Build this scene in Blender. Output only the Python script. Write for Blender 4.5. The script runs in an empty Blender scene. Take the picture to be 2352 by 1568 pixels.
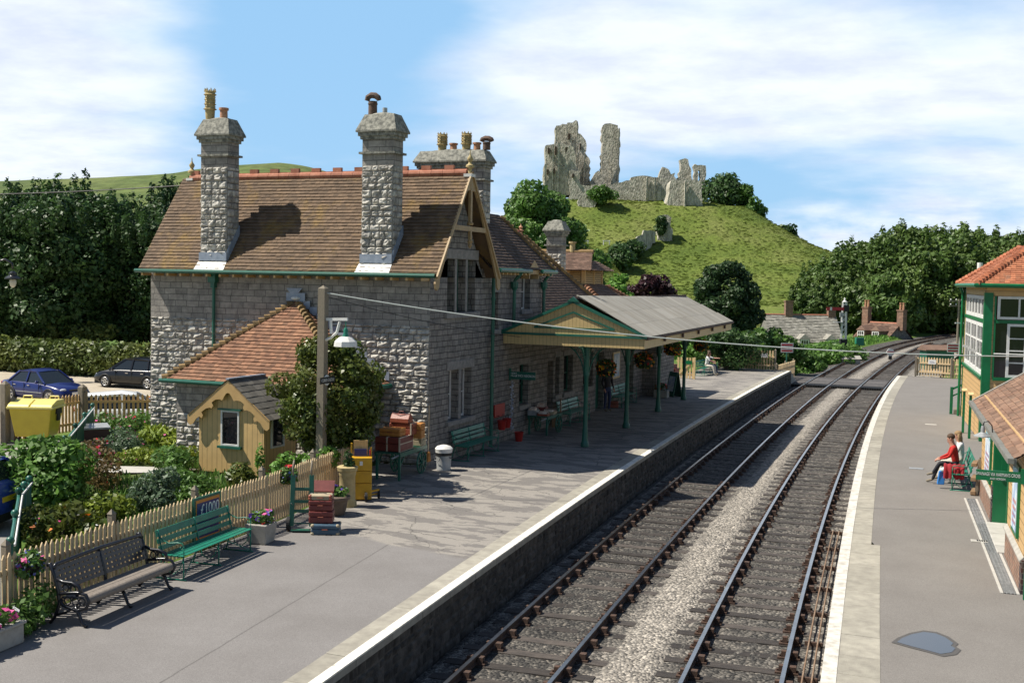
import bpy, bmesh, math, random
import numpy as np
from math import sin, cos, pi, radians, sqrt, atan2
from mathutils import Vector, Matrix, Euler
C = bpy.context.scene.collection
SC = bpy.context.scene
# ------------------------------------------------------------------ camera
CR = Vector((0.92536415, 0.37862322, 0.01859188)); CU = Vector((-0.0383689, 0.04475599, 0.99826085)); CF = Vector((-0.37713264, 0.92446815, -0.05594295))
CAMP = Vector((14.338, -28.930, 5.4245))
cd = bpy.data.cameras.new('camera'); cam = bpy.data.objects.new('camera', cd); C.objects.link(cam)
cd.sensor_width = 36; cd.lens = 39.84; cd.clip_end = 9000; cd.clip_start = .2
cam.matrix_world = Matrix(((CR.x, CU.x, -CF.x, CAMP.x), (CR.y, CU.y, -CF.y, CAMP.y), (CR.z, CU.z, -CF.z, CAMP.z), (0, 0, 0, 1)))
SC.camera = cam
# ------------------------------------------------------------------ sun, sky, exposure
SUN_EL, SUN_AZ = radians(54), radians(20)      # light travels towards +x, a little towards +y
sdir = Vector((cos(SUN_AZ)*cos(SUN_EL), sin(SUN_AZ)*cos(SUN_EL), -sin(SUN_EL)))
sl = bpy.data.lights.new('sun', 'SUN'); sl.energy = 5.0; sl.angle = radians(.5); sl.color = (1, .94, .83)
so = bpy.data.objects.new('sun', sl); C.objects.link(so); so.rotation_euler = sdir.to_track_quat('-Z', 'Y').to_euler()
SC.view_settings.view_transform = 'Standard'; SC.view_settings.look = 'None'; SC.view_settings.exposure = .5; SC.view_settings.gamma = 1
SC.view_settings.use_curve_mapping = False
W = bpy.data.worlds.new('World'); SC.world = W; W.use_nodes = True
def NT(nt): 
    def N(t, **k):
        n = nt.nodes.new('ShaderNode'+t)
        for a, b in k.items():
            if a.startswith('i_'): n.inputs[int(a[2:])].default_value = b
            else: setattr(n, a, b)
        return n
    return N
def L(nt, a, b): nt.links.new(a, b)
def MX(nt, op, a, b=0.0, c=None):
    n = nt.nodes.new('ShaderNodeMath'); n.operation = op
    for i, v in enumerate((a, b, c)):
        if v is None: continue
        if isinstance(v, (int, float)): n.inputs[i].default_value = v
        else: nt.links.new(v, n.inputs[i])
    return n.outputs[0]
def world():
    nt = W.node_tree; nt.nodes.clear(); N = NT(nt)
    out = N('OutputWorld'); sky = N('TexSky', sky_type='NISHITA', sun_disc=False, sun_elevation=SUN_EL, air_density=1.0, dust_density=.4, ozone_density=1.6)
    sky.sun_rotation = atan2(-sdir.x, -sdir.y)
    bg0 = N('Background', i_1=.065); L(nt, sky.outputs[0], bg0.inputs[0])
    tc = N('TexCoord'); sx = N('SeparateXYZ')
    def dot(v):
        d = N('VectorMath', operation='DOT_PRODUCT'); L(nt, tc.outputs['Generated'], d.inputs[0]); d.inputs[1].default_value = v; return d.outputs['Value']
    h = Vector((CF.x, CF.y, 0)).normalized(); rh = Vector((h.y, -h.x, 0))
    f = dot(h); r = dot(rh); z = dot((0, 0, 1))
    fs = MX(nt, 'MAXIMUM', f, .05)
    x = MX(nt, 'DIVIDE', r, fs); e = MX(nt, 'DIVIDE', z, fs)
    def gau(x0, e0, sx_, sy, amp):
        a = MX(nt, 'POWER', MX(nt, 'DIVIDE', MX(nt, 'SUBTRACT', x, x0), sx_), 2); b = MX(nt, 'POWER', MX(nt, 'DIVIDE', MX(nt, 'SUBTRACT', e, e0), sy), 2)
        return MX(nt, 'MULTIPLY', MX(nt, 'EXPONENT', MX(nt, 'MULTIPLY', MX(nt, 'ADD', a, b), -1)), amp)
    den = MX(nt, 'ADD', MX(nt, 'MAXIMUM', z, 0), .16)
    cx = N('CombineXYZ'); L(nt, MX(nt, 'DIVIDE', r, den), cx.inputs[0]); L(nt, MX(nt, 'DIVIDE', f, den), cx.inputs[1])
    mp = N('Mapping'); mp.inputs['Rotation'].default_value = (0, 0, .5); mp.inputs['Scale'].default_value = (1.0, 1.15, 1); L(nt, cx.outputs[0], mp.inputs[0])
    n1 = N('TexNoise'); n1.inputs['Scale'].default_value = 1.15; n1.inputs['Detail'].default_value = 9; n1.inputs['Roughness'].default_value = .52; n1.inputs['Distortion'].default_value = .1; L(nt, mp.outputs[0], n1.inputs['Vector'])
    # low cumulus near the horizon, drawn in angle rather than on the flat cloud deck
    cx2 = N('CombineXYZ'); L(nt, x, cx2.inputs[0]); L(nt, MX(nt, 'MULTIPLY', e, 2.2), cx2.inputs[1])
    n2 = N('TexNoise'); n2.inputs['Scale'].default_value = 9; n2.inputs['Detail'].default_value = 8; n2.inputs['Roughness'].default_value = .55; L(nt, cx2.outputs[0], n2.inputs['Vector'])
    s = MX(nt, 'ADD', n1.outputs['Fac'], .16)
    for g in ((-.185, .20, .115, .17, -.36), (-.10, .25, .10, .07, -.22), (.22, .085, .14, .03, -.24), (.10, .075, .10, .028, -.14), (-.43, .16, .14, .14, .2), (.25, .17, .25, .06, .24), (0, -.02, .6, .035, .15)): s = MX(nt, 'ADD', s, gau(*g))
    lowm = gau(.32, .03, .20, .045, 1.0)
    s = MX(nt, 'ADD', s, MX(nt, 'MULTIPLY', MX(nt, 'SUBTRACT', n2.outputs['Fac'], .48), MX(nt, 'MULTIPLY', lowm, 1.6)))
    ss = N('MapRange', interpolation_type='SMOOTHSTEP'); L(nt, s, ss.inputs[0]); ss.inputs[1].default_value = .40; ss.inputs[2].default_value = .84
    hi = N('MapRange', interpolation_type='SMOOTHSTEP'); L(nt, z, hi.inputs[0]); hi.inputs[1].default_value = .40; hi.inputs[2].default_value = .27; hi.inputs[3].default_value = .03; hi.inputs[4].default_value = 1
    bk = N('MapRange', interpolation_type='SMOOTHSTEP'); L(nt, f, bk.inputs[0]); bk.inputs[1].default_value = 0; bk.inputs[2].default_value = .6; bk.inputs[3].default_value = .08; bk.inputs[4].default_value = 1
    fac = MX(nt, 'MULTIPLY', MX(nt, 'MULTIPLY', ss.outputs[0], hi.outputs[0]), bk.outputs[0])
    # thin bright blue veil low in the view ahead
    vb = N('Background', i_1=.74); vb.inputs[0].default_value = (.36, .66, 1.0, 1); bg = N('MixShader'); L(nt, MX(nt, 'MULTIPLY', MX(nt, 'MULTIPLY', hi.outputs[0], bk.outputs[0]), .8), bg.inputs[0]); L(nt, bg0.outputs[0], bg.inputs[1]); L(nt, vb.outputs[0], bg.inputs[2])
    # grey undersides
    n3 = N('TexNoise'); n3.inputs['Scale'].default_value = 2.6; n3.inputs['Detail'].default_value = 6; n3.inputs['Roughness'].default_value = .6; L(nt, mp.outputs[0], n3.inputs['Vector'])
    cr = N('ValToRGB'); cr.color_ramp.elements[0].position = .34; cr.color_ramp.elements[0].color = (.68, .75, .90, 1); cr.color_ramp.elements[1].position = .58; cr.color_ramp.elements[1].color = (.86, .92, 1.0, 1)
    L(nt, n3.outputs['Fac'], cr.inputs[0])
    cb = N('Background', i_1=.80); L(nt, cr.outputs[0], cb.inputs[0])
    mix = N('MixShader'); L(nt, fac, mix.inputs[0]); L(nt, bg.outputs[0], mix.inputs[1]); L(nt, cb.outputs[0], mix.inputs[2]); L(nt, mix.outputs[0], out.inputs[0])
world()
# ------------------------------------------------------------------ helpers
def at(px, py, d):      # a point d metres in front of the camera along its axis, px/py in a 2352 px wide frame
    return CAMP + d*(CF + CR*((px-1176)/2603.0) - CU*((py-784)/2603.0))
def tag(o, label=None, cat=None, group=None, kind=None):
    if label: o['label'] = label
    if cat: o['category'] = cat
    if group: o['group'] = group
    if kind: o['kind'] = kind
    return o
def thing(name, label, cat, loc=(0, 0, 0), rz=0, group=None):
    o = bpy.data.objects.new(name, None); C.objects.link(o); o.location = loc; o.rotation_euler = (0, 0, rz); o.empty_display_size = .2
    return tag(o, label, cat, group)
def copy_tree(o, parent=None):
    c = o.copy(); C.objects.link(c); c.parent = parent
    for ch in list(o.children): copy_tree(ch, c)
    return c
class MB:
    def __init__(s): s.v = []; s.f = []; s.m = []
    def add(s, vs, fs, m=0):
        o = len(s.v); s.v.extend([tuple(q) for q in vs]); s.f.extend([tuple(i+o for i in q) for q in fs]); s.m.extend([m]*len(fs)); return s
    def box(s, x0, x1, y0, y1, z0, z1, m=0):
        if x0 > x1: x0, x1 = x1, x0
        if y0 > y1: y0, y1 = y1, y0
        if z0 > z1: z0, z1 = z1, z0
        return s.add([(x0,y0,z0),(x1,y0,z0),(x1,y1,z0),(x0,y1,z0),(x0,y0,z1),(x1,y0,z1),(x1,y1,z1),(x0,y1,z1)], [(0,3,2,1),(4,5,6,7),(0,1,5,4),(1,2,6,5),(2,3,7,6),(3,0,4,7)], m)
    def beam(s, a, b, w, h, m=0, up=(0, 0, 1)):
        a = Vector(a); b = Vector(b); d = (b-a).normalized(); up = Vector(up)
        if abs(d.dot(up)) > .99: up = Vector((1, 0, 0))
        x = d.cross(up).normalized(); z = x.cross(d); x = x*w/2; z = z*h/2
        return s.add([a-x-z, a+x-z, a+x+z, a-x+z, b-x-z, b+x-z, b+x+z, b-x+z], [(0,1,2,3),(7,6,5,4),(0,4,5,1),(1,5,6,2),(2,6,7,3),(3,7,4,0)], m)
    def tube(s, pts, r, n=8, m=0):
        pts = [Vector(q) for q in pts]; k = len(pts); rs = r if isinstance(r, (list, tuple)) else [r]*k; vs = []; fs = []; x = None
        for i in range(k):
            d = (pts[min(i+1, k-1)]-pts[max(i-1, 0)])
            if d.length < 1e-6: d = Vector((0, 0, 1))
            d.normalize()
            if x is None:
                u = Vector((0, 0, 1)) if abs(d.z) < .9 else Vector((1, 0, 0)); x = d.cross(u).normalized()
            else:
                x = (x-d*x.dot(d)).normalized()
            y = d.cross(x)
            vs += [pts[i]+(x*cos(2*pi*j/n)+y*sin(2*pi*j/n))*rs[i] for j in range(n)]
        for i in range(k-1):
            for j in range(n): fs.append((i*n+j, i*n+(j+1) % n, (i+1)*n+(j+1) % n, (i+1)*n+j))
        fs.append(tuple(range(n-1, -1, -1))); fs.append(tuple((k-1)*n+j for j in range(n)))
        return s.add(vs, fs, m)
    def lathe(s, prof, c=(0, 0, 0), n=16, m=0):
        vs = []; fs = []; k = len(prof)
        for r, z in prof: vs += [(c[0]+max(r, 1e-4)*cos(2*pi*j/n), c[1]+max(r, 1e-4)*sin(2*pi*j/n), c[2]+z) for j in range(n)]
        for i in range(k-1):
            for j in range(n): fs.append((i*n+j, i*n+(j+1) % n, (i+1)*n+(j+1) % n, (i+1)*n+j))
        fs.append(tuple(range(n-1, -1, -1))); fs.append(tuple((k-1)*n+j for j in range(n)))
        return s.add(vs, fs, m)
    def prism(s, poly, a, b, axis='x', m=0):
        n = len(poly)
        def P(q, t): return {'x': (t, q[0], q[1]), 'y': (q[0], t, q[1]), 'z': (q[0], q[1], t)}[axis]
        vs = [P(q, a) for q in poly]+[P(q, b) for q in poly]
        fs = [tuple(range(n-1, -1, -1)), tuple(range(n, 2*n))]+[(i, (i+1) % n, n+(i+1) % n, n+i) for i in range(n)]
        return s.add(vs, fs, m)
    def quad(s, a, b, c, d, m=0): return s.add([a, b, c, d], [(0, 1, 2, 3)], m)
    def ball(s, c, r, n=8, m=0):
        r = r if isinstance(r, (tuple, list)) else (r, r, r); k = n; vs = []; fs = []
        for i in range(k+1):
            t = pi*i/k
            vs += [(c[0]+max(sin(t), .001)*cos(2*pi*j/n)*r[0], c[1]+max(sin(t), .001)*sin(2*pi*j/n)*r[1], c[2]-cos(t)*r[2]) for j in range(n)]
        for i in range(k):
            for j in range(n): fs.append((i*n+j, i*n+(j+1) % n, (i+1)*n+(j+1) % n, (i+1)*n+j))
        return s.add(vs, fs, m)
    def pieces(s):
        n = len(s.v); p = list(range(n))
        def fd(i):
            while p[i] != i: p[i] = p[p[i]]; i = p[i]
            return i
        for f in s.f:
            a = fd(f[0])
            for j in f[1:]: p[fd(j)] = a
        isl = {}
        for i in range(n): isl.setdefault(fd(i), []).append(i)
        if not 1 < len(isl) <= 70: return None
        ks = list(isl); V = np.array(s.v, float); lo = np.array([V[isl[k]].min(0) for k in ks]); hi = np.array([V[isl[k]].max(0) for k in ks]); sz = (hi-lo).max(1)
        gap = np.maximum(0, np.maximum(lo[:, None]-hi[None], lo[None]-hi[:, None])); near = np.sqrt((gap**2).sum(2)) <= np.maximum(.019, .49*np.maximum(sz[:, None], sz[None]))
        g = list(range(len(ks)))
        def fg(i):
            while g[i] != i: i = g[i]
            return i
        for a, b in zip(*np.nonzero(np.triu(near, 1))): g[fg(b)] = fg(a)
        if len({fg(i) for i in range(len(ks))}) < 2: return None
        of = {k: fg(i) for i, k in enumerate(ks)}; out = {}
        for f, m in zip(s.f, s.m): out.setdefault(of[fd(f[0])], []).append((f, m))
        res = []
        for fs in out.values():
            q = MB(); mp = {}
            for f, m in fs:
                for i in f:
                    if i not in mp: mp[i] = len(q.v); q.v.append(s.v[i])
                q.f.append(tuple(mp[i] for i in f)); q.m.append(m)
            res.append(q)
        return res
    def build(s, name, mats, parent=None, loc=None, rz=0, smooth=False, bev=0, fixn=True, one=False):
        if parent is not None and not one and name not in ('sleepers', 'tiles'):
            ps = s.pieces()
            if ps: return [q.build(name, mats, parent, loc, rz, smooth, bev, fixn, True) for q in ps][0]
        me = bpy.data.meshes.new(name); me.from_pydata(s.v, [], s.f)
        mats = mats if isinstance(mats, (list, tuple)) else [mats]
        for q in mats: me.materials.append(q)
        if len(mats) > 1: me.polygons.foreach_set('material_index', s.m)
        if fixn:
            bm = bmesh.new(); bm.from_mesh(me); bmesh.ops.recalc_face_normals(bm, faces=bm.faces); bm.to_mesh(me); bm.free()
        if smooth:
            me.polygons.foreach_set('use_smooth', [True]*len(me.polygons))
            if smooth != 'all':
                try: me.set_sharp_from_angle(angle=radians(40))
                except Exception: pass
        me.update()
        o = bpy.data.objects.new(name, me); C.objects.link(o); o.parent = parent
        if loc is not None: o.location = loc
        o.rotation_euler = (0, 0, rz)
        if bev:
            b = o.modifiers.new('bevel', 'BEVEL'); b.width = bev; b.segments = 2; b.limit_method = 'ANGLE'; b.angle_limit = radians(50)
        return o
def npmesh(name, V, F, mats, parent=None, loc=None, mi=None, smooth=False):
    V = np.asarray(V, np.float32); F = np.asarray(F, np.int32); k = F.shape[1]
    me = bpy.data.meshes.new(name); me.vertices.add(len(V)); me.vertices.foreach_set('co', V.ravel())
    me.loops.add(F.size); me.loops.foreach_set('vertex_index', F.ravel())
    me.polygons.add(len(F)); me.polygons.foreach_set('loop_start', np.arange(0, F.size, k, dtype=np.int32))
    try: me.polygons.foreach_set('loop_total', np.full(len(F), k, np.int32))
    except Exception: pass
    for q in (mats if isinstance(mats, (list, tuple)) else [mats]): me.materials.append(q)
    if mi is not None: me.polygons.foreach_set('material_index', np.asarray(mi, np.int32))
    if smooth: me.polygons.foreach_set('use_smooth', np.ones(len(F), bool))
    me.update(calc_edges=True); me.validate()
    o = bpy.data.objects.new(name, me); C.objects.link(o); o.parent = parent
    if loc is not None: o.location = loc
    return o
def text(name, body, size, loc, rot, mat, parent=None, ext=.003, align='CENTER', sx=1.0):
    cu = bpy.data.curves.new(name, 'FONT'); cu.body = body; cu.size = size; cu.extrude = ext; cu.align_x = align; cu.align_y = 'CENTER'
    t = bpy.data.objects.new(name, cu); C.objects.link(t)
    bpy.context.view_layer.update()
    me = bpy.data.meshes.new_from_object(t.evaluated_get(bpy.context.evaluated_depsgraph_get()))
    bpy.data.objects.remove(t); me.materials.clear(); me.materials.append(mat)
    o = bpy.data.objects.new(name, me); C.objects.link(o); o.parent = parent; o.location = loc; o.rotation_euler = rot; o.scale = (sx, 1, 1)
    return o
# ------------------------------------------------------------------ materials
def mat(name, col, rough=.6, col2=None, nscale=6, namt=.5, bump=0, bscale=40, metal=0, spec=.5, island=0, coords='Object', stretch=None, det=5, obj=0, coat=0, ramp=(.35, .65), trans=0):
    m = bpy.data.materials.new(name); m.use_nodes = True; nt = m.node_tree; N = NT(nt); p = nt.nodes['Principled BSDF']
    p.inputs['Roughness'].default_value = rough; p.inputs['Metallic'].default_value = metal; p.inputs['Specular IOR Level'].default_value = spec
    if coat: p.inputs['Coat Weight'].default_value = coat; p.inputs['Coat Roughness'].default_value = .05
    c = (*col, 1); tc = N('TexCoord'); src = tc.outputs[coords]
    if stretch:
        mp = N('Mapping'); mp.inputs['Scale'].default_value = stretch; L(nt, src, mp.inputs[0]); src = mp.outputs[0]
    last = None
    if col2 is not None:
        n = N('TexNoise'); n.inputs['Scale'].default_value = nscale; n.inputs['Detail'].default_value = det; n.inputs['Roughness'].default_value = .6; L(nt, src, n.inputs['Vector'])
        r = N('ValToRGB'); r.color_ramp.elements[0].position = ramp[0]; r.color_ramp.elements[1].position = ramp[1]
        r.color_ramp.elements[0].color = c; r.color_ramp.elements[1].color = (*col2, 1); L(nt, n.outputs['Fac'], r.inputs[0]); last = r.outputs[0]
    if island or obj:
        h = N('HueSaturation')
        if last is not None: L(nt, last, h.inputs['Color'])
        else: h.inputs['Color'].default_value = c
        v = None
        if island:
            g = N('NewGeometry'); v = MX(nt, 'MULTIPLY_ADD', g.outputs['Random Per Island'], island*2, 1-island)
        if obj:
            oi = N('ObjectInfo'); w = MX(nt, 'MULTIPLY_ADD', oi.outputs['Random'], obj*2, 1-obj)
            v = w if v is None else MX(nt, 'MULTIPLY', v, w)
        L(nt, v, h.inputs['Value']); last = h.outputs[0]
    if last is not None: L(nt, last, p.inputs['Base Color'])
    else: p.inputs['Base Color'].default_value = c
    if bump:
        b = N('TexNoise'); b.inputs['Scale'].default_value = bscale; b.inputs['Detail'].default_value = 6; L(nt, src, b.inputs['Vector'])
        bu = N('Bump'); bu.inputs['Strength'].default_value = bump; bu.inputs['Distance'].default_value = .02; L(nt, b.outputs['Fac'], bu.inputs['Height']); L(nt, bu.outputs[0], p.inputs['Normal'])
    if trans:
        t = N('BsdfTranslucent'); mx = N('MixShader', i_0=trans)
        if last is not None: L(nt, last, t.inputs[0])
        else: t.inputs[0].default_value = c
        L(nt, p.outputs[0], mx.inputs[1]); L(nt, t.outputs[0], mx.inputs[2]); L(nt, mx.outputs[0], nt.nodes['Material Output'].inputs[0])
    return m
def nodes(m):
    nt = m.node_tree; return nt, NT(nt), nt.nodes['Principled BSDF']
def ashlar_mat(name, col, col2, mortar, bw=.46, rh=.2, bump=.5, msize=.012):
    m = mat(name, col, .9); nt, N, p = nodes(m)
    tc = N('TexCoord'); sp = N('SeparateXYZ'); L(nt, tc.outputs['Object'], sp.inputs[0]); cb = N('CombineXYZ')
    L(nt, MX(nt, 'ADD', sp.outputs[0], sp.outputs[1]), cb.inputs[0]); L(nt, sp.outputs[2], cb.inputs[1])
    nz = N('TexNoise'); nz.inputs['Scale'].default_value = 1.3; L(nt, tc.outputs['Object'], nz.inputs['Vector'])
    ad = N('VectorMath', operation='MULTIPLY_ADD'); L(nt, nz.outputs['Color'], ad.inputs[0]); ad.inputs[1].default_value = (.12, .05, 0); L(nt, cb.outputs[0], ad.inputs[2])
    br = N('TexBrick'); br.inputs['Scale'].default_value = 1; br.inputs['Brick Width'].default_value = bw; br.inputs['Row Height'].default_value = rh; br.inputs['Mortar Size'].default_value = msize; br.inputs['Mortar Smooth'].default_value = .25
    br.inputs['Color1'].default_value = (*col, 1); br.inputs['Color2'].default_value = (*col2, 1); br.inputs['Mortar'].default_value = (*mortar, 1); br.offset_frequency = 2; br.squash = 1.4; br.squash_frequency = 3; L(nt, ad.outputs[0], br.inputs['Vector'])
    n2 = N('TexNoise'); n2.inputs['Scale'].default_value = 3.5; n2.inputs['Detail'].default_value = 8; n2.inputs['Roughness'].default_value = .68; L(nt, tc.outputs['Object'], n2.inputs['Vector'])
    r = N('ValToRGB'); r.color_ramp.elements[0].position = .3; r.color_ramp.elements[0].color = (.42, .4, .4, 1); r.color_ramp.elements[1].position = .66; r.color_ramp.elements[1].color = (1.15, 1.13, 1.1, 1); L(nt, n2.outputs['Fac'], r.inputs[0])
    mu = N('Mix', data_type='RGBA', blend_type='MULTIPLY'); mu.inputs['Factor'].default_value = .85; L(nt, br.outputs['Color'], mu.inputs['A']); L(nt, r.outputs[0], mu.inputs['B']); L(nt, mu.outputs['Result'], p.inputs['Base Color'])
    n3 = N('TexNoise'); n3.inputs['Scale'].default_value = 14; n3.inputs['Detail'].default_value = 6; L(nt, tc.outputs['Object'], n3.inputs['Vector'])
    hh = MX(nt, 'SUBTRACT', MX(nt, 'MULTIPLY', n3.outputs['Fac'], .8), br.outputs['Fac'])
    bu = N('Bump'); bu.inputs['Strength'].default_value = bump; bu.inputs['Distance'].default_value = .03; L(nt, hh, bu.inputs['Height']); L(nt, bu.outputs[0], p.inputs['Normal'])
    return m
def tile_mat(name, col, col2, lichen=None, lscale=1.2, lpos=(.56, .7), isl=.3):
    m = mat(name, col, .85, col2, 2.2, .5, island=isl, bump=.25, bscale=60)
    nt, N, p = nodes(m)
    if lichen:
        tc = N('TexCoord'); n = N('TexNoise'); n.inputs['Scale'].default_value = lscale; n.inputs['Detail'].default_value = 9; n.inputs['Roughness'].default_value = .7; L(nt, tc.outputs['Object'], n.inputs['Vector'])
        r = N('ValToRGB'); r.color_ramp.elements[0].position = lpos[0]; r.color_ramp.elements[0].color = (0, 0, 0, 1); r.color_ramp.elements[1].position = lpos[1]; r.color_ramp.elements[1].color = (1, 1, 1, 1); L(nt, n.outputs['Fac'], r.inputs[0])
        mx = N('Mix', data_type='RGBA'); L(nt, r.outputs[0], mx.inputs['Factor']); src = p.inputs['Base Color'].links[0].from_socket
        L(nt, src, mx.inputs['A']); mx.inputs['B'].default_value = (*lichen, 1); L(nt, mx.outputs['Result'], p.inputs['Base Color'])
    return m
def boards_mat(name, col, pitch, axis='xy', rough=.5, depth=.6):
    m = mat(name, col, rough, tuple(c*.86 for c in col), 3, .4); nt, N, p = nodes(m)
    tc = N('TexCoord'); sp = N('SeparateXYZ'); L(nt, tc.outputs['Object'], sp.inputs[0])
    s = sp.outputs[2] if axis == 'z' else MX(nt, 'ADD', sp.outputs[0], sp.outputs[1])
    fr = MX(nt, 'FRACT', MX(nt, 'DIVIDE', s, pitch)); g = MX(nt, 'LESS_THAN', fr, .07 if axis != 'z' else .09)
    mx = N('Mix', data_type='RGBA'); L(nt, g, mx.inputs['Factor']); L(nt, p.inputs['Base Color'].links[0].from_socket, mx.inputs['A']); mx.inputs['B'].default_value = (*[c*.3 for c in col], 1); L(nt, mx.outputs['Result'], p.inputs['Base Color'])
    bu = N('Bump'); bu.inputs['Strength'].default_value = depth; bu.inputs['Distance'].default_value = .02
    L(nt, MX(nt, 'SUBTRACT', 1, g) if axis != 'z' else MX(nt, 'SUBTRACT', 1, fr), bu.inputs['Height']); L(nt, bu.outputs[0], p.inputs['Normal'])
    return m
M = {}
M['stone'] = mat('rock_faced_limestone', (.20, .188, .172), .95, (.58, .55, .49), 5, .5, bump=.9, bscale=22, island=.25, det=8, ramp=(.33, .62))
M['ashlar'] = ashlar_mat('limestone_ashlar', (.36, .335, .30), (.26, .245, .225), (.13, .125, .115), .42, .19, .35)
M['wall'] = ashlar_mat('limestone_wall', (.30, .28, .255), (.22, .21, .20), (.08, .075, .07), .36, .17, .8)
M['dress'] = mat('dressed_stone', (.30, .28, .26), .9, (.20, .19, .18), 7, .5, bump=.3, bscale=30)
M['mortar'] = mat('mortar', (.16, .15, .14), .95, (.1, .095, .09), 9, .5)
M['capstone'] = mat('lichened_stone', (.12, .12, .105), .95, (.34, .33, .28), 9, .5, bump=.5, bscale=30, det=8, ramp=(.38, .62))
M['oldtile'] = tile_mat('old_brown_tiles', (.105, .066, .038), (.145, .093, .054), (.23, .14, .032), .9, (.50, .70), .25)
M['redtile'] = tile_mat('red_brown_tiles', (.18, .082, .044), (.25, .125, .068), (.23, .13, .05), 1.6, (.64, .74), .32)
M['darktile'] = tile_mat('dark_brown_tiles', (.075, .05, .038), (.10, .066, .05), None, isl=.35)
M['midtile'] = tile_mat('brown_tiles', (.15, .09, .065), (.20, .125, .09), (.2, .12, .05), 2, (.6, .75))
M['orangetile'] = tile_mat('orange_tiles', (.36, .12, .06), (.45, .18, .09), (.22, .13, .09), 2.2, (.6, .72), .25)
M['brownroof'] = tile_mat('mottled_brown_tiles', (.17, .092, .058), (.24, .145, .095), (.13, .10, .07), 3, (.56, .72), .28)
M['stoneslate'] = tile_mat('stone_slates', (.22, .21, .18), (.33, .31, .27), (.12, .12, .09), 1.6, (.55, .7), .35)
M['slate'] = mat('grey_slates', (.10, .095, .085), .8, (.15, .14, .12), 3, .5, island=.25, bump=.2)
M['ridge'] = mat('red_ridge_tiles', (.34, .12, .07), .85, (.44, .20, .13), 5, .5, island=.2, bump=.2)
M['bonnet'] = mat('lichened_hip_tiles', (.17, .115, .05), .9, (.27, .17, .07), 7, .5, island=.3, bump=.3)
M['lead'] = mat('lead_flashing', (.22, .26, .33), .55, (.32, .36, .43), 5, .5)
M['whitelead'] = mat('pale_flashing', (.75, .74, .7), .6, (.6, .6, .57), 6, .5)
M['buffpot'] = mat('buff_clay', (.48, .38, .19), .8, (.36, .28, .13), 8, .5)
M['redpot'] = mat('red_clay', (.42, .20, .11), .8, (.52, .28, .17), 8, .5)
M['soot'] = mat('sooty_clay', (.07, .05, .04), .8, (.16, .09, .06), 8, .5)
M['green'] = mat('dark_green_paint', (.016, .125, .085), .4, (.012, .095, .065), 4, .5)
M['bgreen'] = mat('bench_green_paint', (.012, .20, .125), .4, (.012, .15, .10), 5, .5, bump=.05)
M['sgreen'] = mat('bright_green_paint', (.002, .16, .055), .35, (.002, .12, .04), 3, .5)
M['buff'] = boards_mat('buff_boards', (.70, .47, .20), .16)
M['buffp'] = mat('buff_paint', (.58, .38, .16), .5, (.50, .32, .13), 4, .5)
M['bargeb'] = mat('weathered_buff_paint', (.42, .29, .145), .6, (.34, .23, .11), 5, .5)
M['cladding'] = boards_mat('buff_weatherboard', (.60, .385, .17), .17, 'z')
M['canopyb'] = boards_mat('cream_boards', (.60, .44, .20), .125)
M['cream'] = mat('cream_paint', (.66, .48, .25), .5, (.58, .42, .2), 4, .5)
M['picket'] = mat('picket_timber', (.54, .40, .23), .75, (.64, .48, .28), 9, .5, island=.12, bump=.2, stretch=(6, 6, 1))
M['freshwood'] = mat('fresh_softwood', (.52, .32, .12), .7, (.62, .41, .18), 9, .5, stretch=(6, 6, 1))
M['oldwood'] = mat('weathered_oak', (.17, .145, .11), .85, (.26, .22, .16), 12, .5, bump=.3, stretch=(8, 8, 1))
M['slatwood'] = mat('grey_brown_slats', (.14, .115, .095), .7, (.26, .225, .19), 9, .5, bump=.3, stretch=(9, 1, 9))
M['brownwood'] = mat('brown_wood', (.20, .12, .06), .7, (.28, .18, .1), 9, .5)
M['iron'] = mat('black_cast_iron', (.010, .011, .016), .3, spec=.6)
M['steel'] = mat('polished_steel', (.62, .60, .57), .28, (.48, .45, .42), 4, .5, metal=1)
M['rust'] = mat('rusty_iron', (.055, .034, .026), .8, (.10, .055, .035), 12, .5, bump=.3)
M['asphalt'] = None
M['white'] = mat('white_paint', (.78, .77, .74), .5, (.66, .65, .62), 5, .5)
M['edge'] = mat('worn_white_line', (.80, .76, .66), .8, (.45, .42, .36), 5, .5, det=10, ramp=(.52, .68))
M['edge_r'] = mat('worn_grey_white_line', (.62, .59, .53), .8, (.40, .375, .32), 5, .5, det=10, ramp=(.45, .66))
M['coping'] = mat('concrete_coping', (.36, .335, .275), .9, (.26, .24, .20), 4, .5, bump=.4, bscale=50, island=.14, det=8)
M['conc'] = mat('concrete', (.30, .285, .25), .9, (.40, .38, .34), 5, .5, bump=.3)
M['glass'] = mat('window_glass', (.012, .014, .018), .04, spec=.6)
M['cglass'] = mat('car_glass', (.015, .019, .02), .03, spec=.8)
M['black'] = mat('black', (.012, .012, .012), .6)
M['tyre'] = mat('tyre_rubber', (.014, .014, .015), .8)
M['alloy'] = mat('alloy_wheel', (.55, .55, .56), .3, metal=.9)
M['chrome'] = mat('chrome', (.7, .7, .7), .12, metal=1)
M['galv'] = mat('galvanised_steel', (.42, .43, .43), .5, (.30, .31, .31), 7, .5, metal=.35)
M['red'] = mat('red_paint', (.42, .025, .018), .45, (.34, .02, .015), 5, .5)
M['signred'] = mat('sign_red', (.45, .02, .03), .5)
M['yellow'] = mat('yellow_plastic', (.60, .46, .035), .4, (.54, .40, .03), 3, .5)
M['yellid'] = mat('pale_yellow_plastic', (.72, .62, .18), .35)
M['yelbox'] = mat('yellow_painted_metal', (.58, .33, .012), .45, (.50, .27, .012), 5, .5)
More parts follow.
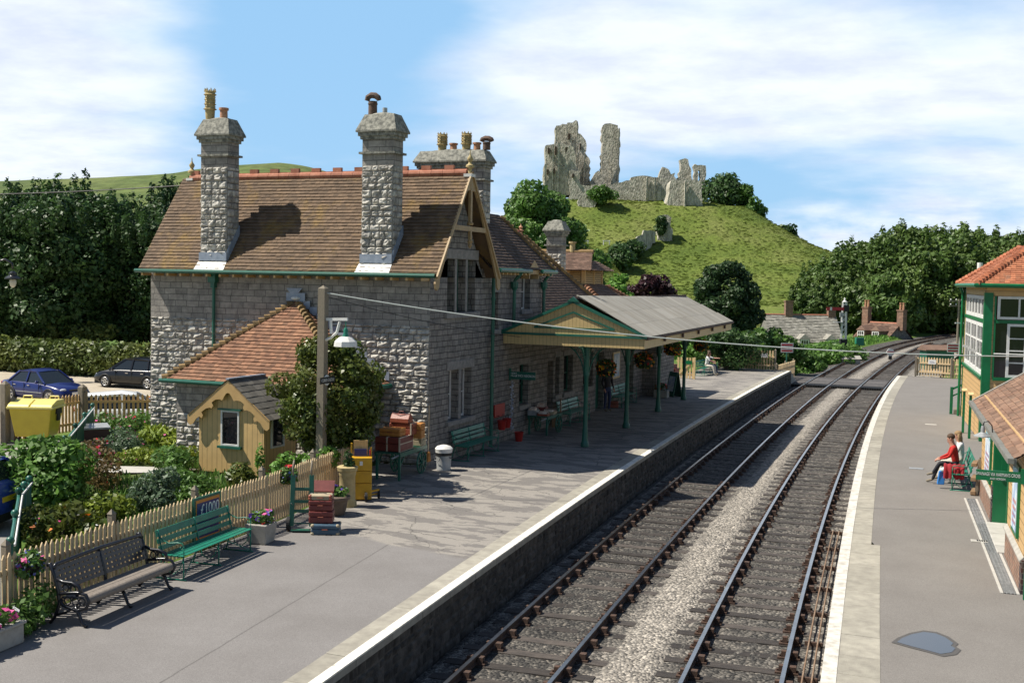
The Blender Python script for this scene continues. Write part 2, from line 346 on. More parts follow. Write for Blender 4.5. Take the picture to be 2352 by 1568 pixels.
M['maroon'] = mat('maroon_leather', (.13, .022, .018), .5, (.18, .035, .028), 7, .5, bump=.15)
M['brownl'] = mat('brown_leather', (.22, .055, .03), .45, (.28, .08, .045), 7, .5, bump=.15)
M['orangel'] = mat('tan_leather', (.50, .22, .05), .5, (.42, .17, .04), 7, .5, bump=.15)
M['strap'] = mat('pale_strap', (.5, .42, .32), .6)
M['bluecase'] = mat('blue_fibre', (.035, .075, .115), .6, (.05, .10, .15), 8, .5)
M['creamcase'] = mat('cream_canvas', (.42, .36, .24), .8, (.34, .28, .18), 6, .5)
M['terra'] = mat('brown_stoneware', (.10, .07, .055), .8, (.15, .11, .08), 6, .5)
M['slab'] = mat('flagstones', (.40, .385, .35), .9, (.48, .46, .42), 4, .5, island=.12)
M['brick'] = ashlar_mat('brown_brick', (.30, .14, .085), (.22, .12, .08), (.30, .27, .22), .23, .075, .3, .01)
M['bluebrick'] = ashlar_mat('blue_brick', (.035, .03, .045), (.12, .05, .035), (.2, .17, .14), .23, .1, .3, .008)
M['bin'] = mat('brown_plastic', (.085, .035, .03), .5)
M['skin'] = mat('skin', (.50, .27, .19), .55, (.44, .22, .15), 9, .5)
M['cable'] = mat('grey_cable', (.42, .46, .44), .6)
M['poster'] = mat('poster_paper', (.62, .68, .72), .7, (.35, .45, .60), 3.2, .5, det=2, ramp=(.45, .56))
M['navy'] = mat('navy_enamel', (.02, .025, .14), .35)
M['orange'] = mat('orange_enamel', (.60, .22, .03), .4)
def pm(name, c, **k):
    if name not in M: M[name] = mat(name, c, **k)
    return M[name]
def leafm(name, c1, c2, isl=.35, obj=.12, rough=.5, trans=.28, ns=1.2): 
    M[name] = mat(name, c1, rough, c2, ns, .5, island=isl, obj=obj, trans=trans, spec=.35); return M[name]
leafm('leaf_dark', (.042, .088, .026), (.066, .128, .036))
leafm('leaf_mid', (0.076, 0.157, 0.032), (0.119, 0.224, 0.045))
leafm('leaf_wood', (.072, .132, .028), (.12, .18, .042), ns=.25)
leafm('leaf_bright', (0.093, 0.200, 0.032), (0.144, 0.280, 0.048))
leafm('leaf_yellow', (0.146, 0.213, 0.025), (0.225, 0.275, 0.031))
leafm('leaf_olive', (.075, .118, .022), (.120, .128, .03), rough=.35)
leafm('leaf_purple', (0.037, 0.014, 0.020), (0.058, 0.022, 0.028))
leafm('leaf_blue', (.085, .14, .075), (.11, .165, .095))
leafm('leaf_hedge', (0.085, 0.136, 0.032), (0.170, 0.200, 0.048), ns=.5)
leafm('leaf_yew', (0.024, 0.054, 0.019), (0.044, 0.083, 0.026))
leafm('leaf_russet', (0.133, 0.088, 0.037), (0.172, 0.125, 0.044))
M['bark'] = mat('bark', (.07, .055, .04), .9, (.12, .10, .075), 10, .5, bump=.5)
for nm, c in (('petal_red', (.62, .03, .03)), ('petal_pink', (.68, .09, .30)), ('petal_white', (.8, .8, .78)), ('petal_violet', (.19, .09, .50)), ('petal_blue', (.16, .18, .55)), ('petal_orange', (.75, .20, .02)), ('petal_yellow', (.78, .52, .03))): M[nm] = mat(nm, c, .6, island=.2, trans=.2)
# ------------------------------------------------------------------ shape builders
RND = random.Random(7)
def clip_range(poly, s):
    xs = []
    n = len(poly)
    for i in range(n):
        (a0, s0), (a1, s1) = poly[i], poly[(i+1) % n]
        if (s0 <= s < s1) or (s1 <= s < s0): xs.append(a0+(a1-a0)*(s-s0)/(s1-s0))
    return (min(xs), max(xs)) if len(xs) >= 2 else None
def tiles(mb, O, A, S, poly, w=.165, g=.128, th=.026, jit=.010, m=0, sag=.0, rnd=RND):
    O = Vector(O); A = Vector(A).normalized(); S = Vector(S).normalized(); Nn = A.cross(S)
    if Nn.z < 0: Nn = -Nn
    mb.add([O+A*a+S*s-Nn*.02 for a, s in poly], [tuple(range(len(poly)))], m)
    smin = min(q[1] for q in poly); smax = max(q[1] for q in poly); s = smin; k = 0
    while s < smax-.01:
        r = clip_range(poly, min(s+g*.5, smax-.004)); s1 = min(s+g+.012, smax)
        if r:
            a = r[0]; x = r[0]-(w*.5 if k % 2 else 0)-w*rnd.random()*.1
            while x < r[1]-.01:
                x0 = max(x, r[0]); x1 = min(x+w-.004, r[1]); j = rnd.random()*jit; j2 = rnd.random()*jit; ds = (rnd.random()-.5)*jit*1.5
                if x1-x0 > .015:
                    p = [O+A*x0+S*(s+ds)+Nn*(th+j), O+A*x1+S*(s+ds)+Nn*(th+j2), O+A*x1+S*s1+Nn*.004, O+A*x0+S*s1+Nn*.004, O+A*x0+S*(s+ds)-Nn*.005, O+A*x1+S*(s+ds)-Nn*.005]
                    mb.add(p, [(0, 1, 2, 3), (4, 5, 1, 0)], m)
                x += w
        s += g; k += 1
def tri_dir(O, A, P):    # up-slope unit vector of the plane through O, along A and through P
    O = Vector(O); A = Vector(A).normalized(); d = Vector(P)-O; d = d-A*d.dot(A); return d.normalized()
def roof_plane(mb, pts, **k):     # pts: eave start, eave end, then the rest of a planar outline
    O = Vector(pts[0]); A = (Vector(pts[1])-O).normalized(); S = tri_dir(O, A, pts[2])
    tiles(mb, O, A, S, [((Vector(p)-O).dot(A), (Vector(p)-O).dot(S)) for p in pts], **k)
def hip_tiles(mb, a, b, r=.11, step=.2, m=0):
    r *= 1.25
    a = Vector(a); b = Vector(b); d = (b-a); n = int(d.length/step); d = d.normalized()
    for i in range(n):
        p = a+d*(i*step); j = RND.random()*.012
        mb.tube([p-Vector((0, 0, .0-j)), p+d*(step*1.15)-Vector((0, 0, .06))], [r, r*.72], 8, m)
def rockface(mb, O, A, Wd, H, Nn, depth=.05, rmin=.15, rmax=.25, wmin=.22, wmax=.5, holes=(), m=0, rnd=RND, nx=4, ny=3, quoin=True):
    O = Vector(O); A = Vector(A).normalized(); Nn = Vector(Nn).normalized(); Z = Vector((0, 0, 1)); z = 0
    while z < H-.05:
        h = min(rnd.uniform(rmin, rmax), H-z)
        if H-z-h < .07: h = H-z
        a = 0; row = 0
        while a < Wd-.02:
            w = rnd.uniform(wmin, wmax)
            if Wd-a-w < wmin*.6: w = Wd-a
            ca, cz = a+w/2, z+h/2
            if not any(x0-.02 < ca < x1+.02 and y0-.02 < cz < y1+.02 for x0, x1, y0, y1 in holes):
                g = .009; base = rnd.uniform(.35, 1)*depth; tx = rnd.uniform(-.5, .5)*depth; tz = rnd.uniform(-.5, .5)*depth; vs = []
                for j in range(ny+1):
                    for i in range(nx+1):
                        fi, fj = i/nx, j/ny; e = (i in (0, nx)) or (j in (0, ny))
                        d = -.004 if e else max(.008, base+tx*(fi-.5)+tz*(fj-.5)+rnd.uniform(-.55, .55)*depth)
                        fx = min(max(fi+(0 if e else rnd.uniform(-.06, .06)), 0), 1)
                        if i == 1: fx = max(.06, fx*.6)
                        if i == nx-1: fx = 1-max(.06, (1-fx)*.6)
                        fz = fj
                        if j == 1 and ny > 2: fz = .22
                        if j == ny-1 and ny > 2: fz = .8
                        vs.append(O+A*(a+g+fx*(w-2*g))+Z*(z+g+fz*(h-2*g))+Nn*d)
                mb.add(vs, [(j*(nx+1)+i, j*(nx+1)+i+1, (j+1)*(nx+1)+i+1, (j+1)*(nx+1)+i) for j in range(ny) for i in range(nx)], m)
            a += w
        z += h
def wall_holes(mb, O, A, Nn, a0, a1, z0, z1, holes, th=.35, m=0, mr=None):
    O = Vector(O); A = Vector(A); Nn = Vector(Nn); Z = Vector((0, 0, 1)); mr = m if mr is None else mr
    xs = sorted({a0, a1, *[h[0] for h in holes], *[h[1] for h in holes]}); zs = sorted({z0, z1, *[h[2] for h in holes], *[h[3] for h in holes]})
    P = lambda a, z, d=0: O+A*a+Z*z-Nn*d
    for i in range(len(xs)-1):
        for j in range(len(zs)-1):
            ca, cz = (xs[i]+xs[i+1])/2, (zs[j]+zs[j+1])/2
            if any(h[0] < ca < h[1] and h[2] < cz < h[3] for h in holes): continue
            mb.quad(P(xs[i], zs[j]), P(xs[i+1], zs[j]), P(xs[i+1], zs[j+1]), P(xs[i], zs[j+1]), m)
    for h in holes:
        a, b, c, d = h[:4]
        for (p, q) in (((a, c), (b, c)), ((b, c), (b, d)), ((b, d), (a, d)), ((a, d), (a, c))): mb.quad(P(*p), P(*q), P(*q, th), P(*p, th), mr)
def window(parent, O, A, Nn, a0, a1, z0, z1, rec=.2, fr='white', nx=2, ny=2, fw=.06, bw=.028, name='window', pane='glass', label=None):
    O = Vector(O); A = Vector(A); Nn = Vector(Nn); Z = Vector((0, 0, 1)); mb = MB(); P = lambda a, z, d: O+A*a+Z*z-Nn*d
    def bar(p, q, w): mb.beam(P(*p, rec), P(*q, rec), .05, w, 0, up=A if abs(p[0]-q[0]) < 1e-6 else Z)
    def vb(a, w): mb.beam(P(a, z0, rec), P(a, z1, rec), w, .05, 0, up=Nn)
    def hb(z, w): mb.beam(P(a0+fw/2, z, rec), P(a1-fw/2, z, rec), .048, w, 0, up=Z)
    vb(a0+fw/2, fw); vb(a1-fw/2, fw); hb(z0+fw/2, fw-.002); hb(z1-fw/2, fw-.002)
    for i in range(1, nx): vb(a0+fw+(a1-a0-2*fw)*i/nx, bw)
    for j in range(1, ny): hb(z0+fw+(z1-z0-2*fw)*j/ny, bw)
    o = mb.build(name, M[fr], parent)
    g = MB(); g.quad(P(a0+.01, z0+.01, rec+.012), P(a1-.01, z0+.01, rec+.012), P(a1-.01, z1-.01, rec+.012), P(a0+.01, z1-.01, rec+.012)); g.build('pane', M[pane], o)
    if label: o['label'] = label
    return o
def leaf_arrays(blobs, n, size, rng, up=.35, elong=1.6, shell=.16, inner=.25, jit=.35):
    B = np.array([[*b[0], *(b[1] if hasattr(b[1], '__len__') else (b[1],)*3)] for b in blobs], float)
    A = (B[:, 3]*B[:, 4]+B[:, 4]*B[:, 5]+B[:, 3]*B[:, 5]); pr = A/A.sum(); k = rng.choice(len(B), n, p=pr)
    d = rng.normal(size=(n, 3)); d /= np.linalg.norm(d, axis=1)[:, None]
    r = 1-np.abs(rng.normal(0, shell, n)); q = rng.random(n) < inner; r[q] = rng.random(q.sum())**.5; r = np.clip(r, .05, 1.1)
    c = B[k, :3]+d*r[:, None]*B[k, 3:]
    nm = d+rng.normal(0, .75, (n, 3))+np.array([0, 0, up]); nm /= np.linalg.norm(nm, axis=1)[:, None]
    t = np.cross(nm, rng.normal(size=(n, 3))); t /= np.linalg.norm(t, axis=1)[:, None]; b = np.cross(nm, t)
    s = size*np.exp(np.clip(rng.normal(0, jit, n), -1, .5))[:, None]
    V = np.stack([c-t*s*elong*.5, c+b*s*.5+t*s*.1, c+t*s*elong*.5+nm*s*.1, c-b*s*.5+t*s*.1], 1).reshape(-1, 3)
    F = np.arange(n*4).reshape(n, 4)
    return V, F
def foliage(name, m, blobs, n, size, seed, parent=None, loc=None, **k):
    V, F = leaf_arrays(blobs, n, size, np.random.default_rng(seed), **k)
    return npmesh(name, V, F, M[m], parent, loc)
def crown_blobs(R, H, seed, base=.3, n=26, sub=.34, squash=1.0, lean=0, spikes=0):
    rr = random.Random(seed); out = [((0, 0, base*H+(1-base)*H*.5), (R*.68, R*.68, (1-base)*H*.40))]
    for i in range(n):
        a = rr.random()*2*pi; z = rr.uniform(-.9, 1); q = sqrt(max(0, 1-z*z))*rr.uniform(.72, .98)
        s = R*sub*rr.uniform(.6, 1.25)
        out.append(((R*.78*q*cos(a)+lean*z*R, R*.78*q*sin(a), base*H+(1-base)*H*(.5+.42*z)), (s, s, s*.8*squash)))
    for i in range(spikes):
        a = rr.random()*6.28; q = rr.random()**.6*R*.85; out.append(((q*cos(a), q*sin(a), H*.80+(1-q/R)*H*.20+rr.uniform(-.2, .5)), (R*.09, R*.09, R*rr.uniform(.22, .42))))
    return out
def tree(name, label, loc, R, H, lm, seed, n=9000, size=.2, cat='tree', group=None, base=.25, trunk=.18, sub=.34, nb=26, proto=None, sc=1, limbs=5, spikes=0, **k):
    t = thing(name, label, cat, loc, group=group); rr = random.Random(seed)
    if proto is not None:
        for ch in proto.children: c = ch.copy(); C.objects.link(c); c.parent = t
        t.scale = (sc*rr.uniform(.92, 1.08), sc*rr.uniform(.92, 1.08), sc*rr.uniform(.94, 1.06)); t.rotation_euler = (0, 0, rr.random()*6.28); return t
    tb = MB(); h0 = base*H
    tb.tube([(0, 0, -.3), (rr.uniform(-.05, .05)*R, 0, h0*.6), (rr.uniform(-.08, .08)*R, rr.uniform(-.06, .06)*R, h0*1.3), (0, 0, H*.72)], [trunk*1.25, trunk, trunk*.8, trunk*.2], 8)
    for i in range(limbs):
        a = i*2*pi/limbs+rr.random(); z = h0*rr.uniform(.9, 1.5); q = R*rr.uniform(.5, .75)
        tb.tube([(0, 0, z), (q*.5*cos(a), q*.5*sin(a), z+(H-z)*.28), (q*cos(a), q*sin(a), z+(H-z)*.55)], [trunk*.55, trunk*.36, trunk*.1], 6)
    tb.build('trunk', M['bark'], t, smooth='all')
    foliage('crown', lm, crown_blobs(R, H, seed, base, nb, sub, spikes=spikes), n, size, seed, t, **k)
    return t
def bush(name, label, loc, blobs, lm, n, size, seed, cat='shrub', group=None, flowers=None, **k):
    t = thing(name, label, cat, loc, group=group); sb = MB(); rr = random.Random(seed)
    for b in blobs[:6]: sb.tube([(0, 0, -.05), (b[0][0]*.5+rr.uniform(-.1, .1), b[0][1]*.5, b[0][2]*.5), b[0]], [.03, .022, .008], 5)
    sb.build('stem', M['bark'], t); foliage('foliage', lm, blobs, n, size, seed, t, **k)
    if flowers:
        for fm, cnt, fs in flowers:
            V, F = leaf_arrays(blobs, cnt, fs, np.random.default_rng(seed+11+cnt), shell=.05, inner=0, elong=1.1, up=.8)
            npmesh('blossom', V+np.repeat(np.random.default_rng(cnt).normal(0, .01, (cnt, 3)), 4, 0), F, M[fm], t)
    return t
def flower_clump(n, R, H, seed, h0=.0): 
    rr = random.Random(seed); return [((rr.uniform(-R, R)*.7, rr.uniform(-R, R)*.7, h0+H*rr.uniform(.35, .75)), (R*rr.uniform(.3, .5), R*rr.uniform(.3, .5), H*rr.uniform(.25, .45))) for _ in range(n)]
# ------------------------------------------------------------------ benches
def slat_bench(label, loc, rz, Ln=2.4, group='green slatted platform benches', name='slatted_bench', m='bgreen'):
    """local x = along the bench, sitter faces -y"""
    t = thing(name, label, 'bench', loc, rz, group)
    for i, y in enumerate((-.22, -.10, .02)): MB().box(-Ln/2, Ln/2, y-.05, y+.05, .425+.012*(i == 0), .45, 0).build('seat_slat', M[m], t, bev=.006)
    MB().beam((-Ln/2, .12, .445), (Ln/2, .12, .445), .075, .022).build('seat_slat', M[m], t)
    for z, h in ((.54, .085), (.665, .085), (.80, .12)):
        y = .20+(z-.45)*.22; MB().beam((-Ln/2, y, z), (Ln/2, y, z), .024, h, 0, up=(0, .22, 1)).build('back_slat', M[m], t, bev=.005)
    for x in (-Ln/2+.06, 0, Ln/2-.06):
        f = MB()
        f.tube([(x, -.24, 0), (x, -.25, .2), (x, -.24, .42)], .014, 6); f.tube([(x, .30, 0), (x, .24, .2), (x, .17, .42), (x, .215, .6), (x, .285, .87)], .014, 6)
        f.tube([(x, -.26, .42), (x, .18, .425)], .013, 6); f.tube([(x, -.3, .008), (x, .36, .008)], .014, 6)
        f.tube([(x, -.24, .40), (x, -.17, .2), (x, -.05, .1), (x, .1, .16), (x, .16, .40)], .010, 6)
        f.build('leg_frame', M[m], t, smooth='all')
        if x:
            a = MB(); a.tube([(x, .25, .74), (x, .17, .68), (x, .05, .64), (x, -.12, .665), (x, -.22, .655), (x, -.255, .60), (x, -.22, .55), (x, -.18, .57), (x, -.19, .60)], .011, 6); a.tube([(x, -.25, .60), (x, -.25, .44)], .010, 6); a.build('armrest', M[m], t, smooth='all')
            b = MB(); s = 1 if x < 0 else -1; b.tube([(x, -.24, .03), (x+s*.75, -.05, .41)], .009, 6); b.build('brace', M[m], t)
    return t
# ------------------------------------------------------------------ cars
def car(name, label, loc, rz, paint, Ln=4.1, Wd=1.7, H=1.42, kind='saloon', group=None):
    """local x = forward; built from a lofted body with a separate glasshouse"""
    t = thing(name, label, 'car', loc, rz, group); L2 = Ln/2; pmn = paint
    if kind == 'saloon': prof = [(-1, .34, .62), (-.985, .3, .83), (-.93, .27, .90), (-.66, .25, .93), (-.40, .24, .93), (.20, .24, .91), (.42, .24, .87), (.62, .24, .82), (.80, .25, .76), (.93, .28, .68), (.985, .32, .58), (1, .38, .50)]
    else: prof = [(-1, .36, .70), (-.985, .3, .92), (-.94, .27, .97), (-.66, .25, .97), (-.35, .24, .96), (.20, .24, .95), (.45, .24, .92), (.62, .24, .88), (.80, .25, .79), (.93, .28, .70), (.985, .32, .60), (1, .38, .52)]
    b = MB(); sec = []
    for (x, zb, zt) in prof:
        e = 1-max(0, abs(x)-.80)*.75; hw = Wd/2*e; X = x*L2
        sec.append([(X, -hw*.90, zb), (X, -hw*.99, zb+.12), (X, -hw, (zb+zt)*.5+.02), (X, -hw*.95, zt-.07), (X, -hw*.86, zt), (X, 0, zt+.03), (X, hw*.86, zt), (X, hw*.95, zt-.07), (X, hw, (zb+zt)*.5+.02), (X, hw*.99, zb+.12), (X, hw*.90, zb)])
    n = 11; vs = [p for s in sec for p in s]; fs = []
    for i in range(len(sec)-1):
        for j in range(n-1): fs.append((i*n+j, i*n+j+1, (i+1)*n+j+1, (i+1)*n+j))
        fs.append((i*n+n-1, i*n, (i+1)*n, (i+1)*n+n-1))
    fs.append(tuple(range(n))); fs.append(tuple((len(sec)-1)*n+j for j in range(n-1, -1, -1)))
    b.add(vs, fs); b.build('body', M[paint], t, smooth='all')
    # greenhouse: glass loft, with roof and pillars in body colour
    if kind == 'saloon': gp = [(-.70, .90), (-.44, H-.02), (-.10, H+.02), (.10, H-.01), (.46, .86)]
    else: gp = [(-.93, .94), (-.80, H-.05), (-.15, H+.02), (.10, H-.02), (.52, .90)]
    (x0, z0), (x1, z1), (xm, zm), (x2, z2), (x3, z3) = gp; wb = Wd/2*.90; wt = Wd/2*.66
    g = MB(); q = [(x0*L2, wb, z0), (x1*L2, wt, z1-.05), (x2*L2, wt, z2-.05), (x3*L2, wb, z3)]
    for s in (-1, 1): g.add([(x, s*y, z) for x, y, z in q], [(0, 1, 2, 3)])
    g.add([(x, s*y, z) for s in (-1, 1) for x, y, z in q], [(0, 1, 5, 4), (1, 2, 6, 5), (2, 3, 7, 6)])
    g.build('window_glass', M['cglass'], t)
    r = MB(); rp = [(x1*L2-.04, z1-.05), (x1*L2+.12, z1+.0), (xm*L2, zm+.02), (x2*L2-.12, z2+.005), (x2*L2+.02, z2-.05)]; vs = []
    for x, z in rp:
        vs += [(x, -wt-.015, z-.03 if x in (rp[0][0], rp[-1][0]) else z-.045), (x, -wt*.8, z), (x, 0, z+.02), (x, wt*.8, z), (x, wt+.015, z-.03 if x in (rp[0][0], rp[-1][0]) else z-.045)]
    r.add(vs, [(i*5+j, i*5+j+1, (i+1)*5+j+1, (i+1)*5+j) for i in range(4) for j in range(4)]); r.build('roof', M[paint], t, smooth='all')
    p = MB()
    for s in (-1, 1):
        e = .012*s
        p.beam((x0*L2, s*wb+e, z0), (x1*L2, s*wt+e, z1-.04), .05, .09, 0, up=(1, 0, .3)); p.beam((x3*L2, s*wb+e, z3), (x2*L2, s*wt+e, z2-.04), .05, .075, 0, up=(1, 0, .3))
        xa, xb = -.12*L2, (-.13)*L2
        p.beam((xa, s*wb+e, .92), (xb, s*wt+e, H-.04), .04, .08, 0, up=(1, 0, 0)); p.beam((x1*L2, s*wt+e, z1-.04), (x2*L2, s*wt+e, z2-.04), .05, .05)
        if kind != 'saloon': p.beam((-.60*L2, s*wb+e, .95), (-.56*L2, s*wt+e, H-.05), .04, .07, 0, up=(1, 0, 0))
    p.build('pillar', M[paint], t)
    wx = Ln*.305
    for x in (-wx, wx):
        for s in (-1, 1):
            w = MB(); y = s*(Wd/2-.09)
            def ring(r0, r1, y0, y1, m): 
                nn = 20; vs = []
                for k in range(nn):
                    a = 2*pi*k/nn; vs += [(x+r0*cos(a), y0, .31+r0*sin(a)), (x+r1*cos(a), y1, .31+r1*sin(a))]
                w.add(vs, [(2*k, 2*((k+1) % nn), 2*((k+1) % nn)+1, 2*k+1) for k in range(nn)], m)
            ring(.31, .31, y-s*.09, y+s*.085, 0); ring(.31, .27, y+s*.085, y+s*.10, 0); ring(.27, .2, y+s*.10, y+s*.095, 0); ring(.31, .01, y-s*.09, y-s*.09, 0)
            wo = w.build('wheel', M['tyre'], t)
            a = MB()
            nn = 20; a.add([(x, y+s*.07, .31)]+[(x+.2*cos(2*pi*k/nn), y+s*.07, .31+.2*sin(2*pi*k/nn)) for k in range(nn)], [(0, k+1, (k+1) % nn+1) for k in range(nn)], 1)
            for k in range(6):
                an = k*pi/3+.2; a.beam((x+.03*cos(an), y+s*.092, .31+.03*sin(an)), (x+.195*cos(an), y+s*.094, .31+.195*sin(an)), .02, .062, 0, up=(-sin(an), 0, cos(an)))
            a.tube([(x+.2*cos(2*pi*k/nn), y+s*.09, .31+.2*sin(2*pi*k/nn)) for k in range(nn+1)], .018, 5); a.build('rim', [M['alloy'], M['black']], wo)
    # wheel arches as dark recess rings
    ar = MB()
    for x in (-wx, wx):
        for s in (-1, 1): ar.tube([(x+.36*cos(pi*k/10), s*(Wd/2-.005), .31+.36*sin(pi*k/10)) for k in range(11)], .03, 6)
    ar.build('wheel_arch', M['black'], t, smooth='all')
    for s in (-1, 1):
        hm = MB(); hm.ball((L2*.90, s*Wd*.335, .645), (.13, .17, .075), 10); hm.build('headlight', M['headlamp'], t, smooth='all')
        hm = MB(); hm.ball((-L2*.96, s*Wd*.37, .78 if kind == 'saloon' else .92), (.07, .12, .09), 8); hm.build('tail_light', M['taillamp'], t, smooth='all')
        mi = MB(); mi.ball((x3*L2-.35, s*(Wd/2+.07), .95), (.07, .1, .07), 8); mi.build('wing_mirror', M[paint], t, smooth='all')
        for xd in (-.02*L2, -.46*L2): dh = MB(); dh.box(xd-.08, xd+.08, s*(Wd/2-.012), s*(Wd/2+.012), .76, .79); dh.build('door_handle', M['chrome'] if paint != 'car_white' else M['black'], t)
        st = MB(); st.box(-L2*.42, L2*.40, s*(Wd/2-.01), s*(Wd/2+.012), .47, .50); st.build('trim_strip', M['galv'] if kind == 'saloon' else M['black'], t)
        dl = MB()
        for xd in (-.16*L2, .30*L2, -.52*L2): dl.box(xd-.006, xd+.006, s*(Wd/2-.02), s*(Wd/2+.004), .40, .88)
        dl.build('door_seam', M['black'], t)
    pl = MB(); pl.box(L2*.985, L2*1.012, -.26, .26, .44, .55); pl.build('number_plate', M['white'], t)
    pl = MB(); pl.box(-L2*1.01, -L2*.985, -.26, .26, .58, .69); pl.build('number_plate', M['petal_yellow'], t)
    gr = MB(); gr.box(L2*.955, L2*.99, -.34, .34, .60, .67); gr.build('grille', M['black'], t)
    bm_ = MB(); bm_.box(-L2*.995, L2*.985, -Wd*.40, Wd*.40, .17, .34); bm_.build('underside', M['black'], t)
    return t
for nm, c in (('car_blue', (.008, .016, .11)), ('car_black', (.006, .006, .008)), ('car_white', (.82, .83, .84)), ('car_green', (.02, .03, .03)), ('car_bluehatch', (.018, .045, .27))): M[nm] = mat(nm, c, .3, coat=.5, spec=.35)
M['headlamp'] = mat('headlamp_glass', (.45, .47, .5), .08, spec=.8); M['taillamp'] = mat('tail_lamp', (.35, .01, .01), .15)
# ------------------------------------------------------------------ people
def person(label, loc, rz, J, cloth, hairm, hair=None, group=None, extra=()):
    """J: joint positions (local, z up, faces -y). cloth(co) -> material name per face."""
    t = thing('person', label, 'person', loc, rz, group)
    E_ = [('pel', 'chest'), ('chest', 'neck'), ('neck', 'chin'), ('chin', 'crown')]
    for s in 'LR': E_ += [('pel', 'hip'+s), ('hip'+s, 'kn'+s), ('kn'+s, 'an'+s), ('an'+s, 'toe'+s), ('chest', 'sh'+s), ('sh'+s, 'el'+s), ('el'+s, 'wr'+s), ('wr'+s, 'pa'+s)]
    Rr = dict(pel=(.145, .11), chest=(.16, .115), neck=(.055, .055), chin=(.075, .085), crown=(.082, .095), hip=(.095, .09), kn=(.062, .062), an=(.042, .042), toe=(.038, .032), sh=(.066, .066), el=(.046, .046), wr=(.030, .028), pa=(.034, .018))
    J = dict(J); dirs = {}
    for s in 'LR':
        w, e = Vector(J['wr'+s]), Vector(J['el'+s]); d = (w-e).normalized(); dirs[s] = d
        if 'pa'+s not in J: J['pa'+s] = tuple(w+d*.07)
        a = Vector(J['an'+s]); k = Vector(J['kn'+s])
        if 'toe'+s not in J: J['toe'+s] = (a.x, a.y-.17, a.z-.055)
    c = Vector(J['chin']); up = (Vector(J['crown'])-c).normalized(); fwd = Vector(J.get('face', (0, -1, 0))).normalized()
    names = ['pel', 'chest', 'neck', 'chin', 'crown']+[k+s for s in 'LR' for k in ('hip', 'kn', 'an', 'toe', 'sh', 'el', 'wr', 'pa')]
    vs = [Vector(J[k]) for k in names]; ed = [(names.index(a), names.index(b)) for a, b in E_]; rad = [Rr.get(k, Rr.get(k[:-1])) for k in names]
    i = len(vs); vs.append(c+up*.05+fwd*.105); rad.append((.018, .02)); ed.append((names.index('chin'), i))     # nose
    for s in 'LR':       # five fingers
        pa = Vector(J['pa'+s]); d = dirs[s]; sd = d.cross(Vector((0, 0, 1)))
        sd = sd.normalized() if sd.length > .1 else Vector((1, 0, 0)); dn = sd.cross(d).normalized()
        if dn.z > 0: dn = -dn
        for f, (o, ln) in enumerate(((-.030, .065), (-.010, .078), (.010, .072), (.028, .058), (.045, .045))):
            p1 = pa+sd*o+d*(.03 if f < 4 else -.02); p2 = p1+d*ln*.55+dn*.012+(sd*.02 if f == 4 else Vector()); p3 = p2+d*ln*.35+dn*.025
            b0 = len(vs); vs += [p1, p2, p3]; rad += [(.010, .010), (.009, .009), (.007, .007)]; ed += [(names.index('pa'+s), b0), (b0, b0+1), (b0+1, b0+2)]
    me = bpy.data.meshes.new('tmp'); me.from_pydata(vs, ed, []); o = bpy.data.objects.new('tmp', me); C.objects.link(o)
    o.modifiers.new('skin', 'SKIN'); o.modifiers.new('sub', 'SUBSURF').levels = 1
    for k, r in enumerate(rad): me.skin_vertices[0].data[k].radius = r
    me.skin_vertices[0].data[0].use_root = True
    bpy.context.view_layer.update(); ev = bpy.data.meshes.new_from_object(o.evaluated_get(bpy.context.evaluated_depsgraph_get())); bpy.data.objects.remove(o)
    ev.name = 'body'; used = []
    bones = [(Vector(J[a]), Vector(J[b]), a, b) for a, b in E_]
    ev.materials.clear(); mi = []
    for p in ev.polygons:
        q = p.center; best = None
        for a, b, na, nb in bones:
            tt = max(0, min(1, (q-a).dot(b-a)/max(1e-6, (b-a).length_squared))); dd = (q-(a+(b-a)*tt)).length
            if best is None or dd < best[0]: best = (dd, na, nb, tt)
        mn = cloth(best[1], best[2], best[3])
        if mn not in used: used.append(mn); ev.materials.append(M[mn])
        mi.append(used.index(mn))
    ev.polygons.foreach_set('material_index', mi); ev.polygons.foreach_set('use_smooth', [True]*len(ev.polygons))
    bo = bpy.data.objects.new('body', ev); C.objects.link(bo); bo.parent = t
    hd = c+up*.06; sdv = fwd.cross(up).normalized()
    for s in (-1, 1): e = MB(); e.ball(hd+fwd*.088+sdv*.032*s+up*.012, .012, 6); e.build('eye', M['black'], t); e = MB(); e.ball(hd+sdv*.085*s-up*.01, (.018, .022, .032), 6); e.build('ear', M['skin'], t, smooth='all')
    mo = MB(); mo.ball(hd+fwd*.09-up*.055, (.022, .014, .007), 6); mo.build('mouth', M['taillamp'], t)
    hb = MB(); hb.ball(hd-fwd*.018+up*.045, (.098, .105, .088), 12)
    if hair == 'long':
        for kk in range(9):
            an = (kk-4)*.33; hb.tube([hd-fwd*(.07*cos(an))+sdv*(.08*sin(an))+up*.05, hd-fwd*(.09*cos(an))+sdv*(.095*sin(an))-up*.1, hd-fwd*(.10*cos(an))+sdv*(.09*sin(an))-up*.22], [.03, .035, .012], 6)
    hb.build('hair', M[hairm], t, smooth='all')
    return t
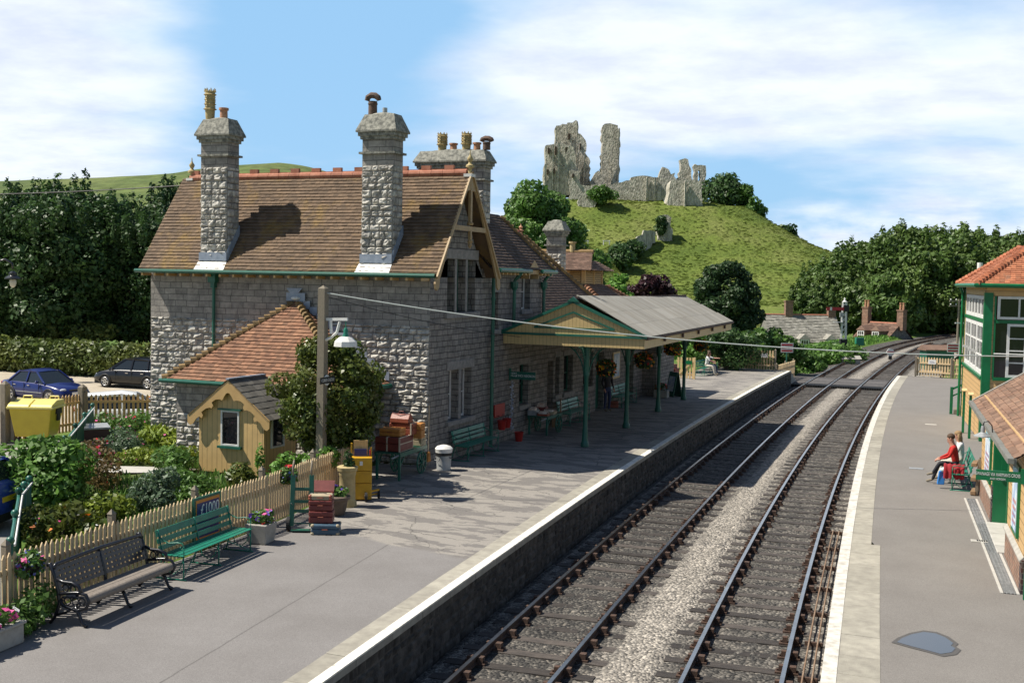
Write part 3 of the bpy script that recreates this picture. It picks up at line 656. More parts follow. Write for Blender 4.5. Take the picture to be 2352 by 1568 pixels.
def trousers(top, leg, shoe='oldwood', sleeve=1.0, shortleg=2):
    def f(a, b, tt):
        if a.startswith('an'): return shoe
        if a.startswith('kn'): return leg if shortleg >= 2 or tt < .3 else 'skin'
        if a.startswith('hip') or (a == 'pel' and b.startswith('hip')): return leg
        if a == 'pel' and b == 'chest': return leg if tt < .12 else top
        if a == 'chest' and b == 'neck': return top if tt < .75 else 'skin'
        if a.startswith('sh') or b.startswith('sh'): return top
        if a.startswith('el'): return top if sleeve > .6 else 'skin'
        return 'skin'
    return f
# ------------------------------------------------------------------ alignment curves (x as a function of y)
def fit(pts, deg): 
    a = np.array(pts); return np.poly1d(np.polyfit(a[:, 1], a[:, 0], deg))
_r1 = fit([(6.97,-13.27),(6.86,-11.78),(6.68,-9.13),(6.48,-6.5),(6.29,-3.46),(5.75,5.29),(5.52,10.53),(5.27,17.52),(4.9,30.94),(4.61,50.69),(4.66,59.31),(4.75,71.96),(5.43,87.41),(7.09,102.65),(9.99,122.7)], 4)
_r2 = fit([(10.27,-11.77),(10.15,-10.16),(9.97,-7.81),(9.77,-4.75),(9.51,-.71),(9.35,2.03),(8.98,7.01),(8.66,12.63),(8.48,19.7),(8.13,32.16),(7.91,48.63),(8.03,63.94),(8.59,83),(9.72,102.89)], 4)
_pl = fit([(6.47,-16.14),(6.34,-14.54),(6.27,-13.51),(6.19,-12.21),(6.07,-10.61),(5.99,-9.76),(5.79,-7.32),(5.6,-3.82),(5.25,.94),(5.02,5.34),(4.8,10.43),(4.54,14.79),(4.27,23.31),(3.89,42.66)], 3)
_pr = fit([(12.57,-13.25),(12.42,-11.24),(12.19,-8.14),(11.89,-3.85),(11.7,-.79),(11.35,4.22),(11.04,9.72),(10.71,16.44),(10.41,25.49),(10.26,33.88),(10.17,42.79)], 3)
def ext(p, lo, hi):     # tangent extension outside the fitted range
    dp = p.deriv()
    def f(v):
        v = np.asarray(v, float); c = np.clip(v, lo, hi); return p(c)+dp(c)*(v-c)
    return f
R1, R2, PLe, PRe = ext(_r1, -14, 124), ext(_r2, -13, 104), ext(_pl, -17, 43), ext(_pr, -14, 43)
ZR, ZB = -.845, -1.02
def Lb(v): return np.interp(v, [-30, -16, -8.5, -6, -3.7, -3.6, -.02, 0, 22.55, 22.6, 43], [1.75, .9, .4, .05, -.3, -1.4, -1.4, -.06, -.06, -1.3, -1.3])
def sstep(a, b, x): t = np.clip((np.asarray(x, float)-a)/(b-a), 0, 1); return t*t*(3-2*t)
# ------------------------------------------------------------------ ground
def asphalt(name, c1, c2, patch=False, speck=.25):
    m = mat(name, c1, .9); nt, N, p = nodes(m); tc = N('TexCoord'); O = tc.outputs['Object']
    def noise(sc, det=6, r=.6, v=O):
        n = N('TexNoise'); n.inputs['Scale'].default_value = sc; n.inputs['Detail'].default_value = det; n.inputs['Roughness'].default_value = r; L(nt, v, n.inputs['Vector']); return n.outputs['Fac']
    def ramp(f, a, b, ca, cb_):
        r = N('ValToRGB'); r.color_ramp.elements[0].position = a; r.color_ramp.elements[1].position = b; r.color_ramp.elements[0].color = (*ca, 1); r.color_ramp.elements[1].color = (*cb_, 1); L(nt, f, r.inputs[0]); return r.outputs[0]
    def mixc(f, a, b):
        mx = N('Mix', data_type='RGBA'); L(nt, f, mx.inputs['Factor']); L(nt, a, mx.inputs['A'])
        if isinstance(b, tuple): mx.inputs['B'].default_value = (*b, 1)
        else: L(nt, b, mx.inputs['B'])
        return mx.outputs['Result']
    col = ramp(noise(.7, 8, .65), .35, .65, c1, c2)
    if patch:
        sp = N('SeparateXYZ'); L(nt, O, sp.inputs[0]); y = sp.outputs[1]; x = sp.outputs[0]
        lim = MX(nt, 'ADD', MX(nt, 'MULTIPLY', x, -.25), -7.9)      # oblique joint between new and old surfacing
        zone = N('MapRange'); L(nt, MX(nt, 'SUBTRACT', MX(nt, 'ADD', y, MX(nt, 'MULTIPLY', noise(1.2), .6)), lim), zone.inputs[0]); zone.inputs[1].default_value = .25; zone.inputs[2].default_value = .4
        mp = N('Mapping'); mp.inputs['Scale'].default_value = (.8, 2.1, 1); L(nt, O, mp.inputs[0])
        old = ramp(noise(.95, 5, .62, mp.outputs[0]), .50, .515, (.265, .243, .215), (.165, .152, .14))
        vo = N('TexVoronoi', feature='DISTANCE_TO_EDGE'); vo.inputs['Scale'].default_value = .6; wv = N('VectorMath', operation='MULTIPLY_ADD')
        nn = N('TexNoise'); nn.inputs['Scale'].default_value = 2.6; nn.inputs['Detail'].default_value = 5; L(nt, O, nn.inputs['Vector']); L(nt, nn.outputs['Color'], wv.inputs[0]); wv.inputs[1].default_value = (.5, .5, 0); L(nt, O, wv.inputs[2]); L(nt, wv.outputs[0], vo.inputs['Vector'])
        crack = MX(nt, 'LESS_THAN', vo.outputs['Distance'], MX(nt, 'MULTIPLY', MX(nt, 'SUBTRACT', noise(.8), .38), .035))
        old = mixc(MX(nt, 'MULTIPLY', crack, .75), old, (.07, .065, .06))
        col = mixc(zone.outputs[0], col, old)
        # tarred joint along the new surface
        j = MX(nt, 'LESS_THAN', MX(nt, 'ABSOLUTE', MX(nt, 'SUBTRACT', MX(nt, 'ADD', MX(nt, 'ADD', x, MX(nt, 'MULTIPLY', y, .125)), MX(nt, 'MULTIPLY', noise(1.5), .06)), 2.45)), .016)
        col = mixc(MX(nt, 'MULTIPLY', j, MX(nt, 'SUBTRACT', .55, MX(nt, 'MULTIPLY', zone.outputs[0], .55))), col, (.07, .065, .06))
    sp2 = ramp(noise(90, 2, .5), .3, .7, (1-speck,)*3, (1+speck,)*3)
    mu = N('Mix', data_type='RGBA', blend_type='MULTIPLY'); mu.inputs['Factor'].default_value = 1; L(nt, col, mu.inputs['A']); L(nt, sp2, mu.inputs['B']); L(nt, mu.outputs['Result'], p.inputs['Base Color'])
    bu = N('Bump'); bu.inputs['Strength'].default_value = .25; bu.inputs['Distance'].default_value = .01; L(nt, noise(110, 3), bu.inputs['Height']); L(nt, bu.outputs[0], p.inputs['Normal'])
    return m
M['asph_l'] = asphalt('grey_asphalt', (.175, .163, .155), (.205, .193, .185), True)
M['asph_r'] = asphalt('brown_grey_asphalt', (.175, .16, .145), (.20, .185, .168))
M['road'] = asphalt('road_surface', (.25, .235, .215), (.32, .30, .27))
M['carpark'] = asphalt('gravel_carpark', (.36, .31, .235), (.46, .40, .31), speck=.35)
def grass_mat(name, c1, c2, c3, sc=.5, fine=9, bumps=.6, bdist=.2, dry=None):
    m = mat(name, c1, .9, spec=.2); nt, N, p = nodes(m); tc = N('TexCoord')
    def noise(s, d=8, r=.65, st=None):
        src = tc.outputs['Object']
        if st: mp = N('Mapping'); mp.inputs['Scale'].default_value = st; L(nt, src, mp.inputs[0]); src = mp.outputs[0]
        n = N('TexNoise'); n.inputs['Scale'].default_value = s; n.inputs['Detail'].default_value = d; n.inputs['Roughness'].default_value = r; L(nt, src, n.inputs['Vector']); return n.outputs['Fac']
    r = N('ValToRGB'); e = r.color_ramp.elements; e[0].position = .36; e[0].color = (*c1, 1); e[1].position = .64; e[1].color = (*c3, 1); x = e.new(.5); x.color = (*c2, 1); L(nt, noise(sc), r.inputs[0])
    f = noise(fine, 4, .6, (1, 1, 2.5)); r2 = N('ValToRGB'); r2.color_ramp.elements[0].position = .3; r2.color_ramp.elements[0].color = (.62, .62, .6, 1); r2.color_ramp.elements[1].position = .7; r2.color_ramp.elements[1].color = (1.3, 1.3, 1.2, 1); L(nt, f, r2.inputs[0])
    mu = N('Mix', data_type='RGBA', blend_type='MULTIPLY'); mu.inputs['Factor'].default_value = 1; L(nt, r.outputs[0], mu.inputs['A']); L(nt, r2.outputs[0], mu.inputs['B']); L(nt, mu.outputs['Result'], p.inputs['Base Color'])
    bu = N('Bump'); bu.inputs['Strength'].default_value = bumps; bu.inputs['Distance'].default_value = bdist; L(nt, f, bu.inputs['Height']); L(nt, bu.outputs[0], p.inputs['Normal'])
    return m
M['grass'] = grass_mat('grass', (.065, .125, .02), (.09, .155, .028), (.13, .18, .045), .35, 14, .6, .1)
M['soil'] = grass_mat('garden_soil', (.07, .055, .035), (.06, .085, .025), (.10, .13, .035), 1.2, 20, .6, .06)
M['mound'] = grass_mat('rough_hill_grass', (.092, .135, .024), (.128, .170, .032), (.170, .195, .055), .05, .9, .9, .8)
M['down'] = grass_mat('downland', (.055, .085, .030), (.10, .135, .04), (.15, .175, .065), .006, .05, .8, 4)
def smooth_fbm(x, y, s, seed=0):
    o = 0; a = 1; rr = np.random.default_rng(seed)
    for k in range(5):
        p = rr.random(4)*6.28; t = rr.random()*6.28
        o = o+a*(np.sin((x*cos(t)+y*sin(t))/s*1.0+p[0])*np.sin((-x*sin(t)+y*cos(t))/s*1.23+p[1])); a *= .55; s *= .52
    return o
def cpz(u, v): return -.5*sstep(-13.9, -15.6, u)*sstep(-8, -2.5, v)
def ground_z(u, v):
    pl = PLe(np.minimum(v, 60)); r1 = R1(v); pr = PRe(np.minimum(v, 60)); z = np.zeros_like(u)-.03
    lb = Lb(np.clip(v, -30, 43))
    near = 1-sstep(43, 46, v)
    zl = np.where(u > lb-.05, -.45, -.03+cpz(u, v))
    zc = np.where((u > pl-1.3) & (u < pr+1.3), -1.35, zl); zc = np.where(u >= pr+1.3, -.45, zc)
    # beyond the platforms: embankment falling to the village on the left
    tl = u-r1; zf = np.where(tl > -1.6, -1.30, np.where(tl > -2.6, -1.08-.22*(tl+2.6), np.where(tl > -6.5, -1.08+.26*np.sin((tl+2.6)/-3.9*pi), 0)))
    fall = -1.08-4.6*sstep(-6.5, -26, tl)*sstep(38, 60, v)*1.0
    zf = np.where(tl <= -6.5, fall, zf)
    zf = np.where(tl > 8.2, -1.1+.9*sstep(8.2, 14, tl)+2.0*sstep(70, 130, v)*sstep(9, 40, tl), zf)
    z = zc*near+zf*(1-near)
    far = sstep(0, 60, np.hypot(u, v-20)-90)
    return z+far*smooth_fbm(u, v, 60, 3)*.5
def grid_mesh(name, us, vs, zf, m, kind='structure'):
    U_, V_ = np.meshgrid(us, vs); Z = zf(U_, V_); nu, nv = len(us), len(vs)
    i = np.arange(nu*nv).reshape(nv, nu); F = np.stack([i[:-1, :-1], i[:-1, 1:], i[1:, 1:], i[1:, :-1]], -1).reshape(-1, 4)
    o = npmesh(name, np.stack([U_, V_, Z], -1).reshape(-1, 3), F, m, smooth=True); o['kind'] = kind; return o
us = np.concatenate([[-4000, -2000, -1000, -500, -300, -200], np.arange(-150, -16, 3), np.arange(-16, 22, .5), np.arange(22, 120, 4), [160, 250, 500, 1000, 2000, 4000]])
vs = np.concatenate([[-3000, -1000, -300, -120, -80], np.arange(-50, -20, 3), np.arange(-20, 62, 1.), np.arange(62, 160, 2.), np.arange(160, 330, 8), [400, 600, 1000, 2000, 4000, 7000]])
grid_mesh('ground', us, vs, ground_z, M['grass'])
def sheet(name, pts, z, m):
    mb = MB(); mb.add([(x, y, z) for x, y in pts], [tuple(range(len(pts)))]); o = mb.build(name, m); o['kind'] = 'structure'; return o
RAIL = [(.35, -15.5), (-2.65, -12.33), (-5.61, -8.56), (-11.6, -.67)]      # green railing between road and garden
sheet('road', [(1.0, -40), (.6, -16.0), (.0, -15.3), (-2.75, -12.5), (-5.7, -8.75), (-11.6, -1.0), (-12.9, .2), (-13.9, -2.2), (-30, -9), (-60, -22), (-60, -60), (0, -60)], -.022, M['road'])
grid_mesh('car_park', np.concatenate([np.arange(-62, -16, 2.), np.arange(-16, -9.5, .4)]), np.arange(-3, 24.1, 1.), lambda u, v: np.where((v > 3.4+(u+12)*1.1) | (u < -14.8), cpz(u, v)-.012+.02*0, -.6), M['carpark'])
gd = grid_mesh('garden_bed', np.linspace(-11.5, .8, 50), np.linspace(-15, 0, 50), lambda u, v: np.where((u < Lb(v)-.12) & ((v-(-15.5))*(-1) < (u-.35)*1.245) , .0+.05*np.sin(u*3)*np.sin(v*2.3)+.03, -.4), M['soil'])
sheet('garden_path', [(-6.9, -5.6), (-5.9, -5.0), (-5.3, -4.9), (-5.0, -3.9), (-5.6, -3.7), (-6.4, -4.2), (-7.4, -4.6)], .095, M['slab'])
# ------------------------------------------------------------------ platforms
def platform(name, edge, other, v0, v1, m, side):
    vs = np.arange(v0, v1+.01, .75); t = MB(); w = .22
    cw = lambda v: .50 if side < 0 else (.78 if v < -4.35 else .60)
    n = len(vs)
    E = [(float(edge(v)), float(v)) for v in vs]
    # asphalt
    P = []; F = []
    for (x, v) in E:
        a = other(v); b = x+side*(cw(v)-.01); P += [(float(a), v, -.006), (b, v, -.006), (float(a), v, -1.3)]
    for i in range(n-1): F += [(3*i, 3*i+1, 3*i+4, 3*i+3), (3*i, 3*i+3, 3*i+5, 3*i+2)]
    o = MB().add(P, F).build(name, m); o['kind'] = 'structure'
    # coping slabs, each an island
    c = MB(); v = v0; rr = random.Random(4)
    while v < v1-.05:
        ln = min((1.15 if side < 0 else .92)+rr.uniform(-.1, .15), v1-v); a, b = v+.006, v+ln-.006; k = cw(v+ln/2)
        x0, x1 = float(edge(a)), float(edge(b)); dz = rr.uniform(-.003, .003)
        q = [(x0, a), (x0+side*k, a), (x1+side*k, b), (x1, b)]
        c.add([(x, y, dz) for x, y in q]+[(x, y, -.13) for x, y in q], [(0, 1, 2, 3), (0, 3, 7, 4), (0, 4, 5, 1), (3, 2, 6, 7)]); v += ln
    c.build('coping', M['coping'], o, bev=.008)
    s = MB(); P = []; ww = .17 if side < 0 else .20
    for (x, v) in E: P += [(x-side*.004, v, .006), (x+side*ww, v, .006), (x-side*.004, v, -.02)]
    s.add(P, [q for i in range(n-1) for q in ((3*i, 3*i+1, 3*i+4, 3*i+3), (3*i, 3*i+3, 3*i+5, 3*i+2))]).build('white_line', M['edge' if side < 0 else 'edge_r'], o)
    return o
pl_o = platform('platform', PLe, Lb, -34, 42.8, M['asph_l'], -1)
pr_o = platform('platform', PRe, lambda v: 26.0, -34, 42.8, M['asph_r'], 1)
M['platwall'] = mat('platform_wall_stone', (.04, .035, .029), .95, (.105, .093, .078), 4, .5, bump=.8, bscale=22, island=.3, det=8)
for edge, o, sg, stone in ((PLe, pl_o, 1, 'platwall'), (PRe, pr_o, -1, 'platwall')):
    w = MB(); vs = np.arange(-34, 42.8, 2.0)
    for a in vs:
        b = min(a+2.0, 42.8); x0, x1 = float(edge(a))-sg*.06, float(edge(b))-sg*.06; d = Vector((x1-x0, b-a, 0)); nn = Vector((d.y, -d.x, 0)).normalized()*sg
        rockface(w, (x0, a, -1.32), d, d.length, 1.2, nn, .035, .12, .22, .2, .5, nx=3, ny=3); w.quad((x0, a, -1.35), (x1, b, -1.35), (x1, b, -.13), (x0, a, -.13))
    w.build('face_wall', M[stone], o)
    e = MB(); x = float(edge(42.8)); e.quad((x, 42.8, -1.35), (x-sg*6, 42.8, -1.35), (x-sg*6, 42.8, -.006), (x, 42.8, -.006)); e.build('end_wall', M['conc'], o)
# sloping stone ramp at the end of the far platform
rp = MB(); rp.prism([(42.8, -.02), (46.2, -1.1), (42.8, -1.3)], -1.4, float(PLe(42.8))-.05, 'x'); q = rp.build('platform_ramp', M['conc']); q['kind'] = 'structure'
# ------------------------------------------------------------------ ballast
def ballast():
    vs = np.concatenate([np.arange(-34, 60, .5), np.arange(60, 150, 1.5)]); V = []; D = []; nw = 64
    for v in vs:
        a = float(PLe(v)) if v < 43 else float(R1(v))-2.4; b = float(PRe(v)) if v < 43 else float(np.maximum(R1(v)+7.6, R2(min(v, 112))+3.2))
        r1, r2 = float(R1(v)), float(R2(v))
        for i in range(nw):
            x = a+(b-a)*i/(nw-1); n_ = RND.uniform(-.012, .012); z = ZB-.004+n_
            mid = x > r1+2.0 and x < r2-.55; z += .03*mid
            if x < r1-.55: z -= .10*min(1, (r1-.55-x)/.4)
            if v > 43 and x > r2+2.2: z -= .06
            d1 = abs(x-(r1+.75)); d2 = abs(x-(r2+.75)); d = min(d1, d2); dirt_shade = 1-sstep(.85, 1.55, d+RND.uniform(-.12, .12))
            if x < r1-.6: dirt_shade = max(float(dirt_shade), .95)  # platform shade left of the near track, painted into the ballast colour
            V.append((x, v, z)); D.append(float(dirt_shade)*(1.0 if x < r1+2.2 else .88))
    n = len(vs); i = np.arange(n*nw).reshape(n, nw); F = np.stack([i[:-1, :-1], i[:-1, 1:], i[1:, 1:], i[1:, :-1]], -1).reshape(-1, 4)
    m = mat('ballast_stones', (.3, .28, .25), .9); nt, N, p = nodes(m); tc = N('TexCoord')
    vo = N('TexVoronoi'); vo.inputs['Scale'].default_value = 17; vo.inputs['Randomness'].default_value = 1; L(nt, tc.outputs['Object'], vo.inputs['Vector'])
    sc = N('SeparateColor'); L(nt, vo.outputs['Color'], sc.inputs[0])
    def ramp(cs):
        r = N('ValToRGB'); e = r.color_ramp.elements
        for k, (ps, c) in enumerate(cs):
            x = e[k] if k < 2 else e.new(ps)
            x.position = ps; x.color = (*c, 1)
        L(nt, sc.outputs[0], r.inputs[0]); return r.outputs[0]
    pale = ramp([(0, (.13, .12, .105)), (1, (.54, .485, .41)), (.45, (.29, .26, .22)), (.85, (.43, .39, .335))]); dark = ramp([(0, (.018, .017, .016)), (1, (.20, .175, .145)), (.5, (.05, .046, .041)), (.92, (.115, .105, .09))])
    at_ = N('Attribute', attribute_name='dirt_shade'); nz = N('TexNoise'); nz.inputs['Scale'].default_value = 2.5; nz.inputs['Detail'].default_value = 6; L(nt, tc.outputs['Object'], nz.inputs['Vector'])
    f = MX(nt, 'MULTIPLY_ADD', MX(nt, 'SUBTRACT', nz.outputs['Fac'], .5), 1.1, at_.outputs['Fac']); f = MX(nt, 'MINIMUM', MX(nt, 'MAXIMUM', f, 0), 1)
    mx = N('Mix', data_type='RGBA'); L(nt, f, mx.inputs['Factor']); L(nt, pale, mx.inputs['A']); L(nt, dark, mx.inputs['B']); L(nt, mx.outputs['Result'], p.inputs['Base Color'])
    bu = N('Bump'); bu.inputs['Strength'].default_value = 1; bu.inputs['Distance'].default_value = .05; bu.invert = True; L(nt, MX(nt, 'ADD', vo.outputs['Distance'], MX(nt, 'MULTIPLY', sc.outputs[1], .35)), bu.inputs['Height']); L(nt, bu.outputs[0], p.inputs['Normal'])
    o = npmesh('ballast', V, F, m); o['kind'] = 'structure'
    at = o.data.attributes.new('dirt_shade', 'FLOAT', 'POINT'); at.data.foreach_set('value', np.array(D, np.float32))
ballast()
# ------------------------------------------------------------------ railway tracks
M['sleeper'] = mat('creosoted_sleeper', (.036, .031, .028), .7, (.088, .073, .062), 5, .5, bump=.4, obj=.45, stretch=(1, 6, 6), spec=.4)
M['sleeper_new'] = mat('dark_wet_sleeper', (.028, .03, .036), .35, (.05, .052, .06), 7, .5, bump=.3, obj=.2, stretch=(1, 6, 6), spec=.6)
def sleeper_mesh():
    b = MB(); b.box(-1.28, 1.28, -.125, .125, -.16, .012, 0)
    for x in (-.7525, .7525):
        b.box(x-.19, x+.19, -.085, .085, .012, .045, 1); b.box(x-.13, x-.045, -.05, .05, .045, .145, 1); b.box(x+.045, x+.15, -.06, .06, .045, .14, 1)
        b.tube([(x-.155, 0, .04), (x-.155, 0, .075)], .025, 6, 1); b.tube([(x+.165, 0, .04), (x+.165, 0, .075)], .025, 6, 1)
    return b
def track(label, R_, v0, v1, name='railway_track'):
    t = thing(name, label, 'track', (0, 0, 0))
    vs = np.concatenate([np.arange(v0, 60, 1.0), np.arange(60, v1, 2.0)])
    def pt(v, off):
        h = .05; dx = float(R_(v+h)-R_(v-h))/(2*h); k = sqrt(1+dx*dx); return float(R_(v))+off/k, float(v)-dx*off/k
    for off in (0, 1.505):
        r = MB(); prof = [(-.035, 0), (.035, 0), (.036, -.035), (.012, -.05), (.012, -.11), (.035, -.125), (.035, -.15), (-.035, -.15), (-.035, -.125), (-.012, -.11), (-.012, -.05), (-.036, -.035)]; n = len(prof); P = []; mi = []
        for v in vs:
            for (a, z) in prof: x, y = pt(v, off+a); P.append((x, y, ZR+z))
        F = [(i*n+j, i*n+(j+1) % n, (i+1)*n+(j+1) % n, (i+1)*n+j) for i in range(len(vs)-1) for j in range(n)]
        r.add(P, F, 1); r.m = [0 if (k % n) == 0 else 1 for k in range(len(F))]
        r.build('rail', [M['steel'], M['rust']], t)
    n0 = None; v = v0; k = 0; rest = MB(); rr = random.Random(int(v0*10)+len(label)); proto = sleeper_mesh(); lim = 100; first = -13.5
    while v < v1:
        x, y = pt(v, .7525); dx = float(R_(v+.05)-R_(v-.05))/.1; rz = -math.atan(dx)+rr.uniform(-.012, .012); off = rr.uniform(-.05, .05)
        if v > first and k < lim:
            if n0 is None: n0 = proto.build('sleeper', [M['sleeper'], M['rust']], t); o = n0
            else: o = n0.copy(); C.objects.link(o); o.parent = t
            o.location = (x+off, y, ZB+rr.uniform(-.012, .004)); o.rotation_euler = (0, 0, rz)
            k += 1
        else:
            c_, s_ = cos(rz), sin(rz); rest.add([(x+off+px*c_-py*s_, y+px*s_+py*c_, pz+ZB) for px, py, pz in proto.v], proto.f)
            rest.m[-len(proto.f):] = proto.m
        v += .762+rr.uniform(-.03, .03)
    q = rest.build('sleepers', [M['sleeper'], M['rust']], t); q['kind'] = 'stuff'
    return t
t1 = track('railway track beside the left-hand platform, running under the canopy shade', R1, -24, 132)
t2 = track('railway track beside the right-hand platform, in full sun', R2, -24, 106)
# foot crossing between the platform ramps
M['xt'] = mat('crossing_timber', (.05, .045, .043), .8, (.11, .10, .095), 6, .5, island=.3); M['rustbright'] = mat('bright_rust', (.17, .10, .06), .8, (.27, .19, .13), 4, .5)
cr = thing('foot_crossing', 'timber boarded foot crossing over both tracks beyond the platform ends', 'crossing')
for a, b, nm in ((3.2, float(R1(47))-.1, 'board'), (float(R1(47))+.12, float(R1(47))+1.38, 'board'), (float(R1(47))+1.62, float(R2(47))-.1, 'board'), (float(R2(47))+.12, float(R2(47))+1.38, 'board')):
    q = MB()
    for k in range(5): q.box(a, b, 44.2+k*1.05, 45.2+k*1.05, ZB+.02, ZR-.012-.004*(k % 2))
    q.build('board', M['xt'], cr)
gr = MB()
for k in range(60): gr.box(3.4+k*.1, 3.46+k*.1, 43.1, 44.15, ZB, ZR-.02)
gr.build('cattle_grid', M['black'], cr)
# point rodding along the right platform wall
pr = thing('point_rodding', 'rusty signal rods running beside the right-hand track under the platform edge', 'rods')
for d in (.30, .45):
    q = MB(); q.tube([(float(R2(v))+1.505+d, v, ZB+.10) for v in np.arange(-20, 2, 1.0)], .017, 6); q.build('rod', M['rustbright'], pr)
q = MB()
for v in np.arange(-18, 2, 1.9): q.box(float(R2(v))+1.505+.22, float(R2(v))+1.505+.53, v-.03, v+.03, ZB, ZB+.085)
q.build('roller_stool', M['rust'], pr)
# ------------------------------------------------------------------ hills
def hill(name, m, X, Dm, Z):
    nd, nx = X.shape; i = np.arange(nd*nx).reshape(nd, nx); F = np.stack([i[:-1, :-1], i[:-1, 1:], i[1:, 1:], i[1:, :-1]], -1).reshape(-1, 4)
    h = Vector((CF.x, CF.y, 0)).normalized(); r = Vector((h.y, -h.x, 0))
    V = np.stack([CAMP.x+X*r.x+Dm*h.x, CAMP.y+X*r.y+Dm*h.y, Z], -1).reshape(-1, 3)
    o = npmesh(name, V, F, M[m], smooth=True); o['kind'] = 'structure'; return o
X, Dm = np.meshgrid(np.linspace(-130, 150, 170), np.linspace(250, 620, 170))
def mound_h(X, D):
    e = np.where(D < 430, (D-430)/1.12, (D-430)/1.1); q = np.hypot(np.maximum(np.abs(X-44)-24, 0), np.maximum(np.abs(e)-12, 0))
    h = np.interp(q, [0, 5, 17, 27, 39, 54, 75, 100, 130], [37, 36.4, 34.2, 28.4, 22, 15.4, 8, 2.5, 0])
    bail = 21.0*sstep(46, 16, X)*(1-sstep(0, 75, np.maximum(np.abs(D-400)-52, 0)))*sstep(-130, -95, X)
    sp = 13*np.exp(-((X-(57-(420-D)*.42))/11)**2)*sstep(300, 345, D)*(1-sstep(395, 425, D))          # spur carrying the outer wall
    return np.maximum(np.maximum(h, bail), sp+h*.35)-2.6+smooth_fbm(X, D, 26, 5)*.55+smooth_fbm(X, D, 7, 8)*.25-9*(1-sstep(250, 275, D))
hill('hill', 'mound', X, Dm, mound_h(X, Dm))
X2, D2 = np.meshgrid(np.linspace(-1400, 700, 200), np.linspace(700, 2600, 90))
def ridge_h(X, D):
    pk = np.interp(X, [-1400, -700, -560, -420, -350, -290, -265, -200, -60, 60, 250, 700], [108, 120, 126, 136, 146, 151, 148, 132, 95, 55, 8, -20])
    return pk*sstep(760, 1500, D)*(1-.25*sstep(1600, 2600, D))-5+smooth_fbm(X, D, 160, 2)*4*sstep(800, 1000, D)*(1-.85*sstep(1300, 1480, D))
hill('hills', 'down', X2, D2, ridge_h(X2, D2))
# ------------------------------------------------------------------ station building
sb = thing('station_building', 'grey stone station building with steep brown tiled roof and tall chimneys', 'building', (0, 0, 0))
YN, XP = (0, -1, 0), (1, 0, 0)
w = MB()       # end wall of the cross wing
wall_holes(w, (0, 0, 0), (1, 0, 0), YN, -9.85, 0, -.2, 5.4, [], m=0); w.quad((-9.85, 0, -.2), (-9.85, 3.7, -.2), (-9.85, 3.7, 5.4), (-9.85, 0, 5.4)); w.add([(-9.85, 0, 5.4), (-9.85, 3.7, 5.4), (-9.85, 1.85, 8.2)], [(0, 1, 2)])
w.build('wall', M['ashlar'], sb)
w = MB(); rockface(w, (-9.85, 0, -.15), (1, 0, 0), 9.85, 4.15, YN, .062, .14, .24, .2, .48, holes=[(2.55, 8.05, 0, 2.3)], nx=4, ny=4)
rockface(w, (-9.85, 3.7, -.15), (0, -1, 0), 3.7, 4.15, (-1, 0, 0), .05, nx=3, ny=3)
w.build('rock_faced_stonework', M['stone'], sb)
w = MB(); w.box(-10.0, -7.3, -.14, 0, -.3, .2); w.prism([(-.14, .2), (0, .3), (0, .2)], -10.0, -7.3, 'x'); w.build('plinth', M['dress'], sb)
gl = [(1.12, 1.62, 4.36, 5.95), (1.78, 2.38, 4.36, 5.95), (2.54, 3.12, 4.36, 5.95)]; gl2 = [(1.30, 2.00, 1.15, 2.65), (2.22, 2.95, 1.15, 2.65)]
w = MB(); wall_holes(w, (0, 0, 0), (0, 1, 0), XP, 0, 3.7, -.2, 5.4, [(a, b, c, min(d, 5.4)) for a, b, c, d in gl]+gl2, .30)
for a, b in ((0, 1.12), (1.62, 1.78), (2.38, 2.54), (3.12, 3.7)): w.quad((0, a, 5.4), (0, b, 5.4), (0, b, min(5.4+1.51*min(b, 3.7-b)+.001, 5.95)), (0, a, min(5.4+1.51*min(a, 3.7-a)+.001, 5.95))) if a > 0 and b < 3.6 else w.add([(0, a, 5.4), (0, b, 5.4), (0, b if a == 0 else a, 5.95)], [(0, 1, 2)])
for a, b, c, d in gl:
    w.quad((0, a, 5.4), (0, a, d), (-.3, a, d), (-.3, a, 5.4)); w.quad((0, b, 5.4), (0, b, d), (-.3, b, d), (-.3, b, 5.4)); w.quad((0, a, d), (0, b, d), (-.3, b, d), (-.3, a, d))
w.add([(0, .36, 5.951), (0, 3.34, 5.951), (0, 1.85, 8.2)], [(0, 1, 2)]); w.add([(0, 0, 5.4), (0, .37, 5.95), (0, 1.12, 5.95), (0, 1.12, 5.4)], [(0, 1, 2, 3)]); w.add([(0, 3.7, 5.4), (0, 3.33, 5.95), (0, 3.12, 5.95), (0, 3.12, 5.4)], [(0, 1, 2, 3)])
w.build('gable_wall', M['wall'], sb, fixn=False)
for a, b, c, d in gl+gl2: window(sb, (0, 0, 0), (0, 1, 0), XP, a, b, c, d, .27, 'green' if c > 4 else 'white', 1, 2)
d = MB(); d.box(0, .03, .98, 3.3, 5.96, 6.25); d.box(0, .09, .95, 3.35, 4.20, 4.355); d.box(0, .03, 1.15, 3.12, 2.66, 2.92); d.box(0, .09, 1.15, 3.12, 1.0, 1.145)
for y in (1.63, 2.39): d.box(-.2, .012, y, y+.14, 4.36, 5.955)
d.box(-.2, .012, 2.02, 2.2, 1.15, 2.655)
d.build('window_surround', M['dress'], sb, bev=.01)
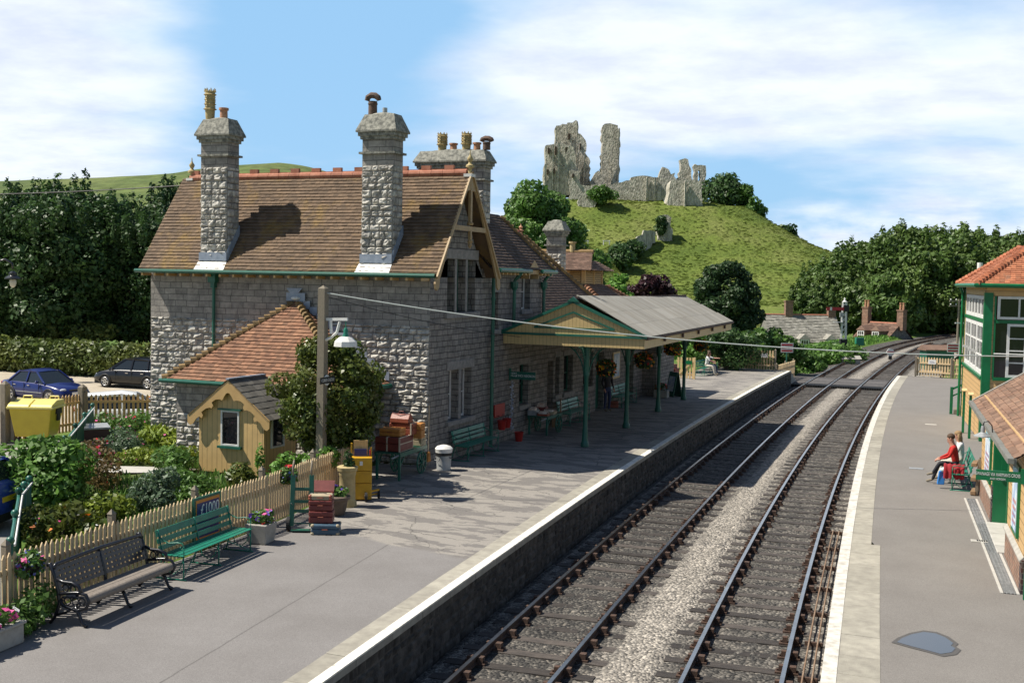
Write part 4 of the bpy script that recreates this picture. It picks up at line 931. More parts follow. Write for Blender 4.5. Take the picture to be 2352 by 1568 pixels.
# two-storey block and the single-storey range along the platform
op = [(4.62, 5.12, 3.75, 4.95), (7.15, 7.95, 4.35, 5.55), (7.10, 7.95, 1.05, 2.45), (8.88, 9.80, 0, 2.5), (9.86, 10.5, 0, 2.4), (10.70, 11.15, 1.1, 2.5), (11.65, 12.7, 1.1, 2.5), (13.95, 15.2, 1.1, 2.5), (15.6, 16.7, 0, 2.4), (20.0, 21.2, 0, 2.4)]
w = MB(); wall_holes(w, (-.06, 0, 0), (0, 1, 0), XP, 3.7, 9.1, -.2, 5.7, [q for q in op if q[1] < 9.1], .30)
wall_holes(w, (-.06, 0, 0), (0, 1, 0), XP, 9.1, 22.7, -.2, 3.3, [q for q in op if q[0] > 9.2], .30)
w.build('platform_wall', M['wall'], sb, fixn=False)
w = MB(); w.box(-5.5, -.07, 9.0, 9.1, 2.5, 5.7); w.box(-5.6, -5.5, 3.7, 9.1, -.2, 5.7); w.box(-6.2, -.45, 22.6, 22.7, -.2, 3.3); w.box(-6.2, -6.1, 3.7, 22.7, -.2, 3.3); w.build('back_wall', M['wall'], sb)
for (a, b, c, d_) in op:
    if c == 0:
        q = MB(); q.box(-.34, -.30, a, b, 0, d_); cream = abs(a-9.86) < .1
        do = q.build('door', M['cream'] if cream else M['green'], sb)
        if cream: q = MB(); q.box(-.30, -.285, a+.15, b-.12, 1.05, 2.1); q.build('door_glass', M['glass'], do)
        else: q = MB(); q.box(-.30, -.28, a+.06, a+.12, 1.0, 1.12); q.build('handle', M['chrome'], do)
    else: window(sb, (-.06, 0, 0), (0, 1, 0), XP, a, b, c, d_, .24, 'green' if c < 3 else 'white', 1 if b-a < .6 else 2, 2)
d = MB()
for a, b, c, d_ in op:
    if c > 0: d.box(-.06, .02, a-.1, b+.1, c-.16, c-.005); d.box(-.06, -.03, a-.1, b+.1, d_+.005, d_+.22)
d.build('sill', M['dress'], sb, bev=.008)
for (a, b, cc) in ((5.2, 6.0, 'fire'),): pass
# roofs -------------------------------------------------------------
r = MB()
roof_plane(r, [(-10.05, -.38, 5.42), (.38, -.38, 5.42), (.38, 1.85, 8.5), (-10.05, 1.85, 8.5)])
ro = r.build('roof', M['oldtile'], sb, fixn=False)
r = MB(); roof_plane(r, [(.38, 4.08, 5.42), (-10.05, 4.08, 5.42), (-10.05, 1.85, 8.5), (.38, 1.85, 8.5)], w=.3, g=.2); r.build('rear_slope', M['oldtile'], ro, fixn=False)
r = MB()       # hipped roof of the two-storey block
HZ = 7.62
roof_plane(r, [(.3, 3.6, 5.72), (.3, 9.4, 5.72), (-1.28, 7.83, HZ), (-1.28, 3.0, HZ)]); roof_plane(r, [(.3, 9.4, 5.72), (-5.8, 9.4, 5.72), (-2.9, 7.83, HZ), (-1.28, 7.83, HZ)])
r.add([(-1.28, 3, HZ), (-1.28, 7.83, HZ), (-2.9, 7.83, HZ), (-2.9, 3, HZ)], [(0, 1, 2, 3)])
r.build('block_roof', M['darktile'], ro, fixn=False)
r = MB(); roof_plane(r, [(.3, 8.0, 3.3), (.3, 18.7, 3.3), (-3.0, 14.3, 7.22), (-3.0, 8.0, 7.22)]); roof_plane(r, [(.3, 18.7, 3.3), (-6.3, 18.7, 3.3), (-3.0, 14.3, 7.22)]); roof_plane(r, [(-6.3, 18.7, 3.3), (-6.3, 8, 3.3), (-3.0, 8, 7.22), (-3.0, 14.3, 7.22)], w=.4, g=.25)
r.build('long_roof', M['darktile'], ro, fixn=False)
r = MB(); hip_tiles(r, (.3, 9.4, 5.75), (-1.28, 7.83, HZ+.03), .09, .2); hip_tiles(r, (.3, 18.7, 3.35), (-3.0, 14.3, 7.25), .10, .2); r.build('hip_tiles', M['bonnet'], ro)
r = MB(); n = 26
for k in range(n):
    x = -9.75+k*.385; r.tube([(x, 1.85, 8.50), (x+.375, 1.85, 8.50)], .115, 10)
    if k % 2 == 0: r.box(x+.03, x+.33, 1.80, 1.90, 8.56, 8.74)
    else: r.box(x-.05, x+.41, 1.82, 1.88, 8.56, 8.63)
for k in range(10): y = 10.5+k*.38; r.tube([(-3.0, y, 7.22), (-3.0, y+.37, 7.22)], .10, 8); r.box(-3.03, -2.97, y+.05, y+.25, 7.29, 7.40) if k % 2 else None
r.build('ridge_tiles', M['ridge'], ro)
def finial(c, h, m='buffpot', s=1): 
    f = MB(); f.lathe([(.075*s, 0), (.06*s, .12*h), (.06*s, .3*h), (.13*s, .33*h), (.13*s, .40*h), (.07*s, .46*h), (.045*s, .52*h), (.085*s, .62*h), (.09*s, .68*h), (.04*s, .78*h), (.018*s, .85*h), (.012*s, h)], c, 10); return f.build('finial', M[m], ro, smooth=True)
finial((-9.72, 1.85, 8.45), .72); finial((.34, 1.85, 8.42), .75); finial((-3.0, 14.3, 7.2), .45, 'redpot')
l = MB(); l.box(-9.86, -9.6, 1.72, 1.98, 8.42, 8.50); l.box(.2, .45, 1.70, 2.0, 8.38, 8.47); l.build('saddle', M['whitelead'], ro)
# gutters, rafters, pipes
g = MB(); g.tube([(-10.1, -.44, 5.44), (.36, -.44, 5.44)], .062, 8); g.box(-10.1, .36, -.46, -.36, 5.42, 5.50); g.build('gutter', M['green'], sb)
g = MB(); g.tube([(.36, 4.2, 5.66), (.36, 6.95, 5.66)], .07, 8); g.tube([(.36, 7.98, 5.66), (.36, 9.45, 5.66)], .07, 8); g.build('gutter', M['green'], sb)
for k in range(21): q = MB(); q.box(-9.9+k*.49, -9.83+k*.49, -.40, 0, 5.29, 5.37); q.build('rafter_end', M['buffp'], sb)
q = MB()
for k in range(9): q.box(0, .32, 4.25+k*.33, 4.31+k*.33, 5.52, 5.6) if not 7.05 < 4.25+k*.33+.03 < 8 else None
for k in range(4): q.box(0, .32, 8.1+k*.33, 8.16+k*.33, 5.52, 5.6)
q.build('rafter_ends', M['buffp'], sb)
q = MB(); q.add([(.26, 7.05, 5.75), (.26, 7.98, 5.75), (.26, 7.51, 6.05)], [(0, 1, 2)]); q.box(-.05, .25, 7.06, 7.12, 5.4, 5.75); q.box(-.05, .25, 7.93, 7.99, 5.4, 5.75); q.box(0, .24, 7.08, 7.97, 5.56, 5.70); q.build('dormer_head', M['bargeb'], sb)
q = MB(); q.tube([(-7.37, -.09, 2.8), (-7.37, -.09, 5.15)], .05, 8); q.box(-7.5, -7.24, -.22, -.02, 5.12, 5.40); q.box(-7.44, -7.30, -.17, -.03, 4.95, 5.12); q.build('downpipe', M['green'], sb)
q = MB(); q.tube([(.08, 4.38, 0), (.08, 4.38, 5.5)], .06, 8)
for z in (.9, 2.2, 3.5, 4.7): q.tube([(.08, 4.38, z), (.08, 4.38, z+.09)], .078, 8)
q.build('downpipe', M['green'], sb)
for y in (6.15, 8.95): q = MB(); q.tube([(.08, y, 3.4), (.08, y, 5.2), (.10, y, 5.35), (.34, y, 5.62)], .06, 8); q.lathe([(.06, 0), (.13, .12), (.13, .3)], (.08, y, 5.0), 8); q.build('downpipe', M['green'], sb)
# bargeboards on the platform gable
for s in (-1, 1):
    Y = lambda y: 1.85+s*y
    b = MB(); out = [(0, 8.53), (2.27, 5.38), (2.33, 5.22), (2.30, 5.08), (2.20, 5.03), (2.10, 5.10), (2.05, 5.35), (1.80, 5.78), (1.52, 6.25), (1.22, 6.72), (1.12, 6.78), (1.02, 6.80), (1.0, 6.93), (.86, 7.2), (.62, 7.58), (.3, 7.95), (.12, 7.98), (0, 8.0)]
    b.prism([(Y(y), z) for y, z in out], .34, .40, 'x'); b.beam((.42, Y(0), 8.53), (.42, Y(2.27), 5.40), .05, .07); b.build('bargeboard', M['bargeb'], sb)
b = MB(); b.box(.335, .405, .80, 2.90, 6.78, 6.92); b.box(.33, .41, 1.79, 1.91, 7.0, 8.35); b.box(.33, .41, 1.80, 1.90, 6.4, 6.80); b.lathe([(.02, 0), (.07, .08), (.05, .14), (.09, .2), (.05, .26)], (.37, 1.85, 6.28), 8); b.lathe([(.09, 0), (.11, .06), (.06, .1)], (.37, 1.85, 6.96), 8)
b.build('gable_tie', M['bargeb'], sb)
# chimneys ------------------------------------------------------------
def chimney(u0, u1, v0, v1, zb, zt, pots, capm='capstone', cover=.13, caph=.48, rock=True, apron=None):
    sh = MB(); sh.box(u0, u1, v0, v1, zb, zt, 1)
    if rock:
        top = zt-.75
        rockface(sh, (u0, v0, zb), (1, 0, 0), u1-u0, top-zb, YN, .06, .14, .24, .16, .34, m=0, nx=4, ny=4); rockface(sh, (u1, v0, zb), (0, 1, 0), v1-v0, top-zb, XP, .03, .16, .24, .2, .4, m=0)
        rockface(sh, (u0, v1, zb), (0, -1, 0), v1-v0, top-zb, (-1, 0, 0), .05, m=0)
    co = sh.build('chimney', [M['stone'], M['ashlar']], ro)
    k = MB(); e = .08; k.box(u0-e, u1+e, v0-e, v1+e, zt-.42, zt-.36)
    k.box(u0-.05, u1+.05, v0-.05, v1+.05, zt, zt+.09); k.box(u0-.10, u1+.10, v0-.10, v1+.10, zt+.09, zt+.20); c = cover+.02; i = -.01
    a = [(u0-c, v0-c), (u1+c, v0-c), (u1+c, v1+c), (u0-c, v1+c)]; b_ = [(u0+.03, v0+.06), (u1-.03, v0+.06), (u1-.03, v1-.06), (u0+.03, v1-.06)]; z0 = zt+.20; z1 = zt+.24+caph
    k.add([(*p, z0) for p in a]+[(*p, z0+.05) for p in a]+[(*p, z1) for p in b_], [(0, 1, 5, 4), (1, 2, 6, 5), (2, 3, 7, 6), (3, 0, 4, 7), (4, 5, 9, 8), (5, 6, 10, 9), (6, 7, 11, 10), (7, 4, 8, 11), (3, 2, 1, 0), (8, 9, 10, 11)])
    k.ball(((u0+u1)/2, (v0+v1)/2, z1-.02), ((u1-u0)*.42, (v1-v0)*.36, .09), 10)
    k.build('cap', M[capm], co)
    for kind, u, h in pots:
        p = MB(); c = (u, (v0+v1)/2, z1+.02); n = 12
        if kind == 'crown':
            p.lathe([(.13, 0), (.14, .08*h), (.15, .30*h), (.21, .33*h), (.15, .37*h), (.15, .46*h), (.19, .49*h), (.15, .52*h), (.15, .6*h), (.18, .63*h), (.15, .66*h), (.15, .76*h), (.20, .80*h), (.15, .84*h), (.16, .9*h)], c, n)
            for a in range(8): p.prism([(c[0]+.16*cos(a*pi/4-.3), c[2]+.88*h), (c[0]+.16*cos(a*pi/4+.3), c[2]+.88*h), (c[0]+.16*cos(a*pi/4), c[2]+h)], c[1]+.15*sin(a*pi/4)-.015, c[1]+.15*sin(a*pi/4)+.015, 'y')
            for a in (-1.6, 0, 1.6, 3.1):
                for zz in (.40, .56, .70): p.ball((c[0]+.15*cos(a), c[1]+.15*sin(a), c[2]+zz*h), (.05, .05, .05), 6)
            p.build('chimney_pot', M['buffpot'], co, smooth=True)
        elif kind == 'red': p.lathe([(.12, 0), (.115, h*.75), (.15, h*.78), (.15, h*.98), (.12, h), (.10, h), (.10, h*.5)], c, n); p.build('chimney_pot', M['redpot'], co, smooth=True)
        elif kind == 'metal': p.lathe([(.07, 0), (.07, h), (.05, h)], c, n); p.build('chimney_pot', M['galv'], co, smooth=True)
        else:
            p.lathe([(.13, 0), (.125, h*.5), (.14, h*.52), (.14, h*.58), (.125, h*.6), (.13, h*.68)], c, n)
            p.tube([(c[0]-.19, c[1], c[2]+h*.72), (c[0]-.16, c[1], c[2]+h*.90), (c[0]-.05, c[1], c[2]+h), (c[0]+.08, c[1], c[2]+h*.97), (c[0]+.18, c[1], c[2]+h*.85), (c[0]+.20, c[1], c[2]+h*.74)], [.075, .085, .09, .09, .085, .075], 8); p.build('chimney_pot', M['soot'], co, smooth=True)
    if apron:
        q = MB(); S = 1.38; f = lambda y: 5.42+(y+.38)*S+.05
        q.add([(u0-.09, -.36, f(-.36)), (u1+.03, -.36, f(-.36)), (u1+.02, v0-.05, f(v0-.05)), (u0-.05, v0-.05, f(v0-.05))], [(0, 1, 2, 3)]); q.build('lead_apron', M['whitelead'], co)
        q = MB(); q.box(u0-.02, u1+.02, v0-.07, v0+.02, f(v0)-.05, f(v0)+.2); q.prism([(v0, f(v0)), (v0, f(v0)+.3), (v1, f(v1)+.25), (v1, f(v1)-.05)], u1, u1+.045, 'x'); q.build('flashing', M['lead'], co)
    return co
chimney(-7.84, -6.86, -.12, .46, 5.5, 9.38, [('crown', -7.73, .95), ('red', -7.22, .34)], apron=1)
chimney(-2.18, -1.17, -.12, .46, 5.5, 9.32, [('cowl', -2.02, .56), ('metal', -1.62, .18)], apron=1)
chimney(-3.36, -.94, 5.75, 6.35, 6.2, 9.06, [('crown', -2.62, .62), ('red', -2.20, .25), ('crown', -1.72, .62), ('red', -1.33, .25), ('cowl', -.98, .38)], caph=.36)
chimney(-2.50, -1.84, 16.0, 16.6, 4.3, 7.22, [], caph=.38)
# lean-to with a hipped tiled roof ------------------------------------------
lt = MB(); lt.box(-7.3, -1.72, -1.92, -.005, -.2, 2.3, 0); lt.build('lean_to_wall', M['ashlar'], sb)
lt = MB(); rockface(lt, (-7.3, -1.92, -.15), (1, 0, 0), 5.58, 1.45, YN, .06, .14, .22, .2, .45); rockface(lt, (-7.3, 0, -.15), (0, -1, 0), 1.92, 1.6, (-1, 0, 0), .05); rockface(lt, (-1.72, -1.92, -.15), (0, 1, 0), 1.92, 1.8, XP, .05); lt.build('rock_faced_stonework', M['stone'], sb)
AP = (-4.42, -.03, 4.64); cl, crn = (-7.62, -2.16, 2.30), (-1.25, -2.16, 2.30)
r = MB(); roof_plane(r, [cl, crn, AP]); roof_plane(r, [(-7.62, -.03, 2.30), cl, AP]); roof_plane(r, [crn, (-1.25, -.03, 2.30), AP])
lr = r.build('lean_to_roof', M['redtile'], sb, fixn=False)
r = MB(); hip_tiles(r, cl, AP, .10, .19); hip_tiles(r, crn, AP, .10, .19); r.build('hip_tiles', M['bonnet'], lr)
q = MB(); q.tube([(-7.66, -.02, 2.25), (-7.66, -2.22, 2.25), (-1.21, -2.22, 2.25), (-1.21, -.02, 2.25)], .062, 8); q.build('gutter', M['green'], lr)
q = MB()
for k in range(13):
    f = (k+.5)/13; x = AP[0]+(-1.25-AP[0])*f; z = AP[2]+(2.3-AP[2])*f; q.box(x-.13, x+.13, -.068, -.07-.012, z+.02, z+.26)
q.box(-4.75, -4.1, -.085, -.07, 4.62, 4.86); q.prism([(-4.62, 4.86), (-4.75, 5.0), (-4.2, 5.0), (-4.33, 4.86)], -.085, -.07, 'y'); q.build('stepped_flashing', M['lead'], lr)
q = MB(); q.ball((AP[0], AP[1]-.06, AP[2]+.06), (.16, .1, .06), 8); q.build('apex_cap', M['whitelead'], lr)
# roof of the north annexe with its louvred lantern
ax = MB(); roof_plane(ax, [(.2, 18.6, 3.35), (.2, 26.3, 3.35), (-2.4, 23.6, 5.2), (-2.4, 20.8, 5.2)]); roof_plane(ax, [(.2, 26.3, 3.35), (-6.6, 26.3, 3.35), (-4.8, 23.6, 5.2), (-2.4, 23.6, 5.2)]); roof_plane(ax, [(-6.6, 18.6, 3.35), (.2, 18.6, 3.35), (-2.4, 20.8, 5.2), (-4.8, 20.8, 5.2)])
ao = ax.build('annexe_roof', M['midtile'], ro, fixn=False)
q = MB(); hip_tiles(q, (.2, 26.3, 3.4), (-2.4, 23.6, 5.22), .11, .22); hip_tiles(q, (.2, 18.6, 3.4), (-2.4, 20.8, 5.22), .11, .22); q.build('hip_tiles', M['redtile'], ro)
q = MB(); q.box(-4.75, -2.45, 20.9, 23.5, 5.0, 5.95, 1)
for k in range(7):
    z = 5.22+k*.1; q.prism([(20.85, z), (20.90, z+.075), (20.87, z+.08), (20.82, z+.005)], -4.65, -2.6, 'x'); q.prism([(-2.40, z), (-2.45, z+.075), (-2.42, z+.08), (-2.37, z+.005)], 20.95, 23.4, 'y')
for x in (-4.75, -3.95, -3.2, -2.5): q.box(x-.05, x+.06, 20.80, 20.9, 5.1, 5.95)
for y in (20.86, 22.2, 23.45): q.box(-2.45, -2.36, y-.05, y+.05, 5.1, 5.95)
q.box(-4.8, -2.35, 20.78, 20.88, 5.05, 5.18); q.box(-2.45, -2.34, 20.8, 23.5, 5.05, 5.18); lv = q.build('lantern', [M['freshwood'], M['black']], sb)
q = MB(); roof_plane(q, [(-5.2, 20.4, 5.84), (-1.95, 20.4, 5.84), (-2.5, 22.2, 6.72), (-5.2, 22.2, 6.72)]); roof_plane(q, [(-1.95, 20.4, 5.84), (-1.95, 24.0, 5.84), (-2.5, 22.8, 6.3), (-2.5, 21.6, 6.3)]); q.build('lantern_roof', M['midtile'], lv, fixn=False)
q = MB(); q.tube([(-5.2, 22.2, 6.72), (-2.45, 22.2, 6.72)], .11, 8); q.build('ridge_tiles', M['bonnet'], lv)
q = MB(); q.lathe([(.14, 0), (.13, .4), (.19, .42), (.19, .5), (.1, .5)], (-3.5, 22.2, 6.7), 10); q.build('vent_pot', M['buffpot'], lv)
# projecting bay at the north end
b = MB(); wall_holes(b, (0, 22.72, 0), (1, 0, 0), YN, -.05, .62, 0, 3.2, [], .3); wall_holes(b, (0, 22.72, 0), (1, 0, 0), YN, -1.2, -.05, 0, 3.2, [(-.85, -.06, .75, 2.6)], .3); b.box(-1.2, .62, 22.73, 26, -.2, 3.2); b.build('end_bay', M['wall'], sb, fixn=False)
b = MB(); b.quad((-.9, 22.725, .7), (-.05, 22.725, .7), (-.05, 22.725, 2.65), (-.9, 22.725, 2.65)); b.build('opening_dark_sheet', M['black'], sb)  # black sheet stands in for the shade inside the bay
# ------------------------------------------------------------------ timber hut
ht = thing('timber_hut', 'small buff boarded hut with scalloped bargeboards and slate roof, in front of the lean-to', 'hut')
q = MB(); x0, x1, y0, y1 = -4.85, -2.78, -4.05, -2.55; xm = (x0+x1)/2
q.add([(x0, y0, .1), (x1, y0, .1), (x1, y0, 1.72), (xm, y0, 2.48), (x0, y0, 1.72)], [(0, 1, 2, 3, 4)]); q.quad((x1, y0, .1), (x1, y1, .1), (x1, y1, 1.72), (x1, y0, 1.72)); q.quad((x0, y0, .1), (x0, y1, .1), (x0, y1, 1.72), (x0, y0, 1.72)); q.quad((x0, y1, .1), (x1, y1, .1), (x1, y1, 1.72), (x0, y1, 1.72)); q.build('wall', M['buff'], ht)
q = MB(); q.box(x0+.06, x1-.06, y0+.06, y1, -.1, .1); q.build('brick_base', M['brick'], ht)
q = MB(); roof_plane(q, [(x1+.22, y0-.16, 1.60), (x1+.22, y1, 1.60), (xm, y1, 2.62), (xm, y0-.16, 2.62)], w=.3, g=.22, th=.008); roof_plane(q, [(x0-.24, y1, 1.60), (x0-.24, y0-.16, 1.60), (xm, y0-.16, 2.62), (xm, y1, 2.62)], w=.3, g=.22, th=.008)
hr = q.build('roof', M['slate'], ht, fixn=False)
q = MB(); q.beam((xm, y0-.18, 2.63), (xm, y1, 2.63), .1, .04); q.build('ridge', M['lead'], hr)
for s in (-1, 1):
    X = lambda d: xm+s*d
    o_ = [(0, 2.60), (1.30, 1.60), (1.30, 1.40), (1.22, 1.33), (1.12, 1.38), (1.02, 1.52), (.92, 1.58), (.84, 1.54), (.80, 1.62), (.85, 1.70), (.72, 1.80), (.58, 1.84), (.52, 1.82), (.47, 1.90), (.52, 1.98), (.40, 2.06), (.26, 2.08), (.18, 2.05), (.12, 2.16), (.06, 2.24), (0, 2.26)]
    b = MB(); b.prism([(X(a), z) for a, z in o_], y0-.15, y0-.12, 'y'); b.build('bargeboard', M['buffp'], ht)
window(ht, (0, y0-.01, 0), (1, 0, 0), YN, -4.12, -3.54, .84, 1.78, -.012, 'white', 1, 1, fw=.045)
q = MB(); q.box(-4.2, -3.46, y0-.08, y0-.005, 1.785, 1.83); q.box(-4.2, -3.46, y0-.10, y0-.005, .77, .83); q.build('window_trim', M['green'], ht)
window(ht, (x1+.01, 0, 0), (0, 1, 0), XP, -3.75, -3.15, .8, 1.65, -.012, 'white', 1, 1, fw=.05)
# ------------------------------------------------------------------ platform canopy
cn = thing('platform_canopy', 'cream and green gabled platform canopy on cast iron columns', 'canopy', (2.3, 5.5, 0))
cn_l = lambda mb, nm, m, **k: mb.build(nm, m, cn, loc=(-2.3, -5.5, 0), **k)
q = MB(); q.box(-.02, 4.78, 5.50, 5.53, 3.27, 3.62); q.add([(-.02, 5.50, 3.64), (4.78, 5.50, 3.64), (2.40, 5.50, 4.66)], [(0, 1, 2)]); cn_l(q, 'gable_boards', M['canopyb'])
q = MB(); q.beam((-.08, 5.47, 3.62), (4.84, 5.47, 3.62), .06, .07); q.beam((-.10, 5.46, 3.64), (2.42, 5.46, 4.72), .08, .09); q.beam((4.88, 5.46, 3.64), (2.38, 5.46, 4.72), .08, .09)
q.beam((1.06, 5.485, 3.84), (3.80, 5.485, 3.84), .03, .05); q.beam((1.08, 5.484, 3.85), (2.41, 5.484, 4.36), .03, .05); q.beam((3.78, 5.484, 3.85), (2.41, 5.484, 4.36), .03, .05); q.prism([(2.2, 4.70), (2.6, 4.70), (2.41, 4.86)], 5.40, 5.50, 'y'); cn_l(q, 'trim', M['green'])
q = MB(); roof_plane(q, [(4.90, 5.44, 3.66), (4.22, 22.4, 3.66), (2.2, 21.5, 4.74), (2.41, 5.44, 4.74)], w=.85, g=.78, th=.005, jit=.002); roof_plane(q, [(-.12, 21.4, 3.64), (-.12, 5.44, 3.64), (2.41, 5.44, 4.74), (2.2, 21.5, 4.74)], w=.85, g=.78, th=.005, jit=.002); cn_l(q, 'roof', M['canroof'] if 'canroof' in M else mat('weathered_roof_sheets', (.26, .235, .19), .8, (.36, .34, .295), 1.1, .5, island=.10, stretch=(.35, 2.6, 1), bump=.15), fixn=False)
q = MB(); q.tube([(2.41, 5.42, 4.77), (2.2, 21.5, 4.77)], .05, 6); cn_l(q, 'ridge_capping', M['soot'])
q = MB(); q.quad((4.78, 5.5, 3.27), (4.15, 22.3, 3.27), (4.15, 22.3, 3.56), (4.78, 5.5, 3.56)); q.quad((4.74, 5.5, 3.27), (4.11, 22.3, 3.27), (4.11, 22.3, 3.56), (4.74, 5.5, 3.56)); q.quad((4.74, 5.5, 3.27), (4.78, 5.5, 3.27), (4.15, 22.3, 3.27), (4.11, 22.3, 3.27)); q.quad((-.02, 22.3, 3.27), (4.15, 22.3, 3.27), (4.15, 22.3, 3.56), (-.02, 22.3, 3.56)); cn_l(q, 'side_fascia', M['cream'])
q = MB(); q.tube([(4.86, 5.45, 3.60), (4.20, 22.4, 3.60)], .055, 6)
for y in (8.2, 11.2, 14.2, 17.2, 20.2): x = 4.80-.0375*(y-5.5); q.box(x, x+.07, y-.05, y+.05, 3.40, 3.6)
cn_l(q, 'gutter', M['soot'])
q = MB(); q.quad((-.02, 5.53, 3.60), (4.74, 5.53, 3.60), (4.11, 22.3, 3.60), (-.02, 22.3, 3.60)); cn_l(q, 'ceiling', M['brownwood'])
for (x, y) in ((2.77, 5.85), (2.60, 11.12), (2.30, 16.76), (2.12, 21.94)):
    c = MB(); c.lathe([(.135, 0), (.135, .12), (.115, .15), (.10, .22), (.092, .5), (.088, .55), (.075, .62), (.072, 2.28), (.10, 2.32), (.10, 2.38), (.085, 2.42), (.10, 2.5), (.10, 3.3)], (0, 0, 0), 14)
    co = c.build('column', M['green'], cn, loc=(x-2.3, y-5.5, 0), smooth=True)
    for k, (dx, dy) in enumerate(((1, 0), (-1, 0), (0, 1), (0, -1))):
        if y > 6 and dy == 0 and False: continue
        b = MB(); P = lambda r_, z: (dx*r_, dy*r_, z)
        arc = [P(.09, 2.42), P(.13, 2.62), P(.22, 2.85), P(.36, 3.06), P(.56, 3.22), P(.74, 3.26)]
        b.tube(arc, .022, 6); b.tube([P(.08, 3.27), P(.78, 3.27)], .022, 6)
        for cx, cz, rr_ in ((.19, 3.13, .10), (.38, 3.19, .06), (.14, 2.90, .05), (.52, 3.235, .03)): b.tube([P(cx+rr_*cos(a*pi/6), cz+rr_*sin(a*pi/6)) for a in range(13)], .011, 5)
        b.build('bracket', M['green'], co)
# ------------------------------------------------------------------ waiting room on the right-hand platform
wr = thing('waiting_room', 'buff boarded waiting room with brick base, green doorway and mottled tiled roof', 'building', (15.30, -7.1, 0), .066)
yA, yB = 3.1, 6.3            # doorway recess
q = MB()
for a, b in ((0, yA), (yB, 10.05)): q.box(0, .30, a, b, .62, 2.62)
q.box(.9, 1.2, yA, yB, 0, 2.6); q.box(.3, 2.5, 10.0, 10.05, 0, 2.55); q.box(.3, 2.5, 0, .05, .6, 2.55); q.box(0, .3, yA, yB, 2.35, 2.62); wo = q.build('wall', M['cladding'], wr)
q = MB()
for a, b in ((0, yA), (yB, 10.05)): q.box(-.02, .30, a, b, -.1, .55)
q.build('brick_base', M['brick'], wr)
q = MB()
for a, b in ((0, yA), (yB, 10.05)): q.prism([(-.07, .55), (-.07, .59), (.0, .66), (.3, .66), (.3, .55)], a, b, 'y')
q.build('stone_plinth', M['conc'], wr, bev=.01)
q = MB(); q.box(-.03, .35, yB-.03, yB+.3, 0, .85); q.box(-.035, .2, -.03, .25, 0, .6); q.build('brick_quoin', M['bluebrick'], wr)
q = MB(); q.box(-.01, .9, yB-.05, yB, .02, 2.5); q.box(.84, .9, yA, yB, 0, 2.4); q.box(-.02, .1, yA-.08, yA, .6, 2.4); q.box(-.025, .1, yB, yB+.12, .85, 2.4)
for k in range(3): q.box(.15+k*.25, .35+k*.25, yB-.075, yB-.05, 1.0, 2.2)
q.build('door_panelling', M['sgreen'], wr)
q = MB()
for k in range(5): q.box(-.15+.002*k, .9, yA+.03+k*.63, yA+.63+k*.63, -.02, .035+.003*(k % 2))
q.build('door_step', M['slab'], wr, bev=.01)
q = MB(); roof_plane(q, [(-.24, 10.2, 2.42), (-.24, -.25, 2.42), (2.7, -.25, 4.3), (2.7, 10.2, 4.3)], w=.2, g=.14, th=.02); wro = q.build('roof', M['brownroof'], wr, fixn=False)
q = MB(); q.beam((-.26, 10.22, 2.43), (2.7, 10.22, 4.33), .12, .05); q.build('verge', M['conc'], wro)
q = MB(); q.beam((-.30, 10.25, 2.39), (-.30, -.3, 2.39), .11, .09); q.beam((-.22, 10.2, 2.36), (-.22, -.25, 2.36), .03, .16); q.build('gutter', mat('grey_gutter', (.16, .16, .14), .6, (.22, .21, .18), 6, .5), wr)
def poster_case(y0_, y1_, z0_, z1_, lab):
    t = thing('poster_case', lab, 'poster', group=None); t.location = wr.location; t.rotation_euler = wr.rotation_euler
    q = MB(); q.box(-.05, -.002, y0_, y1_, z0_, z1_); q.build('frame', M['sgreen'], t)
    q = MB(); q.box(-.058, -.0505, y0_+.09, y1_-.09, z0_+.09, z1_-.30); q.build('sheet', M['poster'], t)
    q = MB(); q.box(-.058, -.0505, y0_+.09, y1_-.09, z1_-.28, z1_-.06); q.build('header', mat('pale_blue_panel', (.30, .50, .56), .5), t)
    q = MB()
    for k in range(4): q.box(-.062, -.059, y0_+.18, y1_-.3, z0_+.2+k*.13, z0_+.27+k*.13)
    q.build('print', mat('poster_print', (.55, .25, .18), .7, (.15, .2, .4), 5, .5), t)
poster_case(6.95, 8.4, .78, 2.08, 'green framed poster case beyond the doorway of the waiting room')
poster_case(.85, 1.85, .80, 2.12, 'green framed poster case on the near end of the waiting room wall')
# ------------------------------------------------------------------ signal box
sg = thing('signal_box', 'two-storey signal box with green corner posts, white sash windows and orange tiled roof', 'signal box', (14.66, 14.0, 0), .087)
BW, BL = 3.7, 8.1
q = MB(); q.box(0, BW, 0, BL, 0, 2.24); q.box(0, .12, .27, .40, 2.24, 5.2); q.box(0, .30, .0, .10, 2.24, 5.2); q.box(.02, BW, .0, .08, 5.1, 5.46); q.box(.0, .08, .1, BL, 5.12, 5.46); q.box(BW-.1, BW, .1, BL, 2.24, 5.4); q.box(.1, BW, BL-.1, BL, 2.24, 5.4); q.box(.0, .06, BL-.25, BL, 2.2, 5.2); q.build('wall', M['cladding'], sg)
q = MB(); q.box(-.03, .25, -.035, .27, 0, 5.22); q.box(-.03, .05, BL-.1, BL+.05, 0, 5.2); q.build('corner_post', M['sgreen'], sg)
q = MB(); q.box(-.06, .04, .27, BL, 2.16, 2.27); q.box(.33, BW, -.07, .02, 2.16, 2.27); q.box(-.02, .05, .27, BL, 4.16, 4.28); q.box(.30, BW, -.02, .02, 4.16, 4.28); q.box(.30, .36, -.02, .03, 2.27, 5.1); q.build('window_trim', M['sgreen'], sg)
for k in range(3): y = .42+k*2.45; window(sg, (0, 0, 0), (0, 1, 0), (-1, 0, 0), y, y+2.38, 2.28, 4.15, .03, 'white', 2, 3, fw=.16, bw=.05)
